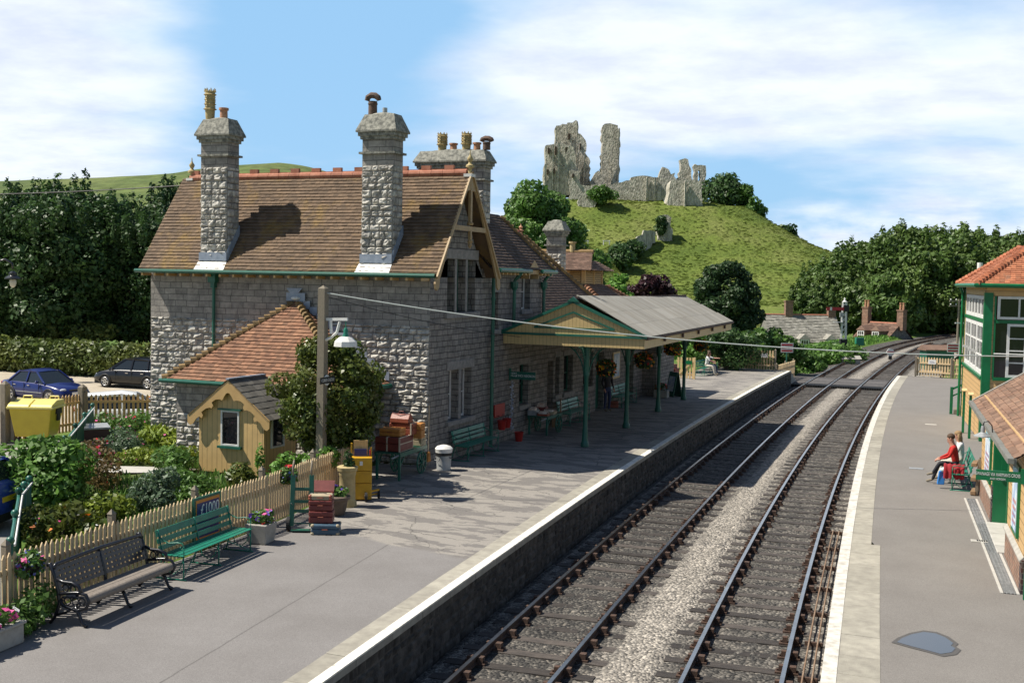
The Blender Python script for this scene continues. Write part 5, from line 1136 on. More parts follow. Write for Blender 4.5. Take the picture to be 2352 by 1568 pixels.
for k in range(6): y = .42+k*1.22; window(sg, (0, 0, 0), (0, 1, 0), (-1, 0, 0), y, y+1.18, 4.29, 5.10, .03, 'white', 1, 1, fw=.13)
window(sg, (0, 0, 0), (1, 0, 0), YN, .40, 1.80, 4.30, 5.10, .02, 'white', 2, 1, fw=.09, bw=.06); window(sg, (0, 0, 0), (1, 0, 0), YN, 1.82, 3.3, 4.30, 5.10, .02, 'white', 2, 1, fw=.09, bw=.06)
window(sg, (0, 0, 0), (1, 0, 0), YN, .74, 1.9, 2.28, 4.15, .015, 'white', 2, 4, fw=.09, bw=.04); window(sg, (0, 0, 0), (1, 0, 0), YN, 1.92, 3.1, 2.28, 4.15, .015, 'white', 2, 4, fw=.09, bw=.04)
q = MB(); q.quad((.36, .03, 2.28), (.74, .03, 2.28), (.74, .03, 4.15), (.36, .03, 4.15)); q.build('open_pane', M['glass'], sg)
q = MB(); q.tube([(.33, -.07, 3.1), (BW, -.07, 3.1)], .022, 6); q.build('window_bar', M['white'], sg)
q = MB(); e = .33; z0 = 5.50; zr = 7.05; A_, B_, C_, D_ = (-e, -e, z0), (BW+e, -e, z0), (BW+e, BL+e, z0), (-e, BL+e, z0); h = (BW+2*e)/2; R0, R1_ = (BW/2, -e+h, zr), (BW/2, BL+e-h, zr)
roof_plane(q, [A_, B_, R0], w=.17, g=.12, th=.022); roof_plane(q, [D_, A_, R0, R1_], w=.17, g=.12, th=.022); roof_plane(q, [B_, C_, R1_, R0], w=.4, g=.3); roof_plane(q, [C_, D_, R1_], w=.4, g=.3); so_ = q.build('roof', M['orangetile'], sg, fixn=False)
q = MB(); hip_tiles(q, (A_[0], A_[1], z0+.05), R0, .10, .17); hip_tiles(q, (D_[0], D_[1], z0+.05), R1_, .10, .17); q.build('hip_tiles', M['orangetile'], so_)
q = MB(); q.box(-e, BW+e, -e, -.0, 5.44, 5.49); q.box(-e, .0, -e, BL+e, 5.45, 5.495); q.build('soffit', M['buffp'], sg)
q = MB(); q.tube([(-e-.03, BL+e, 5.47), (-e-.03, -e-.03, 5.47), (BW+e, -e-.03, 5.47)], .075, 8); q.build('gutter', M['sgreen'], sg)
q = MB(); q.tube([(-e+.1, BL-.1, 5.4), (-.12, BL-.05, 5.1), (-.12, BL-.05, 0)], .055, 8); q.build('downpipe', M['sgreen'], sg)
for y in (2.0, 4.6): q = MB(); q.beam((-.05, y, 3.05), (-.32, y, 3.12), .03, .09); q.build('window_stay', M['white'], sg)
for y, x in ((2.0, -.35), (4.6, -.35)):
    p_ = thing('newel_post', 'slim green post with pale cap, %s of the two before the signal box wall' % ('nearer' if y < 3 else 'farther'), 'post', (14.66-.087*y+x*.5, 14+y*.6-.6, 0)); q = MB(); q.box(-.045, .045, -.045, .045, 0, 1.55); q.build('post', M['sgreen'], p_); q = MB(); q.prism([(-.09, 1.55), (.09, 1.55), (.09, 1.58), (0, 1.66), (-.09, 1.58)], -.09, .09, 'x'); q.build('cap', M['cream'], p_)
hs = thing('step_handrail', 'green handrail of the steps at the far end of the signal box', 'handrail', (13.55, 22.6, 0))
q = MB(); q.box(-.06, .06, -.06, .06, 0, 1.15); q.beam((0, 0, 1.05), (.75, -.1, 1.45), .06, .08); q.beam((0, 0, .75), (.75, -.1, 1.15), .04, .06); q.box(.68, .76, -.14, -.06, 0, 1.5); q.build('rails', M['sgreen'], hs)
for k in range(3): q = MB(); q.box(.1+k*.25, .35+k*.25, -.1, 1.0, 0, .18*(k+1)); q.build('step', M['oldwood'], hs)
# ------------------------------------------------------------------ fences
def picket_fence(name, label, pts, h=1.1, sp=.115, w=.07, m='picket', pm_='oldwood', post_step=2.4, posth=1.25, side=-1, rails=(.28, .82), group=None, postw=.1, base=0, rail_m=None):
    t = thing(name, label, 'fence', (pts[0][0], pts[0][1], base), group=group); ox, oy = pts[0]
    for a, b in zip(pts[:-1], pts[1:]):
        d = Vector((b[0]-a[0], b[1]-a[1], 0)); Ln = d.length; d.normalize(); nn = Vector((d.y, -d.x, 0)); A = Vector((a[0]-ox, a[1]-oy, 0)); p = MB(); k = 0; s = sp*.5
        while s < Ln:
            c = A+d*s; j = RND.uniform(-.012, .012); tl = RND.uniform(-.008, .008)
            o_ = [(-w/2, .04), (w/2, .04), (w/2+tl, h-.07+j), (tl, h+j), (-w/2+tl, h-.07+j)]
            f = [c+d*x+Vector((0, 0, z))+nn*.011 for x, z in o_]; g = [c+d*x+Vector((0, 0, z))-nn*.011 for x, z in o_]
            p.add(f+g, [(0, 1, 2, 3, 4), (9, 8, 7, 6, 5)]+[(i, 5+i, 5+(i+1) % 5, (i+1) % 5) for i in range(5)]); s += sp
        p.build('pickets', M[m], t)
        for z in rails: r = MB(); q = A+nn*side*.035; r.beam(q+Vector((0, 0, z)), q+d*Ln+Vector((0, 0, z)), .045, .085); r.build('rail', M[rail_m or m], t)
        n = max(1, round(Ln/post_step))
        for k in range(n+1):
            c = A+d*(Ln*k/n)+nn*side*(.06+postw/2); r = MB(); r.box(c.x-postw/2, c.x+postw/2, c.y-postw/2, c.y+postw/2, -.1, posth-.06); e = postw/2+.008
            r.add([(c.x-e, c.y-e, posth-.06), (c.x+e, c.y-e, posth-.06), (c.x+e, c.y+e, posth-.06), (c.x-e, c.y+e, posth-.06), (c.x, c.y, posth+.03)], [(0, 1, 4), (1, 2, 4), (2, 3, 4), (3, 0, 4), (3, 2, 1, 0)]); r.build('post', M[pm_], t)
    return t
FEN = [(1.05, -19.0), (.90, -16.0), (.42, -8.6), (.06, -6.0), (-.28, -3.6)]
picket_fence('picket_fence', 'buff picket fence along the garden behind the platform benches', FEN, 1.12, .116, .072, posth=1.28, side=-1)
picket_fence('picket_fence', 'brown picket fence with pale rails behind the yellow bin', [(-13.45, -2.2), (-13.35, .75)], 1.28, .145, .085, 'freshwood', 'oldwood', 1.3, 1.42, 1, (.3, 1.0), postw=.13)
picket_fence('picket_fence', 'brown picket fence joining the bin store to the building corner', [(-13.3, .8), (-11.5, 2.15), (-10.0, 2.9)], 1.25, .15, .085, 'freshwood', 'oldwood', 2.2, 1.36, 1, (.3, 1.0), postw=.13)
for (x, y, h, lab) in ((-13.55, -2.32, 1.95, 'tall round-topped timber gate post beside the yellow bin'), (-13.30, .72, 1.62, 'thick timber corner post with pointed top between the two brown fences')):
    p = thing('gate_post', lab, 'post', (x, y, 0)); q = MB(); q.box(-.11, .11, -.11, .11, -.1, h-.12); q.add([(-.11, -.11, h-.12), (.11, -.11, h-.12), (.11, .11, h-.12), (-.11, .11, h-.12), (0, 0, h)], [(0, 1, 4), (1, 2, 4), (2, 3, 4), (3, 0, 4)]); q.build('post', M['oldwood'], p, bev=.015)
g = thing('wire_gate', 'timber framed gate with wire mesh left of the yellow bin', 'gate', (-13.7, -2.5, 0)); q = MB(); dx, dy = -1.6, -2.0
for z in (.12, .62, 1.12): q.beam((0, 0, z), (dx, dy, z), .05, .09)
for f in (0, 1): q.beam((dx*f, dy*f, .1), (dx*f, dy*f, 1.15), .05, .09)
q.build('frame', M['freshwood'], g); q = MB()
for k in range(14): q.tube([(dx*k/14, dy*k/14, .12), (dx*k/14, dy*k/14, 1.12)], .004, 4)
for k in range(8): q.tube([(0, 0, .15+k*.13), (dx, dy, .15+k*.13)], .004, 4)
q.build('wire_mesh', M['galv'], g)
# green railings between road and garden
for lab, pts in (('green metal railing with mesh panels at the near corner of the garden', [(.35, -15.5), (-2.70, -12.35), (-3.5, -11.3)]), ('green metal railing with mesh panels running up to the bin store', [(-5.61, -8.56), (-8.6, -4.6), (-11.6, -.67)])):
    t = thing('railing', lab, 'railing', (pts[0][0], pts[0][1], 0)); O = Vector((pts[0][0], pts[0][1], 0))
    for a, b in zip(pts[:-1], pts[1:]):
        a = Vector((*a, 0))-O; b = Vector((*b, 0))-O; d = (b-a); n = int(d.length/.045); q = MB()
        for k in range(n): c = a+d*(k/n); q.box(c.x-.012, c.x+.012, c.y-.012, c.y+.012, .1, .98)
        q.build('mesh_panel', M['green'], t); q = MB(); q.tube([a+Vector((0, 0, 1.03)), b+Vector((0, 0, 1.03))], .032, 8); q.tube([a+Vector((0, 0, .1)), b+Vector((0, 0, .1))], .025, 6); q.build('rail', M['green'], t)
        q = MB(); q.tube([a+Vector((.05, .04, 1.05)), b+Vector((.05, .04, 1.05))], .018, 5); q.build('top_strip', M['white'], t)
        for f in (0, .5, 1): c = a+d*f; q = MB(); q.tube([c-Vector((0, 0, .1)), c+Vector((0, 0, 1.08))], .04, 8); q.ball((c.x, c.y, 1.13), .07, 8); q.build('post', M['green'], t, smooth='all')
# ------------------------------------------------------------------ benches
slat_bench('green slatted bench in full sun in front of the enamel sign on the fence', (1.28, -11.75, 0), pi/2+.088)
slat_bench('green slatted bench in shade against the gable wall beside the dustbin', (.42, 2.45, 0), pi/2)
slat_bench('green slatted bench under the canopy beside the book trolley', (.36, 11.7, 0), pi/2)
slat_bench('green slatted bench under the canopy behind the standing person', (.30, 18.5, 0), pi/2)
slat_bench('green slatted bench with two seated people before the far hedge', (-.05, 36.6, 0), pi/2-.12)
slat_bench('green slatted bench with worn paint against the waiting room wall', (14.12, 4.45, 0), -pi/2+.06, 2.5)
b = thing('ornate_bench', 'black cast iron bench with scrolled ends and grey wooden seat', 'bench', (1.62, -14.55, 0), pi/2+.088); Lh = 1.12
for y, z, w_ in ((-.19, .455, .085), (-.09, .45, .085), (.01, .44, .085), (.11, .43, .085)): q = MB(); q.box(-Lh, Lh, y-w_/2, y+w_/2, z-.03, z); q.build('seat_slat', M['slatwood'], b, bev=.006)
q = MB(); q.tube([(-Lh, -.275, .40), (Lh, -.275, .40)], .068, 12); q.build('front_rail', M['slatwood'], b, smooth=True)
for k in range(5): q = MB(); z = .53+k*.077; y = .19+(z-.45)*.30; q.beam((-Lh, y, z), (Lh, y, z), .022, .052, 0, up=(0, .3, 1)); q.build('back_slat', M['iron'], b)
q = MB()
for k in range(20): x = -Lh+.05+k*.112; q.beam((x, .205, .50), (x, .31, .87), .012, .058, 0, up=(1, 0, 0))
q.build('back_straps', M['iron'], b)
q = MB(); q.tube([(-Lh, .30, .86), (-Lh+.08, .315, .90), (0, .32, .925), (Lh-.08, .315, .90), (Lh, .30, .86)], .032, 8); q.build('top_rail', M['iron'], b, smooth='all')
for x in (-Lh, 0, Lh):
    q = MB(); e = x != 0
    q.tube([(x, .36, .012), (x, .28, .10), (x, .19, .32), (x, .21, .5), (x, .28, .75), (x, .36, .92), (x, .41, .90)], [.03, .025, .03, .03, .03, .035, .03], 8)
    q.tube([(x, -.30, .015), (x, -.22, .06), (x, -.16, .2), (x, -.10, .30)], [.035, .025, .028, .03], 8); q.tube([(x, -.10, .30), (x, .1, .18), (x, .26, .14)], .02, 6)
    if e:
        q.tube([(x, .24, .70), (x, .12, .66), (x, -.04, .66), (x, -.16, .62), (x, -.20, .54), (x, -.12, .48)], .028, 8)
        q.tube([(x, .19, .47), (x, .02, .50), (x, -.14, .52), (x, -.29, .50), (x, -.35, .40), (x, -.29, .29), (x, -.12, .24), (x, .12, .30), (x, .19, .38)], .026, 8)
        for cy, cz, rr_ in ((.08, .57, .055), (-.05, .57, .05), (.0, .60, .03), (-.1, .38, .06), (.04, .38, .06), (-.22, .39, .055), (-.04, .42, .03), (.12, .40, .03), (-.15, .33, .03), (-.28, .35, .03)): q.tube([(x, cy+rr_*cos(a*pi/5), cz+rr_*sin(a*pi/5)) for a in range(11)], .011, 5)
    q.build('end_frame', M['iron'], b, smooth='all')
# ------------------------------------------------------------------ enamel sign on the fence
t = thing('enamel_sign', 'blue enamel sign with orange border reading £1000 behind the green bench', 'sign', (.66, -10.95, .25), pi/2+.065)
q = MB(); q.box(-.46, .46, -.02, .015, 0, .86); q.build('frame', M['green'], t); q = MB(); q.box(-.40, .40, -.026, -.021, .05, .81); q.build('border', M['orange'], t); q = MB(); q.box(-.37, .37, -.031, -.027, .08, .75); q.build('panel', M['navy'], t)
text('lettering', '£1000', .30, (.06, -.034, .60), (pi/2, 0, 0), M['white'], t, sx=.85)
# ------------------------------------------------------------------ planters and baskets
def planter_flowers(parent, blobs, seed, lm, fl, n=500, size=.05):
    foliage('leaves', lm, blobs, n, size, seed, parent)
    for fm, cnt, fs in fl:
        V, F = leaf_arrays(blobs, cnt, fs, np.random.default_rng(seed+cnt), shell=.05, inner=0, elong=1.05, up=.9); npmesh('blossom', V, F, M[fm], parent)
t = thing('trough', 'long concrete trough of pink and white petunias by the fence', 'planter', (1.58, -17.35, 0), .09); q = MB()
q.box(-.2, .2, -.78, .78, 0, .28); q.box(-.23, .23, -.81, .81, .28, .33); q.build('trough', M['conc'], t, bev=.02); planter_flowers(t, [((0, y, .42), (.2, .25, .17)) for y in (-.6, -.2, .2, .55)], 31, 'leaf_mid', [('petal_pink', 60, .10), ('petal_white', 25, .09)], 800)
t = thing('planter', 'square concrete planter with violet and red flowers beside the green bench', 'planter', (1.16, -9.85, 0), .1); q = MB()
q.add([(x*.19, y*.19, 0) for x, y in ((-1, -1), (1, -1), (1, 1), (-1, 1))]+[(x*.24, y*.24, .40) for x, y in ((-1, -1), (1, -1), (1, 1), (-1, 1))], [(3, 2, 1, 0), (4, 5, 6, 7), (0, 1, 5, 4), (1, 2, 6, 5), (2, 3, 7, 6), (3, 0, 4, 7)]); q.build('pot', M['conc'], t, bev=.015); planter_flowers(t, [((-.08, 0, .5), (.17, .2, .14)), ((.1, 0, .52), (.17, .2, .16))], 32, 'leaf_mid', [('petal_violet', 26, .085), ('petal_pink', 10, .10), ('petal_red', 5, .09)], 420)
t = thing('round_pot', 'round brown stoneware pot of violet pansies in the tree shade', 'planter', (1.05, -6.85, 0)); q = MB(); q.lathe([(.22, 0), (.27, .1), (.31, .32), (.36, .36), (.36, .42), (.31, .43)], n=20); q.build('pot', M['terra'], t, smooth=True); planter_flowers(t, [((-.1, 0, .52), (.22, .2, .16)), ((.13, .05, .5), (.2, .2, .13))], 33, 'leaf_mid', [('petal_violet', 22, .075), ('petal_white', 5, .07)], 420)
t = thing('chimney_pot_planter', 'tall buff chimney pot used as a planter beside the yellow trolley', 'planter', (.84, -5.92, 0)); q = MB(); q.lathe([(.23, 0), (.22, .1), (.19, .16), (.185, .72), (.20, .74), (.20, .82), (.23, .84), (.25, .93), (.21, .95)], n=20); q.build('pot', M['buffpot'], t, smooth=True); foliage('leaves', 'leaf_dark', [((0, 0, 1.12), (.1, .1, .22)), ((.05, 0, 1.0), (.14, .14, .1))], 200, .06, 34, t)
def basket(label, loc, R, fl, lm='leaf_mid', chain=0, cat='hanging basket', group=None, seed=1, n=500, fsz=.07):
    t = thing('hanging_basket', label, cat, loc, group=group); q = MB(); q.lathe([(.03, -R*.75), (R*.45, -R*.62), (R*.72, -R*.25), (R*.78, 0)], n=14); q.build('bowl', M['black'], t, smooth=True)
    if chain:
        q = MB()
        for a in (0, 2.1, 4.2): q.tube([(R*.7*cos(a), R*.7*sin(a), 0), (0, 0, chain)], .006, 4)
        q.build('chain', M['iron'], t)
    bl = [((0, 0, R*.25), (R*.85, R*.85, R*.55)), ((R*.4, 0, -R*.1), (R*.55, R*.6, R*.6)), ((-R*.4, .05, -R*.1), (R*.55, R*.6, R*.6)), ((0, -R*.4, -R*.25), (R*.5, R*.5, R*.5))]; planter_flowers(t, bl, seed, lm, fl, n, .06)
basket('fence basket of blue lobelia and pink blooms at the near end of the fence', (.98, -15.75, .88), .27, [('petal_blue', 130, .04), ('petal_pink', 14, .08), ('petal_yellow', 14, .07), ('petal_white', 8, .06)], seed=41, cat='flower basket')
basket('fence basket of red geraniums and blue lobelia beside the hand truck', (.40, -7.75, .98), .25, [('petal_red', 26, .10), ('petal_blue', 70, .04)], seed=42, cat='flower basket')
for k, (x, y, z, R, lab) in enumerate(((2.22, 9.7, 2.28, .42, 'basket of orange and yellow begonias hanging nearest, beside the front column'), (2.85, 12.4, 2.42, .42, 'basket of orange begonias hanging behind the second column'), (3.15, 15.6, 2.72, .40, 'dark shaded basket hanging by the third column'), (3.0, 21.3, 2.55, .36, 'orange flowered basket hanging at the far end of the canopy'))):
    basket(lab, (x, y, z), R, [('petal_orange', 60, .11), ('petal_yellow', 34, .11), ('petal_red', 14, .10)], 'leaf_dark', chain=3.45-z, group='baskets under the canopy', seed=50+k, n=600)
# ------------------------------------------------------------------ luggage and trolleys
def suitcase(label, loc, size, m, rz=0, name='suitcase', straps=(), corner=None, handle=True, cat='suitcase', lid=None, tilt=0):
    t = thing(name, label, cat, loc, rz); a, b_, h = size; q = MB(); q.box(-a/2, a/2, -b_/2, b_/2, 0, h*.55); q.build('body', M[m], t, bev=.02); q = MB(); q.box(-a/2-.004, a/2+.004, -b_/2-.004, b_/2+.004, h*.56, h); q.build('lid', M[lid or m], t, bev=.025)
    for x in straps: q = MB(); q.box(x*a-.02, x*a+.02, -b_/2-.012, b_/2+.012, -.0, h+.008); q.build('strap', M['strap'], t)
    if corner:
        for x in (-1, 1):
            for y in (-1, 1):
                for z in (0, 1): q = MB(); q.ball((x*(a/2-.03), y*(b_/2-.03), z*h+(.025 if z == 0 else -.025)), (.045, .045, .04), 8); q.build('corner', M[corner], t, smooth='all')
    if handle: q = MB(); q.tube([(-.06, -b_/2, h*.5), (-.05, -b_/2-.03, h*.55), (.05, -b_/2-.03, h*.55), (.06, -b_/2, h*.5)], .01, 6); q.build('handle', M['brownl'], t)
    return t
th_ = .42
suitcase('blue fibre suitcase with pale corners lying on the platform under the maroon trunk', (1.88, -8.55, 0), (.58, .38, .21), 'bluecase', th_, corner='creamcase')
suitcase('maroon suitcase with two pink stickers on top of the blue suitcase', (1.74, -8.50, .215), (.50, .34, .25), 'maroon', th_)
for x in (-.06, .07): q = MB(); q.box(1.74+x-.04, 1.74+x+.03, -8.74, -8.735, .28, .34)
suitcase('maroon suitcase in the middle of the stack under the open cream case', (1.72, -8.48, .47), (.49, .34, .22), 'maroon', th_)
t = suitcase('open cream suitcase with maroon lining on top of the luggage stack', (1.70, -8.46, .695), (.48, .34, .10), 'creamcase', th_, corner='brownl')
q = MB(); q.beam((-.24, .17, .12), (.24, .17, .12), .02, .02); q.add([(-.24, .17, .1), (.24, .17, .1), (.24, .36, .33), (-.24, .36, .33), (-.24, .20, .09), (.24, .20, .09), (.24, .39, .32), (-.24, .39, .32)], [(0, 1, 2, 3), (7, 6, 5, 4), (0, 4, 5, 1), (1, 5, 6, 2), (2, 6, 7, 3), (3, 7, 4, 0)]); q.build('open_lid', M['maroon'], t)
# hand truck
t = thing('hand_truck', 'green upright hand truck lettered CORFE leaning by the luggage stack', 'sack truck', (1.32, -8.62, 0), .42)
for x in (-.21, .21): q = MB(); q.beam((x, 0, .10), (x*.92, .10, 1.18), .095, .06, 0, up=(0, 1, .1)); q.build('stile', M['green'], t, bev=.006); q = MB(); q.tube([(x*.92, .10, 1.15), (x*.92, .02, 1.26), (x*.92, .08, 1.38), (x*.9, .15, 1.48)], [.02, .02, .022, .018], 8); q.build('handle', M['oldwood'], t, smooth='all')
for z in (.42, .62, .88): q = MB(); y = .095*(z-.1); q.beam((-.19, y, z), (.19, y, z), .04, .06); q.build('rung', M['green'], t)
for s in (-1, 1):
    q = MB(); q.tube([(s*.24, .04, .15), (s*.31, .04, .15)], .15, 18); wo = q.build('wheel', M['tyre'], t); q = MB(); q.tube([(s*.235, .04, .15), (s*.32, .04, .15)], .05, 10); q.build('hub', M['galv'], wo)
    q = MB(); q.tube([(s*.2, .02, .55), (s*.2, -.14, .62)], .008, 5); q.build('prong', M['galv'], t)
q = MB(); q.tube([(-.28, .04, .15), (.28, .04, .15)], .015, 6); q.box(-.2, .2, -.16, .0, .03, .05); q.build('toe_plate', M['green'], t)
text('lettering', 'CORFE', .13, (.205, .006, .62), (pi/2, pi/2, 0), M['white'], t, ext=.002)
# yellow trolley
t = thing('box_trolley', 'tall yellow metal box trolley with two wheels leaning at the fence end', 'trolley', (.72, -5.05, 0), .5)
for k, (z0_, z1_) in enumerate(((.03, .42), (.43, .72), (.73, 1.04))): q = MB(); q.box(-.25, .25, -.20-.012*k, .12, z0_, z1_); q.build('box', M['yelbox'], t, bev=.008)
q = MB(); q.box(-.27, -.23, .08, .16, 0, 1.35); q.box(.20, .24, .08, .16, 0, 1.25); q.build('frame', M['yelbox'], t); q = MB(); q.box(-.20, .14, .10, .13, .95, 1.42); q.build('board', M['freshwood'], t); q = MB(); q.box(-.18, .12, .03, .06, .98, 1.22); q.build('panel', M['navy'], t); q = MB(); q.box(-.04, .03, -.232, -.226, .86, .96); q.build('label_plate', M['white'], t)
q = MB(); q.tube([(.20, .05, 1.05), (.20, .05, 1.2)], .02, 6); q.build('red_handle', M['red'], t)
for x, y in ((.12, -.30), (.42, .12)): q = MB(); q.tube([(x-.03, y, .11), (x+.03, y, .11)], .11, 16); wo = q.build('wheel', M['tyre'], t); q = MB(); q.tube([(x-.034, y, .11), (x+.034, y, .11)], .05, 10); q.build('hub', M['galv'], wo)
q = MB(); q.beam((.1, -.2, .2), (.42, .06, .22), .05, .04); q.beam((.15, -.15, .12), (.42, .1, .12), .03, .03); q.build('axle_arm', M['yelbox'], t)
# luggage cart at the building corner
def cart(label, loc, rz=0, Ln=1.8, Wd=.75, H=.74, group='green luggage carts'):
    t = thing('luggage_cart', label, 'luggage cart', loc, rz, group); q = MB()
    for k in range(6): q.box(-Wd/2+k*Wd/6+.004, -Wd/2+(k+1)*Wd/6-.004, -Ln/2, Ln/2, H-.03, H)
    q.build('deck', M['green'], t); q = MB()
    for x in (-Wd/2+.03, Wd/2-.03): q.beam((x, -Ln/2, H-.07), (x, Ln/2, H-.07), .06, .08)
    q.build('side_rail', M['green'], t)
    for x in (-Wd/2+.05, Wd/2-.05): q = MB(); q.box(x-.03, x+.03, -Ln/2+.03, -Ln/2+.09, 0, H-.08); q.beam((x, -Ln/2+.06, H-.4), (x, -Ln/2+.4, H-.08), .03, .04); q.build('leg', M['green'], t)
    for s in (-1, 1):
        q = MB(); x = s*(Wd/2+.02); y = Ln/2-.42; q.tube([(x, y+.30*cos(a*pi/10), .31+.30*sin(a*pi/10)) for a in range(21)], .025, 6); q.tube([(x-.05, y, .31), (x+.05, y, .31)], .05, 8)
        for a in range(8): q.beam((x, y, .31), (x, y+.29*cos(a*pi/4), .31+.29*sin(a*pi/4)), .03, .035, 0, up=(1, 0, 0))
        q.build('wheel', M['green'], t)
    q = MB(); q.tube([(Wd/2-.2, -Ln/2-.12, H-.14), (Wd/2-.05, -Ln/2-.02, H-.06), (Wd/2-.1, -Ln/2+.1, H-.05)], .025, 6); q.build('draw_handle', M['galv'], t); return t
cart('green luggage cart piled with old cases at the sunny building corner', (.0, -1.62, 0), .06, group='green luggage carts')
suitcase('maroon trunk with pale straps at the bottom of the pile on the cart', (-.05, -1.95, .745), (.74, .85, .38), 'maroon', .06, 'trunk', (-.02, .47), cat='trunk')
suitcase('tan leather suitcase lying on the maroon trunk', (-.05, -2.05, 1.13), (.60, .42, .21), 'orangel', .10)
suitcase('brown leather suitcase behind the tan one on the cart', (.02, -1.55, 1.13), (.70, .34, .30), 'brownl', .05, straps=(.42,))
t = thing('gladstone_bag', 'brown leather bag with a gaping top on the very top of the pile', 'bag', (-.02, -1.60, 1.435), .05); q = MB(); q.prism([(-.15, 0), (.15, 0), (.14, .12), (.05, .24), (-.05, .24), (-.14, .12)], -.28, .28, 'x'); q.build('body', M['brownl'], t, bev=.02); q = MB(); q.tube([(-.26, -.03, .25), (0, -.08, .20), (.26, -.03, .25)], .018, 6); q.tube([(-.08, 0, .25), (-.06, 0, .31), (.06, 0, .31), (.08, 0, .25)], .012, 6); q.build('frame', M['maroon'], t)
suitcase('pale grey box at the far end of the luggage cart', (.22, -.98, .745), (.26, .34, .30), 'creamcase', .06, 'box', cat='box', handle=False)
suitcase('small orange-brown case tucked behind the leather bag', (.34, -1.30, 1.0), (.30, .28, .42), 'orangel', .1)
# dustbin, broom, fire buckets, strand
t = thing('dustbin', 'galvanised dustbin with pale domed lid by the building corner', 'dustbin', (.66, -.32, 0)); q = MB(); q.lathe([(.20, 0), (.205, .03), (.195, .05), (.225, .52), (.235, .53), (.235, .55)], n=24); q.build('bin', M['galv'], t, smooth=True); q = MB(); q.lathe([(.235, .50), (.24, .56), (.25, .585), (.25, .61), (.19, .67), (.08, .705), (0, .71)], n=24); q.build('lid', M['white'], t, smooth=True); q = MB(); q.tube([(.21, -.08, .38), (.26, -.08, .36), (.26, .08, .36), (.21, .08, .38)], .01, 6); q.tube([(-.17, -.16, .40), (-.17, -.23, .30), (-.03, -.25, .28), (0, -.22, .38)], .008, 6); q.build('handle', M['iron'], t)
q = MB()
q.lathe([(.2345, .42), (.238, .50)], n=24); q.build('black_liner', M['black'], t)
t = thing('broom', 'long handled broom standing bristles down at the building corner', 'broom', (.09, -.13, 0)); q = MB(); q.tube([(0, 0, .42), (-.02, .06, 1.75)], .016, 6); q.build('handle', M['oldwood'], t); q = MB(); q.prism([(-.10, .16), (.10, .16), (.04, .44), (-.04, .44)], -.03, .03, 'x'); q.build('bristles', M['orangel'], t)
t = thing('bucket_board', 'red board on the wall that carries the fire buckets', 'board', (.03, 5.15, .88)); q = MB(); q.box(-.025, .02, -.42, .42, 0, .42); q.build('board', M['red'], t); q = MB(); q.tube([(.02, -.2, .05), (.1, -.2, .05)], .012, 6); q.tube([(.02, .22, .05), (.1, .22, .05)], .012, 6); q.build('hook', M['iron'], t)
for x, y, z, lab in ((.20, 4.98, .48, 'red fire bucket hanging from the nearer hook under the red board'), (.20, 5.40, .50, 'red fire bucket hanging from the farther hook under the red board'), (.42, 5.95, 0, 'red fire bucket standing on the platform below the red board')):
    t = thing('fire_bucket', lab, 'bucket', (x, y, z), group='red fire buckets'); q = MB(); q.lathe([(.11, 0), (.155, .30), (.165, .31), (.15, .30), (.105, .02)], n=18); q.build('pail', M['red'], t, smooth=True); q = MB(); q.tube([(0, .155*cos(a*pi/8), .30+.15*sin(a*pi/8)*(1 if z else -.3)) for a in range(9)], .007, 5); q.build('handle', M['iron'], t)
t = thing('tag_strand', 'ragged strand of pale tags hanging down the wall beyond the red buckets', 'strand', (.08, 6.08, 0)); q = MB(); rr = random.Random(5)
for k in range(46): z = .35+k*.035; c = Vector((rr.uniform(-.05, .05), rr.uniform(-.04, .08), z)); q.beam(c, c+Vector((rr.uniform(-.05, .05), rr.uniform(-.05, .05), .045)), .05, .012)
q.tube([(0, 0, .3), (0, 0, 2.0)], .012, 5); q.build('tags', mat('pale_tags', (.55, .58, .66), .5, (.25, .28, .36), 14, .5, island=.4), t)
# departure boards
t = thing('departure_board', 'dark green departure board lettered NORDEN ONLY upside down on the station wall', 'sign', (.0, 6.08, 2.05)); q = MB(); q.box(0, .92, -.02, .02, 0, .26); q.box(-.02, .05, -.03, .03, -.05, .36); q.build('board', M['green'], t)
text('lettering', 'NEXT\nTRAIN', .085, (.15, -.023, .15), (pi/2, 0, 0), M['white'], t, ext=.002); text('lettering', 'NORDEN ONLY', .115, (.57, -.023, .13), (pi/2, pi, 0), M['white'], t, ext=.002, sx=.85)
t = thing('departure_board', 'bright green departure board lettered SWANAGE VIA HARMAN\'S CROSS AND NORDEN', 'sign', (14.46, -7.5, 2.04)); q = MB(); q.box(0, .72, -.02, .02, 0, .18); q.build('board', M['sgreen'], t); q = MB(); q.box(.725, 1.05, -.03, .03, -.02, .24); q.build('board', M['sgreen'], t)
q = MB(); q.box(.84, .93, -.02, .06, -2.04, -.02); q.build('post', M['sgreen'], t)
text('lettering', "SWANAGE VIA HARMAN'S CROSS", .085, (.355, -.023, .112), (pi/2, 0, 0), M['white'], t, ext=.002, sx=.56); text('lettering', 'AND NORDEN', .05, (.355, -.023, .038), (pi/2, 0, 0), M['white'], t, ext=.002, sx=.75)
text('lettering', 'NEXT\nTRAIN', .075, (.88, -.033, .13), (pi/2, 0, 0), M['white'], t, ext=.002, sx=.9)
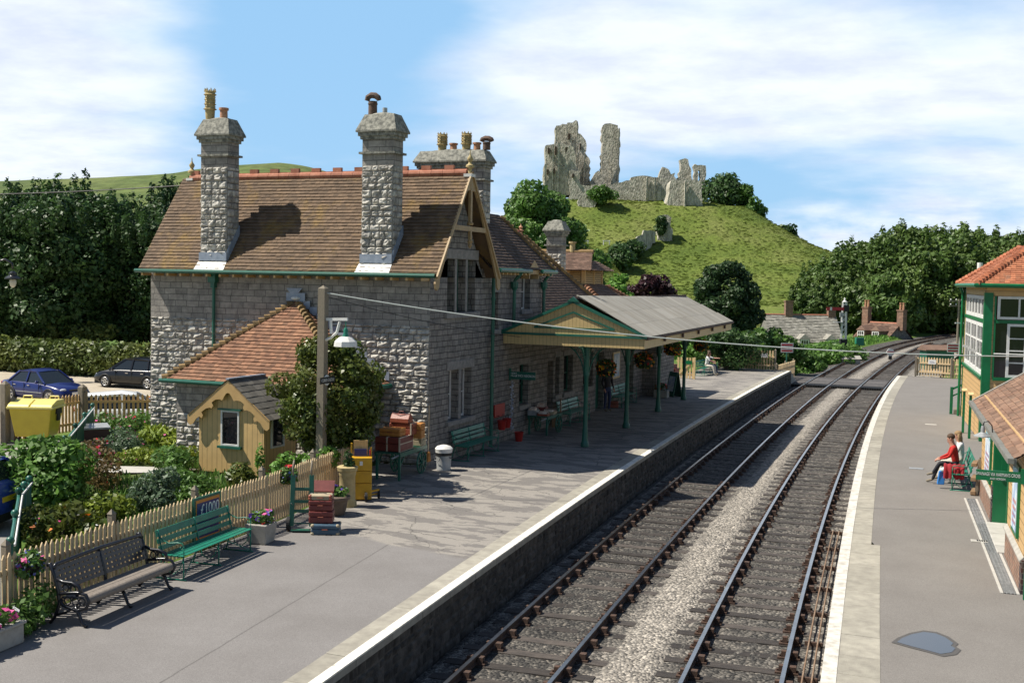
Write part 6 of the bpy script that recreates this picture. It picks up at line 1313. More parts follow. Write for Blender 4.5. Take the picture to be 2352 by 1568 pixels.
# wall lamp on the waiting room
t = thing('gooseneck_lamp', 'enamel gooseneck lamp hanging over the platform from the waiting room gutter', 'lamp', (14.60, -3.7, 2.36)); q = MB(); q.tube([(.42, 0, -.06), (.22, 0, -.05), (.17, 0, .05), (.15, 0, .22), (.08, 0, .30), (.0, 0, .28), (-.02, 0, .20)], .013, 6); q.build('bracket', M['iron'], t, smooth='all'); q = MB(); q.lathe([(.03, .2), (.045, .12), (.04, .07), (.09, .04), (.17, .0), (.175, -.02), (.15, -.015)], (-.02, 0, 0), 18); q.build('shade', M['galv'], t, smooth=True); q = MB(); q.ball((-.02, 0, -.02), .04, 8); q.build('bulb', M['white'], t)
# lamp post with station name
t = thing('lamp_post', 'square timber lamp post with white lamp bracket and CORFE CASTLE board', 'lamp post', (-.46, -5.0, 0)); q = MB(); q.beam((.0, 0, -.1), (.03, 0, 5.08), .19, .19, 0, up=(0, 1, 0)); q.add([(-.065, -.095, 5.08), (.125, -.095, 5.08), (.125, .095, 5.08), (-.065, .095, 5.08), (.03, 0, 5.16)], [(0, 1, 4), (1, 2, 4), (2, 3, 4), (3, 0, 4)]); q.build('post', M['oldwood'], t)
q = MB(); q.beam((.1, 0, 4.33), (.72, 0, 4.35), .05, .07); q.beam((.25, 0, 4.32), (.26, 0, 3.98), .045, .06, 0, up=(0, 1, 0)); q.tube([(.1, 0, 3.82), (.25, 0, 3.88), (.42, 0, 4.02), (.50, 0, 4.28)], .035, 8); q.build('bracket', M['white'], t)
q = MB(); q.tube([(.67, 0, 4.32), (.67, 0, 4.12)], .012, 6); q.lathe([(.03, .28), (.06, .22), (.05, .16), (.075, .1), (.08, .06)], (.67, 0, 3.86), 12); q.build('lamp_holder', M['bgreen'], t, smooth=True); q = MB(); q.lathe([(.07, .10), (.16, .08), (.27, -.02), (.29, -.14), (.26, -.15), (.10, .02)], (.67, 0, 3.83), 9); q.build('lamp_shade', M['white'], t)
q = MB(); q.box(.15, .17, -.32, .36, 2.76, 2.92); q.build('name_board', M['black'], t); q = MB(); q.tube([(.130, .02, 2.84), (.149, .02, 2.84)], .13, 18); q.tube([(.150, .02, 2.84), (.150, .02, 2.84)], .01, 4); q.build('name_disc', M['white'], t); text('lettering', 'CORFE CASTLE', .105, (.172, .02, 2.84), (pi/2, 0, pi/2), M['white'], t, ext=.002, sx=.82)
# cables
def cable(label, pts, r, m='cable', sag=.3):
    a, b = Vector(pts[0]), Vector(pts[1]); q = MB(); q.tube([a.lerp(b, k/24)-Vector((0, 0, sag*4*(k/24)*(1-k/24))) for k in range(25)], r, 5); o = q.build('overhead_cable', M[m]); tag(o, label, 'cable')
cable('pale overhead cable from the lamp post across both tracks to the right', [(-.40, -5.0, 4.98), (19.5, 2.5, 3.9)], .016, 'cable', .55)
cable('thin black cable from the lamp post to the canopy gable', [(-.40, -5.0, 4.90), (.6, 5.48, 3.5)], .009, 'black', .12)
cable('dark cable from the lamp post to the building wall on the left', [(-.46, -5.0, 4.95), (-9.6, -.05, 3.2)], .007, 'black', .25)
cable('grey overhead cable crossing in front of the dark trees on the left', [(-44, 9, 9.2), (-9.7, 3.5, 8.5)], .02, 'black', .4)
# ------------------------------------------------------------------ garden
bush('leafy_shrub', 'large leafy green shrub at the road corner of the garden', (-4.35, -10.0, 0), [((0, 0, .95), (.75, .75, .75)), ((.45, .3, 1.2), (.55, .55, .5)), ((-.5, -.35, 1.1), (.6, .6, .6)), ((-.1, .4, 1.35), (.5, .5, .4)), ((.6, -.2, .7), (.5, .5, .5)), ((-.7, -.8, .75), (.55, .5, .55)), ((.2, -.6, .7), (.55, .5, .55)), ((-.2, -.1, 1.55), (.35, .35, .25))], 'leaf_bright', 4200, .078, 61, elong=1.9)
bush('conifer_shrub', 'blue-green prostrate conifer beside the fence', (-2.35, -8.85, 0), [((0, 0, .55), (.45, .4, .5)), ((.2, .2, .8), (.28, .28, .3)), ((-.3, -.1, .45), (.3, .3, .35)), ((.35, -.15, .4), (.3, .3, .3))], 'leaf_blue', 2600, .05, 62)
bush('rose_bush', 'bright green rose bush with a few violet blooms near the hut', (-2.75, -7.5, 0), [((0, 0, .42), (.55, .55, .38)), ((.45, .1, .42), (.4, .4, .32)), ((-.35, .2, .55), (.4, .4, .28)), ((.6, -.3, .3), (.35, .35, .28))], 'leaf_mid', 2000, .06, 63, flowers=[('petal_violet', 10, .08)])
bush('golden_shrub', 'low yellow-green shrub between the conifer and the large shrub', (-2.95, -9.75, 0), [((0, 0, .35), (.5, .45, .32)), ((.35, .1, .3), (.35, .35, .28)), ((-.35, -.2, .28), (.35, .35, .25)), ((.1, -.4, .3), (.3, .3, .25))], 'leaf_yellow', 1500, .06, 64)
bush('russet_shrub', 'loose russet flowering shrub behind the large shrub', (-5.6, -7.0, 0), [((0, 0, .6), (.55, .55, .5)), ((.5, -.4, .5), (.45, .45, .4)), ((-.5, .4, .75), (.5, .5, .45)), ((-.9, .8, .7), (.4, .4, .4))], 'leaf_russet', 1300, .06, 65, flowers=[('petal_red', 40, .06), ('petal_white', 6, .13), ('petal_pink', 12, .07)])
bush('iris_clump', 'spiky yellow-green leaf clump at the foot of the stone wall', (-8.3, -1.2, 0), [((0, 0, .35), (.6, .45, .35)), ((.7, -.2, .3), (.5, .4, .3)), ((-.6, .2, .35), (.5, .4, .35))], 'leaf_yellow', 1100, .07, 66, elong=4.5, flowers=[('petal_pink', 14, .06)])
bush('lavender_clump', 'low grey-green clump with pink flowers beside the brown box', (-9.0, -2.3, 0), [((0, 0, .35), (.5, .5, .35)), ((.6, -.4, .35), (.45, .45, .3)), ((-.4, .5, .4), (.5, .4, .35)), ((.1, -.9, .3), (.5, .4, .3))], 'leaf_blue', 1300, .06, 67, flowers=[('petal_pink', 40, .07), ('petal_white', 8, .06)])
bush('rosemary', 'dark spiky rosemary at the left corner of the hut', (-5.4, -4.3, 0), [((0, 0, .4), (.4, .4, .4)), ((.35, -.3, .35), (.35, .35, .35)), ((-.5, .2, .35), (.4, .4, .35))], 'leaf_mid', 1300, .045, 68, elong=3.2)
bush('rosemary', 'small spiky shrub at the right corner of the hut', (-2.55, -5.4, 0), [((0, 0, .35), (.35, .35, .35)), ((.25, -.2, .3), (.3, .3, .3))], 'leaf_olive', 800, .055, 69, elong=3.2)
bush('flower_border', 'mixed pink border in front of the brown fence', (-11.4, .6, 0), flower_clump(9, 1.1, .75, 3), 'leaf_mid', 1600, .07, 70, flowers=[('petal_pink', 70, .06), ('petal_red', 14, .05)])
bush('flower_border', 'yellow-green border along the garden path', (-6.9, -3.2, 0), flower_clump(9, 1.1, .5, 4), 'leaf_yellow', 1500, .06, 71, flowers=[('petal_pink', 22, .06)])
bush('flower_border', 'green border of herbs between path and hut', (-7.8, -5.4, 0), flower_clump(9, 1.0, .55, 9), 'leaf_mid', 1400, .065, 72, flowers=[('petal_violet', 26, .06), ('petal_white', 10, .07)])
bush('flower_border', 'orange poppies and tall pale spires by the near railing', (-2.1, -12.0, 0), flower_clump(10, .8, .8, 5), 'leaf_olive', 1300, .06, 73, elong=2.6, flowers=[('petal_orange', 12, .11), ('petal_pink', 16, .05), ('petal_white', 10, .05)])
bush('flower_border', 'low yellow-green plants behind the black bench', (-.5, -13.2, 0), flower_clump(9, .8, .5, 6), 'leaf_yellow', 1200, .065, 74, elong=2.5)
bush('flower_border', 'low green plants along the inner side of the picket fence', (-.6, -10.3, 0), flower_clump(10, 1.0, .5, 8), 'leaf_mid', 1400, .065, 75, flowers=[('petal_yellow', 14, .05)])
bush('climber', 'broad-leaved climber scrambling over the fence beside the lamp post', (-1.0, -5.9, 0), [((0, 0, .55), (.35, .35, .40)), ((.45, .5, .8), (.4, .35, .3)), ((.1, .1, .95), (.25, .25, .2)), ((-.55, -.1, .85), (.10, .10, .5)), ((.7, .9, .9), (.35, .3, .3))], 'leaf_bright', 900, .085, 76)
bush('weeds', 'leafy weeds growing through the fence at the end of the black bench', (1.32, -16.1, 0), [((0, 0, .3), (.28, .35, .32)), ((-.1, .35, .35), (.22, .3, .35)), ((.1, -.3, .2), (.25, .3, .2))], 'leaf_mid', 750, .06, 77)
# ground cover of the garden
V, F = leaf_arrays([((0, 0, 0), (.5, .5, .5))], 1, .1, np.random.default_rng(1)); rg = np.random.default_rng(21); pts = []
while len(pts) < 5200:
    u, v = rg.uniform(-11.5, .6), rg.uniform(-15.2, -.1)
    if u < float(Lb(v))-.25 and (u-.35)*1.245 > -(v+15.5)*1.0+.25 and not (-5 < u < -2.6 and v > -4.2) and not (-7.4 < u < -1.6 and v > -2) and not (-7.2 < u < -5.0 and -5.5 < v < -3.8): pts.append((u, v))
c = np.array(pts); c = np.column_stack([c, .06+.05*np.sin(c[:, 0]*3)*np.sin(c[:, 1]*2.3)]); n = len(c)
a = rg.random(n)*6.28; t_ = np.stack([np.cos(a)*.35, np.sin(a)*.35, np.ones(n)], 1)*rg.uniform(.06, .22, n)[:, None]; b_ = np.stack([-np.sin(a), np.cos(a), np.zeros(n)], 1)*rg.uniform(.012, .05, n)[:, None]
gc = npmesh('ground_cover', np.stack([c-b_, c+b_, c+t_+b_*.3, c+t_-b_*.3], 1).reshape(-1, 3), np.arange(n*4).reshape(n, 4), M['leaf_mid']); tag(gc, 'low green ground cover and grass between the garden shrubs', 'ground cover', kind='stuff')
tr = tree('garden_tree', 'round olive-green small tree behind the lamp post', (-.95, -3.75, 0), 1.72, 3.85, 'leaf_olive', 81, 26000, .066, base=.16, trunk=.07, nb=80, sub=.22)
# yellow bin, brown box
t = thing('wheelie_bin', 'large yellow four-wheeled waste container with pale lid on the tarmac', 'waste bin', (-12.75, -1.85, 0), .37); q = MB()
q.add([(-.52, -.36, .22), (.52, -.36, .22), (.52, .36, .22), (-.52, .36, .22), (-.66, -.47, 1.10), (.66, -.47, 1.10), (.66, .47, 1.10), (-.66, .47, 1.10)], [(3, 2, 1, 0), (4, 5, 6, 7), (0, 1, 5, 4), (1, 2, 6, 5), (2, 3, 7, 6), (3, 0, 4, 7)]); q.build('body', M['yellow'], t, bev=.03)
q = MB(); q.box(-.72, .72, -.53, .52, 1.10, 1.17); q.prism([(-.52, 1.17), (.5, 1.17), (.42, 1.34), (-.1, 1.36), (-.45, 1.24)], -.70, -.02, 'x'); q.prism([(-.52, 1.17), (.5, 1.17), (.42, 1.34), (-.1, 1.36), (-.45, 1.24)], .02, .70, 'x'); q.build('lid', M['yellid'], t, bev=.02)
for x in (-.45, .4): q = MB(); q.tube([(x-.14, .40, 1.34), (x-.13, .42, 1.42), (x+.13, .42, 1.42), (x+.14, .40, 1.34)], .025, 6); q.build('lid_handle', M['yellid'], t)
q = MB(); q.box(.63, .70, -.1, .25, .92, 1.12); q.box(.62, .67, .02, .2, .70, .92); q.build('trunnion', M['black'], t)
for x in (-.42, .42):
    for y in (-.28, .28): q = MB(); q.tube([(x-.03, y, .10), (x+.03, y, .10)], .10, 12); q.box(x-.02, x+.02, y-.02, y+.02, .1, .24); q.build('wheel', M['black'], t)
q = MB()
for k, (w_, z) in enumerate(((.26, .80), (.2, .745), (.24, .70), (.08, .655))):
    for i in range(int(w_*2/.045)): q.box(-.12-w_+i*.045, -.12-w_+i*.045+.032, -.455+.11*(z-1.1)/.88*-1-.012-.0, -.45+.11*(1.1-z)/.88, z-.016, z+.016)
q.build('printed_marks', M['signred'], t)
t = thing('storage_box', 'brown plastic box with a grey sloping lid among the garden flowers', 'box', (-9.95, -2.45, 0), .9); q = MB(); q.box(-.42, .42, -.28, .28, 0, .70); q.build('body', M['bin'], t, bev=.02); q = MB(); q.prism([(-.32, .70), (.32, .70), (.30, .82), (-.32, .76)], -.46, .46, 'x'); q.build('lid', M['galv'], t, bev=.01)
# ------------------------------------------------------------------ cars
car('parked_car', 'blue saloon car parked nose right behind the yellow bin', (-24.3, 10.2, -.5), -.12, 'car_blue', 4.2, 1.70, 1.42, 'saloon')
car('parked_car', 'black hatchback parked nose left beside the hedge', (-25.2, 17.3, -.5), pi+.05, 'car_black', 4.2, 1.74, 1.52, 'hatch')
car('parked_car', 'white hatchback half hidden behind the brown picket fence', (-13.9, 3.75, -.42), .68, 'car_white', 3.9, 1.66, 1.46, 'hatch')
car('parked_car', 'dark green car at the corner of the stone building behind the white one', (-13.4, 7.2, -.45), .75, 'car_green', 4.0, 1.68, 1.46, 'hatch')
car('parked_car', 'bright blue hatchback on the road at the near left edge', (-6.1, -11.7, 0), pi+.30, 'car_bluehatch', 3.9, 1.66, 1.47, 'hatch')
for x, y, rz, lab in ((-19.5, 9.3, .3, 'yellow parking post lying on the gravel near the blue car'), (-21.5, 13.5, .2, 'yellow parking post lying on the gravel near the black car')):
    t = thing('parking_post', lab, 'post', (x, y, -.5), rz); q = MB(); q.tube([(-.6, 0, .05), (.6, 0, .05)], .04, 8); q.box(-.08, .08, -.3, .3, 0, .05); q.build('post', M['petal_yellow'], t)
# puddle and ironwork on the right platform
PUD = [(13.35, -11.0), (13.42, -10.72), (13.58, -10.38), (13.78, -10.14), (13.98, -10.14), (14.16, -10.32), (14.30, -10.62), (14.26, -10.78), (14.34, -10.92), (14.28, -11.18), (14.10, -11.36), (13.90, -11.26), (13.62, -11.14)]
for kk, (nm, z_, mm) in enumerate((('wet_patch', .001, mat('damp_tarmac', (.085, .08, .076), .75)), ('puddle', .005, mat('standing_water', (.04, .045, .055), .06, spec=.7)))):
    f_ = 1.0 if kk == 0 else .84; q = MB(); q.add([(13.84+(x-13.84)*f_, -10.74+(y+10.74)*f_, z_) for x, y in PUD], [tuple(range(len(PUD)))]); o = q.build(nm, mm); o['kind'] = 'structure'
t = thing('drain_channel', 'long slotted drain channel with pale edges at the foot of the waiting room', 'drain', (0, 0, 0)); A = Vector((14.43, 2.2, 0)); B = Vector((15.12, -7.2, 0)); d = (B-A).normalized(); nn = Vector((-d.y, d.x, 0))
for s, w_ in ((-.15, .05), (.12, .05)): q = MB(); q.beam(A+nn*s, B+nn*s, w_, .016); q.build('edging', M['slab'], t)
q = MB(); n = 230
for k in range(n): c = A+(B-A)*(k/n); q.beam(c-nn*.11, c+nn*.09, .022, .012)
for s in (-.07, 0, .06): q.beam(A+nn*s, B+nn*s, .02, .012)
q.build('grating', M['galv'], t); q = MB(); q.beam(A-nn*.01, B-nn*.01, .2, .005); q.build('channel', M['black'], t)
t = thing('drain_cover', 'small rounded drain cover set beside the channel', 'drain', (14.62, -2.95, 0), .07); q = MB(); q.box(-.18, .16, -.10, .10, -.01, .012); q.build('surround', M['slab'], t, bev=.02); q = MB()
for k in range(5): q.box(-.06+k*.045, -.03+k*.045, -.07, .07, .01, .016)
q.build('grate', M['black'], t)
for x, y, w_, m_, lab in ((12.9, 18.2, .42, 'slab', 'pale oblong cover plate set in the right-hand platform'), (12.9, 6.6, .40, 'galv', 'dark oblong cover plate set in the platform near the seated people')): t = thing('cover_plate', lab, 'cover', (x, y, 0), .05); q = MB(); q.box(-w_/2, w_/2, -.13, .13, -.02, .006); q.build('plate', M[m_], t)
t = thing('timber_rack', 'weathered timber rack standing beside the waiting room bench', 'rack', (14.57, 2.75, 0), .05)
for z in (.06, .42, .80): q = MB(); q.beam((-.11, -.06, z), (-.02, .55, z), .13, .10); q.build('rail', M['brownwood'], t, bev=.01)
for x, y in ((0, 0), (.05, .4)): q = MB(); q.beam((x-.03, y, 0), (x+.03, y, .95), .07, .07, 0, up=(0, 1, 0)); q.build('upright', M['oldwood'], t)
# under the canopy
cart('green luggage cart loaded with second-hand books under the canopy', (.45, 8.35, 0), 0, 1.5, .75, .66)
for k, (x, y, z, s, m_, lab) in enumerate(((.2, 7.85, .67, (.30, .40, .22), 'galv', 'grey crate of books at the near end of the book cart'), (.60, 7.80, .67, (.36, .32, .10), 'brownl', 'flat box of red books at the front of the book cart'), (.62, 8.35, .67, (.40, .50, .14), 'creamcase', 'tray of pale paperbacks on the platform side of the book cart'), (.25, 8.55, .67, (.34, .45, .30), 'maroon', 'dark box of books at the wall side of the book cart'))):
    t = thing('book_box', lab, 'box', (x, y, z), .05*k); q = MB(); a, b_, h = s; q.box(-a/2, a/2, -b_/2, b_/2, 0, h*.75); q.build('box', M[m_], t); rr = random.Random(k); yy = -b_/2+.02
    bk = MB()
    while yy < b_/2-.04: w_ = rr.uniform(.02, .05); bk.box(-a/2+.03, a/2-.03-rr.random()*.05, yy, yy+w_, h*.2, h+rr.uniform(-.02, .05)); yy += w_+.003
    bk.build('books', mat('book_spines', (.45, .3, .22), .7, (.7, .66, .6), 4, .5, island=.8), t)
t = thing('notice_stand', 'brown board with pale price card standing at the end of the canopy bench', 'board', (.36, 10.2, 0), pi/2+.3); q = MB(); q.box(-.28, .28, -.02, .02, .35, 1.0); q.box(-.26, -.22, 0, .3, 0, .4); q.box(.22, .26, 0, .3, 0, .4); q.build('board', M['brownwood'], t); q = MB(); q.box(-.2, .12, -.026, -.021, .82, .95); q.build('card', M['white'], t)
t = thing('notice_board', 'framed notice board on the station wall above the shaded bench', 'notice board', (-.05, 18.35, 1.15)); q = MB(); q.box(-.0, .04, -.5, .5, 0, 1.15); q.build('frame', M['cream'], t); q = MB(); q.box(.041, .046, -.42, .42, .08, 1.07); q.build('sheet', M['poster'], t)
suitcase('small brown case on the ground behind the standing person', (.25, 17.2, 0), (.4, .25, .28), 'brownl', .3)
t = thing('planter', 'stone trough of dark red flowers at the corner of the end bay', 'planter', (1.0, 22.35, 0)); q = MB(); q.box(-.35, .3, -.2, .2, 0, .35); q.build('trough', M['conc'], t, bev=.02); planter_flowers(t, [((-.05, 0, .5), (.3, .2, .2))], 35, 'leaf_dark', [('petal_red', 30, .09)], 300)
t = thing('a_board', 'green folding advertising board beyond the end bay', 'sign board', (1.35, 23.2, 0), -.7)
for s in (-1, 1): q = MB(); q.beam((0, s*.25, 0), (0, s*.03, 1.15), .62, .03, 0, up=(0, 1, .2)); q.build('panel', M['green'], t)
q = MB(); q.beam((0, -.225, .25), (0, -.09, .95), .45, .01, 0, up=(0, 1, .2)); q.build('poster_sheet', M['poster'], t)
t = thing('cabinet', 'red weathered cabinet by the white picket gate', 'cabinet', (.15, 27.5, 0), -.2); q = MB(); q.box(-.3, .3, -.25, .25, 0, .95); q.build('body', mat('faded_red', (.30, .06, .04), .7, (.22, .1, .06), 5, .5), t, bev=.01); q = MB(); q.box(-.34, .34, -.29, .29, .95, 1.0); q.box(-.2, .2, -.2, .2, 1.0, 1.2); q.build('top', M['maroon'], t)
# ------------------------------------------------------------------ distance helpers
HF = Vector((CF.x, CF.y, 0)).normalized(); HR = Vector((HF.y, -HF.x, 0)); YAW = atan2(HR.y, HR.x)
def gpt(px, d, z): p = at(px, 784, d); return (p.x, p.y, z)
def a3(x, y): return ((1500+x/2.529)*.765625, (330+y/2.529)*.765625)
M['ruin'] = mat('ruined_limestone', (.27, .25, .205), .95, (.58, .54, .45), 1.1, .5, bump=1, bscale=2.4, det=12, ramp=(.36, .60), stretch=(1, 1, .45))
for _n in M['ruin'].node_tree.nodes:
    if _n.type == 'BUMP': _n.inputs['Distance'].default_value = .6
def ruin(name, label, poly, d, th, relief=(), holes=(), cat='castle ruin', m='ruin', jag=.35, seed=1, k=-.16, kc=99):
    """a wall traced as an outline, standing d metres away with its own thickness"""
    rr = random.Random(seed); pts = []
    Q = [at(*a3(x, y), d) for x, y in poly]; n = len(Q)
    for i in range(n):
        a, b = Q[i], Q[(i+1) % n]; kn = max(1, int((b-a).length/1.1))
        for j in range(kn): p = a.lerp(b, j/kn); pts.append(p+HR*rr.uniform(-jag, jag)*(j > 0)+Vector((0, 0, rr.uniform(-jag, jag)*(j > 0))))
    base = min(p.z for p in pts); c = sum(((p) for p in pts), Vector())/len(pts); O = Vector((c.x, c.y, base))
    t = thing(name, label, cat, O); mb = MB(); n = len(pts)
    sk = lambda p: HF*max(-kc, min(kc, (p-c).dot(HR)*k))
    pts = [p+sk(p) for p in pts]
    f = [p-O-HF*th*.5 for p in pts]; g = [p-O+HF*th*.5+HF*rr.uniform(-.25, .25) for p in pts]
    mb.add(f+g, [tuple(range(n)), tuple(range(2*n-1, n-1, -1))]+[(i, (i+1) % n, n+(i+1) % n, n+i) for i in range(n)])
    for (x0, y0, x1, y1, dep) in relief:
        a = at(*a3(x0, y1), d)-O; b = at(*a3(x1, y0), d)-O
        a = a+HF*max(-kc, min(kc, ((a+b)/2+O-c).dot(HR)*k)); u = (b-a).dot(HR); h = b.z-a.z; w = [a-HF*(th*.5+dep), a-HF*(th*.5+dep)+HR*u, a-HF*(th*.5-.2)+HR*u, a-HF*(th*.5-.2)]
        top = [v_+Vector((0, 0, h+rr.uniform(-.5, .3))) for v_ in w]; mb.add(w+top, [(3, 2, 1, 0), (4, 5, 6, 7), (0, 1, 5, 4), (1, 2, 6, 5), (2, 3, 7, 6), (3, 0, 4, 7)])
    o = mb.build('masonry', M[m], t)
    for (x0, y0, x1, y1) in holes:  # no real holes: dark proud blocks stand in for the shade inside windows
        a = at(*a3(x0, y1), d)-O-HF*(th*.5+.28); b = at(*a3(x1, y0), d)-O; u = (b-a).dot(HR); h = b.z-a.z
        q = MB(); q.add([a, a+HR*u, a+HR*u+Vector((0, 0, h)), a+Vector((0, 0, h)), a+HF*1.2, a+HR*u+HF*1.2, a+HR*u+Vector((0, 0, h))+HF*1.2, a+Vector((0, 0, h))+HF*1.2], [(0, 1, 2, 3), (0, 4, 5, 1), (1, 5, 6, 2), (2, 6, 7, 3), (3, 7, 4, 0)]); q.build('window_shade_block', M['soot'], t)
    return t
ruin('castle_tower', 'tallest ragged tower of the ruined castle keep, left of the gap', [(415, 600), (414, 270), (413, 150), (425, 128), (470, 115), (500, 120), (510, 106), (545, 108), (570, 88), (580, 95), (592, 140), (588, 175), (600, 400), (605, 600)], 436, 8, [(415, 150, 432, 600, .8), (496, 125, 508, 420, .7), (566, 105, 584, 600, .9)], [(512, 190, 530, 235), (545, 240, 556, 270)], seed=2)
ruin('castle_wall', 'broken stepped edge of the keep falling away right of the tallest tower', [(585, 600), (580, 180), (610, 190), (626, 212), (645, 237), (652, 262), (650, 320), (640, 330), (672, 372), (672, 430), (682, 500), (686, 600)], 432, 6, [(578, 330, 592, 590, .6), (628, 330, 642, 590, .7)], [(600, 262, 608, 310)], jag=.6, seed=3)
ruin('castle_block', 'lower square block of the keep with window openings at its left end', [(330, 660), (328, 440), (340, 420), (338, 290), (350, 280), (430, 270), (455, 268), (530, 290), (550, 300), (560, 345), (572, 450), (590, 470), (590, 660)], 420, 14, [(334, 420, 350, 650, .6), (388, 285, 402, 650, .7), (428, 272, 446, 650, .9)], [(358, 305, 372, 345), (411, 295, 424, 355), (488, 300, 514, 345), (352, 465, 364, 500), (398, 460, 412, 495), (475, 432, 482, 444)], jag=.25, seed=4)
ruin('castle_wall', 'low front wall of the keep with one small window', [(525, 740), (525, 462), (600, 464), (606, 570), (640, 578), (700, 572), (790, 572), (796, 604), (700, 640), (620, 740)], 412, 5, [], [(544, 488, 560, 516)], jag=.4, seed=5)
ruin('castle_tower', 'tall isolated slab of castle wall right of the gap', [(772, 640), (763, 400), (770, 300), (768, 150), (776, 125), (790, 113), (830, 110), (868, 122), (886, 126), (905, 180), (902, 330), (898, 430), (885, 640)], 430, 7, [(830, 130, 842, 630, .5), (884, 150, 900, 560, .6)], [], jag=.4, seed=6)
ruin('castle_rubble', 'fallen lump of masonry between the two tall pieces of the keep', [(690, 640), (702, 512), (720, 480), (742, 464), (765, 480), (792, 640)], 424, 5, jag=.7, seed=7)
ruin('castle_wall', 'long low curtain wall along the hilltop right of the keep', [(795, 690), (800, 600), (830, 572), (900, 552), (985, 536), (992, 514), (1080, 501), (1140, 510), (1200, 515), (1285, 542), (1290, 690)], 415, 3.5, [(1100, 515, 1118, 680, .5), (1160, 515, 1178, 680, .4)], [], jag=.3, seed=8)
ruin('castle_rubble', 'pointed fragment of wall rising behind the curtain wall', [(1195, 640), (1200, 510), (1212, 470), (1230, 434), (1262, 446), (1278, 458), (1292, 492), (1322, 480), (1328, 640)], 424, 3.5, jag=.5, seed=9)
ruin('castle_tower', 'narrow tooth-shaped stump standing behind the bastion', [(1338, 640), (1350, 482), (1366, 464), (1360, 382), (1400, 370), (1421, 381), (1428, 425), (1444, 480), (1452, 540), (1452, 640)], 424, 4, jag=.5, seed=10)
ruin('castle_arch', 'broken arch with a tall slit of sky at the right end of the ruins', [(1490, 690), (1496, 540), (1497, 470), (1500, 460), (1516, 462), (1518, 520), (1512, 545), (1518, 690), (1551, 690), (1551, 530), (1558, 470), (1555, 426), (1520, 420), (1475, 412), (1462, 430), (1474, 470), (1468, 530), (1474, 690)], 420, 3, jag=.3, seed=11)
ruin('castle_bastion', 'low square bastion in front of the curtain wall', [(1258, 760), (1266, 670), (1288, 545), (1302, 534), (1420, 540), (1506, 546), (1512, 640), (1518, 760)], 400, 9, [(1380, 548, 1396, 740, 1.2)], [], jag=.3, seed=12)
ruin('castle_rock', 'pale rock face below the left end of the castle walls', [(580, 840), (585, 700), (622, 645), (760, 655), (872, 640), (876, 664), (742, 692), (705, 772), (690, 840)], 396, 6, jag=.6, seed=13)
ruin('castle_tower', 'ivy-topped gate tower halfway down the hill', [(1190, 1050), (1190, 930), (1194, 822), (1214, 800), (1264, 798), (1292, 822), (1295, 1050)], 372, 5, jag=.4, seed=14)
ruin('castle_wall', 'stepped outer wall running down the hill from the gate tower', [(920, 1260), (935, 1090), (950, 1040), (972, 1010), (1010, 990), (1040, 960), (1082, 944), (1092, 910), (1150, 908), (1192, 912), (1200, 1000), (1110, 1090), (1020, 1230)], 359, 3, jag=.6, seed=15, k=1.35, kc=16)
def fblobs(poly, d, k, r, seed):
    rr = random.Random(seed); xs = [p[0] for p in poly]; ys = [p[1] for p in poly]; out = []
    while len(out) < k:
        x, y = rr.uniform(min(xs), max(xs)), rr.uniform(min(ys), max(ys))
        if ((x-(min(xs)+max(xs))/2)/((max(xs)-min(xs))/2))**2+((y-(min(ys)+max(ys))/2)/((max(ys)-min(ys))/2))**2 < 1: out.append((x, y, rr.uniform(-1, 1)*r, r*rr.uniform(.6, 1.1)))
    return out
def far_bush(name, label, box, d, lm, n, size, r, seed, k=14, cat='bush', group=None):
    x0, y0, x1, y1 = box; P = [at(*a3(x, y), d)+HF*dz for x, y, dz, q in fblobs([(x0, y0), (x1, y1)], d, k, r, seed)]; O = Vector(at(*a3((x0+x1)/2, y1), d))
    t = thing(name, label, cat, O, group=group); q = MB(); q.tube([(0, 0, -1.5), tuple((sum((p-O for p in P), Vector())/len(P)))], [.2, .08], 6); q.build('stem', M['bark'], t); foliage('foliage', lm, [(tuple(p-O), (r, r, r*.85)) for p in P], n, size, seed, t); return t
far_bush('ivy', 'dark ivy covering the left half of the gate tower', (1192, 806, 1240, 925), 368.5, 'leaf_dark', 1300, .5, 1.5, 91, cat='ivy'); far_bush('ivy', 'ivy mass at the lower end of the stepped outer wall', (868, 1060, 960, 1180), 343, 'leaf_dark', 2200, .6, 3, 92, cat='ivy'); far_bush('ivy', 'ivy patch in the middle of the stepped outer wall', (960, 1020, 1060, 1100), 352, 'leaf_dark', 1600, .55, 2.2, 93, cat='ivy')
far_bush('bush', 'large dark rounded bush on the hilltop right of the ruins', (1605, 560, 1785, 690), 415, 'leaf_dark', 4200, .8, 5.5, 94, 18); far_bush('bush', 'small scrubby tree at the right shoulder of the hilltop', (1795, 610, 1905, 730), 413, 'leaf_mid', 2200, .7, 3, 95, 12)
far_bush('bush', 'thicket hanging below the right shoulder of the hilltop', (1850, 690, 1990, 850), 408, 'leaf_mid', 1600, .7, 2.2, 96, 12); far_bush('bush', 'lone dark bush on the right-hand hillside', (2150, 880, 2215, 990), 398, 'leaf_dark', 900, .7, 2.5, 97, 6)
far_bush('bush', 'green shrubs growing at the foot of the keep', (640, 605, 860, 680), 392, 'leaf_mid', 1500, .6, 2.0, 99, 14)
for x, lab in ((645, 'white picnic bench at the left end of the castle terrace'), (808, 'white picnic bench at the right end of the castle terrace')):
    p = at(*a3(x, 995), 352); t = thing('picnic_bench', lab, 'bench', (p.x, p.y, p.z-.6), YAW); q = MB(); q.box(-1.2, 1.2, -.3, .3, .7, .85); q.box(-1.2, 1.2, -.9, -.5, .4, .5); q.build('top', M['white'], t); q = MB(); q.box(-1, -.85, -.8, .6, -.6, .7); q.box(.85, 1, -.8, .6, -.6, .7); q.build('leg', M['white'], t)
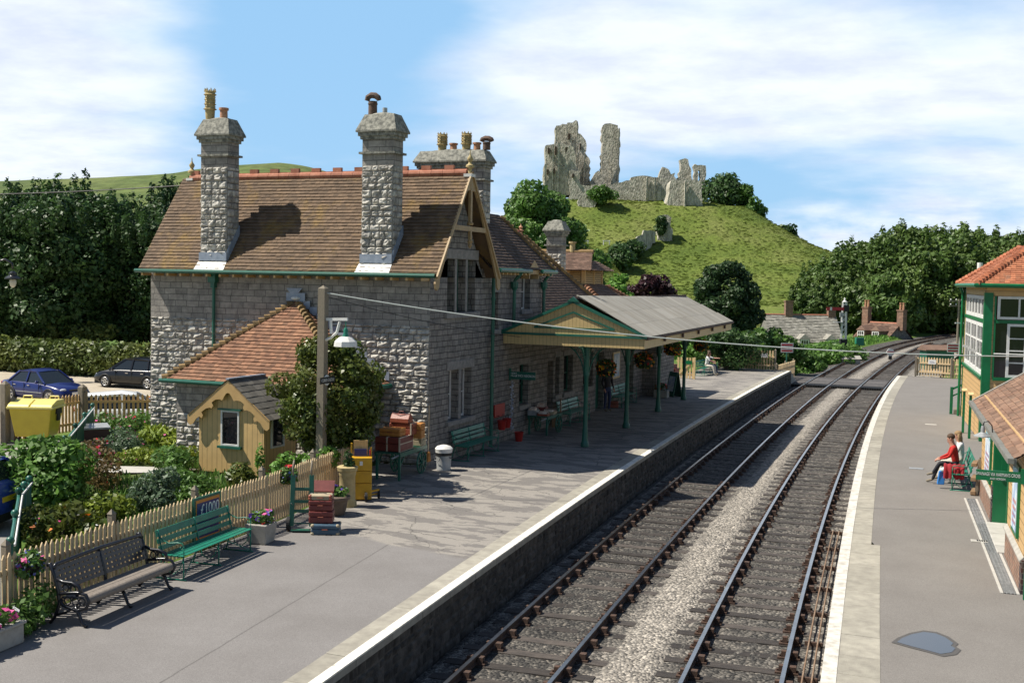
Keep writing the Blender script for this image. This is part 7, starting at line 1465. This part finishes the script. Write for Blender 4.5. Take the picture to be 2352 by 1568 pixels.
# stone strewn hill tussocks: one mass of grass tufts catching the light
rg = np.random.default_rng(77); n = 9000; Xs = rg.uniform(-20, 135, n); Ds = rg.uniform(290, 425, n); Zs = mound_h(Xs, Ds); keep = Zs > -2.2; Xs, Ds, Zs = Xs[keep], Ds[keep], Zs[keep]; n = len(Xs)
c = np.stack([CAMP.x+Xs*HR.x+Ds*HF.x, CAMP.y+Xs*HR.y+Ds*HF.y, Zs+.1], 1); s = rg.uniform(.2, .55, n)[:, None]; r_ = np.array(HR)[None]; f_ = np.array(HF)[None]; a = rg.uniform(-.5, .5, n)[:, None]; dr = r_*np.cos(a)+f_*np.sin(a)
tv = np.stack([c-dr*s*1.3, c+dr*s*1.3, c+dr*s*.8+np.array([0, 0, 1.])*s*.55-f_*s*.3, c-dr*s*.8+np.array([0, 0, 1.])*s*.5-f_*s*.3], 1).reshape(-1, 3)
o = npmesh('grass_tussocks', tv, np.arange(n*4).reshape(n, 4), mat('tussock_grass', (.115, .158, .028), .9, (.165, .19, .05), .05, .5, island=.25, trans=.3)); tag(o, 'tussocks of rough grass on the castle hill', 'grass', kind='stuff')
# ------------------------------------------------------------------ trees
LG = 'dense trees behind the hedge on the left'
pr_l = None; spec = [(-55, 74, 3.6, 9.5), (15, 70, 3.4, 9.8), (62, 76, 3.6, 11.2), (128, 70, 3.5, 10.6), (178, 76, 3.4, 10.8), (232, 72, 3.6, 9.6), (292, 77, 3.6, 9.6), (345, 71, 3.4, 9.0), (400, 78, 3.6, 10.2), (455, 72, 3.4, 9.4)]
protos = []
for i, (px, d, R, H) in enumerate(spec):
    lab = ['dense dark green tree behind the hedge, in the nearer row of the left wood', 'taller dark tree behind the hedge, in the farther row of the left wood'][d > 73]
    if i < 3: t = tree('dense_tree', lab, gpt(px, d, -.5), R, H, 'leaf_dark', 101+i, 30000, .135, group=LG+(' (nearer row)' if d < 73 else ' (farther row)'), base=.07, trunk=.16, nb=46, sub=.31, spikes=16, jit=.5); protos.append(t)
    else: tree('dense_tree', lab, gpt(px, d, -.5), R, H, 'leaf_dark', 101+i, proto=protos[i % 3], sc=H/9.8, group=LG+(' (nearer row)' if d < 73 else ' (farther row)'))
h = thing('hedge', 'long clipped hedge with bright shaggy top behind the parked cars', 'hedge', gpt(150, 63, -.5)); hb = []; O = Vector(h.location); rr = random.Random(8)
for k in range(60): p = Vector(gpt(-70+k*7.6, 67-k*.095, -.5))-O; hb.append(((p.x+rr.uniform(-.2, .2), p.y+rr.uniform(-.3, .3), .95), (.75, .8, 1.05*rr.uniform(.9, 1.12))))
foliage('foliage', 'leaf_hedge', hb, 16000, .15, 111, h); q = MB()
for k in range(0, 60, 6): q.tube([(hb[k][0][0], hb[k][0][1], 0), (hb[k][0][0], hb[k][0][1], 1.2)], [.06, .03], 5)
q.build('stems', M['bark'], h)
far_bush('scrub', 'lighter brambles and saplings rising behind the hedge', (-3790, 1640, -2950, 1730), 68, 'leaf_hedge', 3600, .14, .6, 112, 30, cat='brambles')
tree('lime_tree', 'broad bright green tree standing behind the station roof', gpt(1225, 96, -1), 4.6, 14.4, 'leaf_mid', 121, 34000, .20, base=.3, trunk=.3, nb=44, sub=.30)
tree('lime_tree', 'lower part of the green crown right of the small stone chimney', gpt(1305, 102, -1), 3.6, 11.0, 'leaf_mid', 122, 20000, .20, base=.25, trunk=.25, nb=36, sub=.30)
tree('young_tree', 'slim bright green tree beyond the annexe roof', gpt(1412, 84, -1), 1.5, 7.5, 'leaf_bright', 123, 3600, .20, base=.15, trunk=.1, nb=18)
tree('purple_tree', 'purple-leaved tree seen above the canopy roof', gpt(1492, 90, -1.5), 2.6, 7.6, 'leaf_purple', 124, 7000, .22, base=.2, trunk=.14, nb=30)
tree('yew_tree', 'dark bushy evergreen at the far end of the canopy', gpt(1670, 81, -1.0), 2.65, 7.9, 'leaf_yew', 125, 22000, .15, base=.22, trunk=.14, nb=44, sub=.30)
tree('bushy_tree', 'mid-green bushy tree right of the dark evergreen', gpt(1790, 80, -1.6), 1.9, 3.7, 'leaf_mid', 126, 9500, .14, base=.08, trunk=.12, nb=26)
tree('bushy_tree', 'small green bush in front of the slate-roofed cottage', gpt(1850, 84, -2.4), 1.9, 2.6, 'leaf_mid', 127, 6500, .14, base=.05, trunk=.1, nb=22)
tree('bushy_tree', 'dark rounded bush at the foot of the semaphore signal', gpt(1905, 104, -3.0), 2.4, 3.3, 'leaf_dark', 128, 6500, .17, base=.05, trunk=.1, nb=22)
tree('bushy_tree', 'green bush left of the bank beyond the platform fence', gpt(1735, 78, -1.4), 1.7, 3.8, 'leaf_mid', 129, 4200, .18, base=.05, trunk=.1, nb=20)
far_bush('hedge', 'clipped dark hedge behind the far platform bench', (1500, 1700, 1940, 1960), 70.5, 'leaf_dark', 6500, .11, .75, 130, 30, cat='hedge'); far_bush('hedge', 'bright green hedge top beyond the white gate', (1330, 1620, 1490, 1880), 68, 'leaf_bright', 2600, .12, .6, 131, 16, cat='hedge')
wood = []; RG = 'trees of the wood on the right'
rows = [('tall tree on the skyline of the right-hand wood', 'back row', [(1900, 185, 5.0, 9.5), (1945, 188, 5.5, 11.8), (1985, 180, 5.5, 12.8), (2030, 186, 5.5, 13.8), (2075, 182, 5.5, 14.3), (2120, 186, 5.6, 13.8), (2165, 182, 5.6, 14.0), (2205, 188, 5.4, 14.6), (2290, 184, 5.5, 13.6), (2335, 180, 5.5, 14.4), (2390, 182, 5.5, 13.8)]),
        ('rounded tree in the middle of the right-hand wood', 'middle row', [(1880, 160, 4.2, 6.0), (1925, 158, 4.8, 8.0), (1968, 162, 5, 9.4), (2015, 156, 5, 9.8), (2062, 160, 5, 10.6), (2110, 156, 5, 10.4), (2160, 160, 5, 10.4), (2212, 156, 5, 10.8), (2262, 160, 5, 10.8)]),
        ('low leafy tree along the front of the right-hand wood', 'front row', [(1868, 146, 3.6, 5.0), (1975, 150, 3.8, 5.6), (2045, 148, 4, 6.6), (2086, 172, 3.8, 6.4), (2150, 174, 4, 7.0), (2196, 174, 3.6, 6.0), (2236, 172, 3.4, 6.4)])]
wp = {}
for ri, (lab, gn, sp_) in enumerate(rows):
    for i, (px, d, R, H) in enumerate(sp_):
        z = -2.6 if ri < 2 else -2.4
        if i < 2: t = tree('wood_tree', lab, gpt(px, d, z), R, H+2, ['leaf_wood', 'leaf_wood'][i], 140+ri*20+i, 22000, .27, group=RG+', '+gn, base=.1, trunk=.25, nb=50, sub=.30, spikes=10, jit=.5); wp[(ri, i)] = (t, R, H)
        else:
            p0, R0_, H0 = wp[(ri, i % 2)]; tree('wood_tree', lab, gpt(px, d, z), R, H, 'leaf_wood', 140+ri*20+i, proto=p0, sc=(H+2)/(H0+2), group=RG+', '+gn)
t = thing('conifer', 'dark conifer spire on the skyline of the right-hand wood', 'tree', gpt(2240, 190, -2.6)); q = MB(); q.tube([(0, 0, 0), (0, 0, 17)], [.3, .05], 6); q.build('trunk', M['bark'], t); foliage('crown', 'leaf_yew', [((0, 0, 16.3-k*1.2), (.5+k*.32, .5+k*.32, .9)) for k in range(9)], 4200, .42, 190, t)
far_bush('bush', 'yellow-flowered bush on the bank beyond the red-roofed cottage', (3010, 1640, 3140, 1720), 150, 'leaf_yellow', 1500, .3, 1.2, 191, 12); far_bush('bush', 'grey-green feathery bush above the bend of the line', (3160, 1330, 3440, 1480), 152, 'leaf_wood', 3600, .24, 1.6, 192, 14)
far_bush('bush', 'row of low bushes screening the cottage gardens', (2330, 1840, 2740, 1910), 97, 'leaf_mid', 3800, .2, 1.1, 193, 24); far_bush('bush', 'bright weeds on the railway bank beyond the foot crossing', (2380, 1860, 2700, 1930), 92, 'leaf_bright', 2600, .14, .4, 194, 34)
# long grass on the bank
rg = np.random.default_rng(5); n = 9000; v = rg.uniform(43.5, 118, n); u = R1(v)-rg.uniform(2.7, 7.5, n); z = ground_z(u, v); c = np.stack([u, v, z], 1); a = rg.random(n)*6.28; s = rg.uniform(.12, .34, n)[:, None]
w_ = np.stack([np.cos(a), np.sin(a), 0*a], 1)*.06; up = np.stack([rg.normal(0, .3, n), rg.normal(0, .3, n), np.ones(n)], 1)*s
o = npmesh('bank_grass', np.stack([c-w_, c+w_, c+up+w_*.4, c+up-w_*.4], 1).reshape(-1, 3), np.arange(n*4).reshape(n, 4), M['leaf_bright']); tag(o, 'long grass on the railway bank', 'grass', kind='stuff')
# ------------------------------------------------------------------ cottages
def cottage(label, px, d, zr, ze, zb, Ln, dep, rz, roofm, dormers=(), chim=(), gable=False):
    t = thing('cottage', label, 'house', gpt(px, d, zb), YAW+rz); h = zr-zb; e = ze-zb; q = MB(); q.box(-Ln/2, Ln/2, 0, dep, 0, e); q.add([(x, y, z) for x in (-Ln/2, Ln/2) for y, z in ((0, e), (dep, e), (dep/2, h-.1))], [(0, 1, 2), (3, 5, 4)]); q.build('wall', M['wall'], t)
    q = MB(); roof_plane(q, [(-Ln/2-.15, -.3, e-.1), (Ln/2+.15, -.3, e-.1), (Ln/2+.15, dep/2, h), (-Ln/2-.15, dep/2, h)], w=.45, g=.26, th=.05, jit=.03); roof_plane(q, [(Ln/2+.15, dep+.3, e-.1), (-Ln/2-.15, dep+.3, e-.1), (-Ln/2-.15, dep/2, h), (Ln/2+.15, dep/2, h)], w=.6, g=.4, th=.05); ro_ = q.build('roof', M[roofm], t, fixn=False)
    q = MB(); q.tube([(-Ln/2, dep/2, h), (Ln/2, dep/2, h)], .13, 6); q.build('ridge_tiles', M['ridge'], ro_)
    for x, z in dormers:
        y = (z-e)/(h-e)*dep/2; b = MB(); b.box(x-.6, x+.6, y-.35, y+1.6, z-.1, z+1.15); b.add([(x-.7, y-.45, z+1.15), (x+.7, y-.45, z+1.15), (x, y-.3, z+1.75), (x-.7, y+1.6, z+1.15), (x+.7, y+1.6, z+1.15), (x, y+2.0, z+1.75)], [(0, 1, 2), (0, 2, 5, 3), (1, 4, 5, 2)]); b.build('dormer', M['stoneslate'] if roofm == 'stoneslate' else M['midtile'], t)
        window(t, (0, y-.36, 0), (1, 0, 0), YN, x-.5, x+.5, z+.05, z+1.1, -.01, 'white', 3, 2, fw=.11, bw=.07)
    for x, ht_, m_, n in chim:
        c_ = MB(); c_.box(x-.45, x+.45, dep/2-.35, dep/2+.35, h-.8, h+ht_); c_.box(x-.52, x+.52, dep/2-.42, dep/2+.42, h+ht_-.15, h+ht_); co = c_.build('chimney', M[m_], t)
        for k in range(n): c_ = MB(); c_.lathe([(.15, 0), (.12, .7), (.16, .75), (.16, .85)], (x-.22+.44*k, dep/2, h+ht_), 8); c_.build('chimney_pot', M['redpot'], co)
    return t
cottage('stone-slated cottage with two white dormer windows beyond the railway bank', 1853, 135, 1.6, -1.5, -5.4, 8.6, 6, .06, 'stoneslate', [(-.6, .2+2.9), (2.6, .2+2.9)], [(-1.4, 1.7, 'brick', 0), (3.9, .8, 'brick', 0)])
cottage('red-tiled cottage with a stone gable end beside the bend of the line', 1990, 138, .75, -1.7, -5.6, 5.0, 6, -1.0, 'midtile', [(-1.0, 4.3), (1.2, 4.3)], [(-2.6, 1.9, 'brick', 2), (2.7, 1.7, 'brick', 2)])
cottage('long stone-slated cottage half hidden behind the railway bank', 2165, 160, .55, -2.2, -5, 9.0, 6, .1, 'stoneslate', (), [(-3.2, 1.3, 'brick', 1), (1.2, .6, 'ashlar', 0)])
cottage('low stone outbuilding in front of the red-tiled cottage', 1955, 128, -2.0, -3.6, -5.4, 5, 4, .1, 'stoneslate')
# ------------------------------------------------------------------ railway furniture beyond the platforms
picket_fence('picket_fence', 'tall buff picket fence closing the far end of the left platform', [(-.5, 42.25), (3.0, 42.2)], 1.25, .17, .10, posth=1.32, side=1, postw=.1)
picket_fence('picket_fence', 'shorter grey-brown picket fence beside the far platform ramp', [(3.05, 43.0), (3.35, 48.0)], 1.15, .18, .09, posth=1.25, side=-1, base=-.85)
picket_fence('picket_fence', 'buff picket fence closing the far end of the right platform', [(11.2, 43.0), (15.2, 42.0)], 1.18, .16, .10, posth=1.22, side=1)
for x, y, lab in ((1.0, 42.15, 'left-hand small white notice on the far platform fence'), (2.3, 42.13, 'right-hand small white notice on the far platform fence'), (12.1, 42.7, 'small white notice on the fence of the right platform')):
    t = thing('notice', lab, 'notice', (x, y, .78), 0 if x < 5 else -.2); q = MB(); q.box(-.22, .22, -.05, -.02, 0, .26); q.build('plate', M['white'], t); q = MB(); q.box(-.15, .15, -.054, -.051, .08, .10); q.box(-.15, .1, -.054, -.051, .15, .17); q.build('print', M['navy'], t)
t = thing('picket_gate', 'open cream picket gate with diagonal brace and green plate beyond the end bay', 'gate', (-.95, 33.1, 0), -.05)
for k in range(6): q = MB(); q.box(k*.17, k*.17+.10, -.012, .012, .03, 1.18); q.build('picket', M['cream'], t)
q = MB(); q.box(-.05, 1.0, .012, .05, .18, .28); q.box(-.05, 1.0, .012, .05, .92, 1.02); q.beam((.02, -.03, .2), (.92, -.03, 1.0), .03, .10); q.box(.93, 1.03, -.05, .05, 0, 1.2); q.build('gate_frame', M['cream'], t); q = MB(); q.box(.38, .85, -.06, -.04, .82, 1.02); q.build('plate', M['sgreen'], t)
for px, d, lab, top in ((1808, 74, 'red and white warning sign on a green post beyond the left platform fence', 1.5), (2189, 80, 'red and white warning sign above the right platform fence', 1.35)):
    x, y, _ = gpt(px, d, 0); t = thing('warning_sign', lab, 'sign', (x, y, -1), YAW); q = MB(); q.tube([(0, 0, 0), (0, 0, top+1)], .045, 8); q.build('post', M['green'], t); q = MB(); q.box(-.40, .40, -.06, -.04, top+.40, top+1.02); q.build('board', M['white'], t); q = MB()
    for k in range(3): q.box(-.36, .36, -.068, -.061, top+.46+k*.19, top+.57+k*.19)
    q.build('red_bands', M['signred'], t)
x, y, _ = gpt(1937, 101, 0); t = thing('semaphore_signal', 'white lattice semaphore signal with red arm striped white', 'signal', (x, y, -1.2), YAW); q = MB()
for sx_ in (-.20, .20):
    for sy_ in (-.16, .16): q.beam((sx_*1.2, sy_, 0), (sx_*.7, sy_*.7, 5.0), .085, .085, 1 if False else 0, up=(0, 1, 0))
for k in range(11): z = .3+k*.44; w_ = .22-.008*k; q.beam((-w_, -.15, z), (w_, -.15, z+.4), .03, .05); q.box(-w_, w_, -.18, -.10, z, z+.05)
q.build('post', M['white'], t); q = MB()
for sx_ in (-.24, .24): q.box(sx_-.06, sx_+.06, -.22, .22, 0, 1.75)
q.box(-.2, .2, -.2, -.15, .2, 1.7); q.build('post_base', M['black'], t)
q = MB(); q.lathe([(.22, 0), (.24, .06), (.10, .16), (.06, .26), (.10, .32), (.02, .42)], (0, 0, 5.0), 10); q.build('finial', M['white'], t, smooth=True)
q = MB(); q.box(-1.65, -.1, -.28, -.24, 4.28, 4.56, 0); q.box(-1.36, -1.18, -.29, -.235, 4.275, 4.565, 1); q.box(-.12, .34, -.30, -.2, 4.2, 4.75, 2); q.build('arm', [M['signred'], M['white'], M['black']], t)
q = MB(); q.box(-.95, -.1, -.35, .2, 3.2, 3.26); q.tube([(-.4, -.3, 3.26), (-.38, -.3, 4.1), (-.2, -.2, 4.3)], .02, 5); q.box(-.45, -.22, -.3, -.1, 3.7, 4.1); q.build('platform_bracket', M['galv'], t)
x, y, _ = gpt(2046, 97, 0); t = thing('ground_signal', 'small white disc shunting signal with red bar between the tracks', 'signal', (x, y, -.95), YAW); q = MB(); q.tube([(0, -.05, .62), (0, .03, .62)], .32, 16); q.box(-.16, .16, -.02, .1, .28, .4); q.build('disc', M['white'], t); q = MB(); q.box(-.30, .30, -.07, -.052, .56, .68); q.build('bar', M['signred'], t); q = MB(); q.box(-.12, .12, -.1, .12, 0, .3); q.build('base', M['black'], t)
for px, d, lab, h in ((2199, 108, 'telegraph pole with two insulator arms right of the bend', 5.2), (2216, 98, 'plain grey pole beside the signal box', 4.7)):
    x, y, _ = gpt(px, d, 0); t = thing('telegraph_pole', lab, 'pole', (x, y, -1), YAW); q = MB(); q.tube([(0, 0, 0), (0, 0, h)], [.13, .09], 8); q.build('pole', M['oldwood'], t)
    if h > 5:
        for z in (5.0, 4.55): q = MB(); q.box(-.9, .9, -.06, .06, z-.06, z+.06); q.build('arm', M['oldwood'], t); 
        q = MB()
        for z in (5.08, 4.63):
            for k in range(4): q.ball((-.78+k*.52, 0, z+.07), .075, 6)
        q.build('insulators', M['white'], t)
    else: q = MB(); q.box(-.9, .1, -.05, .05, 3.2, 3.3); q.build('arm', M['white'], t)
x, y, _ = gpt(2153, 88, 0); t = thing('lineside_hut', 'small green hut with brown roof behind the right platform fence', 'hut', (x, y, -1), YAW+.1); q = MB(); q.box(-1.1, 1.1, -.6, .6, 0, 1.45); q.build('wall', M['green'], t); q = MB(); q.prism([(-.75, 1.43), (.75, 1.43), (.75, 1.5), (0, 1.85), (-.75, 1.5)], -1.25, 1.25, 'x'); q.build('roof', M['midtile'], t)
x, y, _ = gpt(1948, 92, 0); t = thing('relay_box', 'small grey lineside cabinet on the bank near the semaphore signal', 'cabinet', (x, y, -1.3), YAW); q = MB(); q.box(-.9, .9, -.5, .5, 0, .7); q.prism([(-.6, .7), (.6, .7), (0, .95)], -1, 1, 'x'); q.build('body', M['conc'], t)
x, y, _ = gpt(1974, 118, 0); t = thing('trackside_box', 'little turquoise box standing on the bank by the bend', 'box', (x, y, -1.2), YAW); q = MB(); q.box(-.4, .4, -.3, .3, .3, 1.1); q.build('body', M['bgreen'], t); q = MB(); q.box(-.05, .05, -.05, .05, 0, .3); q.build('leg', M['black'], t)
x, y, _ = gpt(2247, 75, 0); t = thing('signal_post', 'white post with cross arm showing above the signal box roof', 'signal', (x, y, -1), YAW); q = MB(); q.tube([(-.1, 0, 0), (-.1, 0, 8.0)], .17, 10); q.box(.25, 1.0, -.1, .1, 7.25, 7.42); q.build('post', M['white'], t); q = MB(); q.tube([(.62, 0, 6.2), (.62, 0, 7.9)], .06, 8); q.ball((.62, 0, 7.9), .12, 8); q.build('mast', M['conc'], t)
x, y, _ = gpt(2, 60, 0); t = thing('street_lamp', 'dark swan-neck street lamp before the trees at the left edge', 'street lamp', (x, y, -.5), YAW); q = MB(); q.tube([(-.25, 0, 0), (-.25, 0, 5.9), (-.12, 0, 6.3), (.25, 0, 6.4), (.62, 0, 6.2), (.66, 0, 5.9)], .055, 8); q.build('post', M['iron'], t, smooth='all'); q = MB(); q.lathe([(.06, .45), (.2, .35), (.2, .22), (.42, .08), (.42, .02), (.2, 0)], (.66, 0, 5.35), 14); q.build('hood', M['iron'], t, smooth=True); q = MB(); q.ball((.66, 0, 5.2), (.18, .18, .28), 10); q.build('lamp_glass', mat('milky_glass', (.5, .48, .4), .3), t, smooth='all')
# ------------------------------------------------------------------ people
for nm, c1 in (('cl_red', (.50, .018, .012)), ('cl_black', (.016, .017, .024)), ('cl_white', (.72, .72, .70)), ('cl_cream', (.60, .55, .46)), ('cl_jeans', (.035, .05, .12)), ('cl_dark', (.035, .03, .035)), ('hair_brown', (.085, .05, .028)), ('hair_fair', (.30, .19, .09)), ('cl_navy', (.02, .03, .09))): M[nm] = mat(nm, c1, .8, tuple(x*.8 for x in c1), 18, .5)
def seated(lean=.06, look=(0, -.95, -.3), arms=None, legout=.10):
    J = dict(pel=(0, 0, .54), chest=(0, -lean, .95), neck=(0, -lean-.03, 1.12), chin=(0, -lean-.07, 1.21), crown=(0, -lean-.09, 1.38), face=look)
    for s, k in (('L', 1), ('R', -1)):
        J['hip'+s] = (.10*k, -.03, .53); J['kn'+s] = (.13*k, -.46, .54); J['an'+s] = (.13*k, -.46-legout, .085); J['sh'+s] = (.19*k, -lean, 1.06); J['el'+s] = (.25*k, -lean-.10, .80); J['wr'+s] = (.12*k, -lean-.33, .70)
    if arms: J.update(arms)
    return J
J = seated(.12, (.0, -.85, -.5), None, .16); J['knL'] = (.14, -.44, .62); J['anL'] = (.08, -.62, .30)
person('person in red jumper and black trousers, seated on the right platform bench', (14.05, 4.18, 0), -pi/2+.06, J, trousers('cl_red', 'cl_black'), 'hair_brown')
person('person with long fair hair and white top, seated beyond the one in red', (14.12, 4.95, 0), -pi/2+.06, seated(.02), trousers('cl_white', 'cl_cream', sleeve=0), 'hair_fair', 'long')
person('person in white top and cream trousers pointing along the line from the far bench', (-.02, 36.25, 0), pi/2-.1, seated(.10, (0, -1, 0), dict(elL=(.24, -.34, .98), wrL=(.20, -.60, 1.0), elR=(-.22, -.28, .85), wrR=(-.08, -.48, .82))), trousers('cl_white', 'cl_cream', sleeve=0), 'hair_brown', 'long')
person('person in dark blue seated behind the pointing figure on the far bench', (-.10, 37.0, 0), pi/2-.1, seated(.0, (0, -1, .05)), trousers('cl_navy', 'cl_jeans'), 'hair_brown')
J = dict(pel=(0, 0, .93), chest=(0, -.0, 1.32), neck=(0, -.01, 1.50), chin=(0, -.04, 1.58), crown=(0, -.03, 1.75), face=(0, -1, -.1))
for s, k in (('L', 1), ('R', -1)): J['hip'+s] = (.10*k, 0, .92); J['kn'+s] = (.11*k, -.03, .50); J['an'+s] = (.12*k, .02, .085); J['sh'+s] = (.20*k, 0, 1.44); J['el'+s] = (.26*k, .02, 1.16); J['wr'+s] = (.24*k, -.12, .95)
person('person in jeans and dark top standing in the shade under the canopy', (.42, 15.7, 0), pi/2-.6, J, trousers('cl_dark', 'cl_jeans', sleeve=1), 'hair_brown')
t = thing('jacket', 'red jacket draped over the near arm of the right platform bench', 'jacket', (13.98, 3.42, .62)); q = MB(); rr = random.Random(4); n = 14; vs = []
for i in range(n):
    for j in range(9): a = j/8*pi; w_ = .17+.03*sin(i*1.7)+rr.uniform(-.012, .012); vs.append((-.26+.52*i/(n-1), -w_*cos(a)*.9, -.20+.26*sin(a)**.7+(.02*sin(i*2.1))-(.12 if j in (0, 8) else 0)))
q.add(vs, [(i*9+j, i*9+j+1, (i+1)*9+j+1, (i+1)*9+j) for i in range(n-1) for j in range(8)]+[tuple(range(9)), tuple((n-1)*9+j for j in range(8, -1, -1))]); q.build('cloth', mat('jacket_cloth', (.30, .012, .018), .85, (.22, .01, .015), 9, .5), t, smooth='all')
t = thing('bag', 'blue and white carrier bag hanging beside the red jacket', 'bag', (13.66, 3.45, .10), .2); q = MB(); q.add([(-.10, -.05, 0), (.08, -.06, 0), (.08, .06, 0), (-.10, .05, 0), (-.06, -.05, .36), (.12, -.02, .38), (.12, .04, .38), (-.06, .05, .36)], [(3, 2, 1, 0), (4, 5, 6, 7), (0, 1, 5, 4), (1, 2, 6, 5), (2, 3, 7, 6), (3, 0, 4, 7)]); q.build('bag_body', mat('bag_blue', (.03, .20, .55), .5), t, bev=.02); q = MB(); q.ball((.07, 0, .40), (.11, .08, .07), 8); q.build('bag_top', mat('bag_pale', (.5, .7, .7), .5), t, smooth='all')
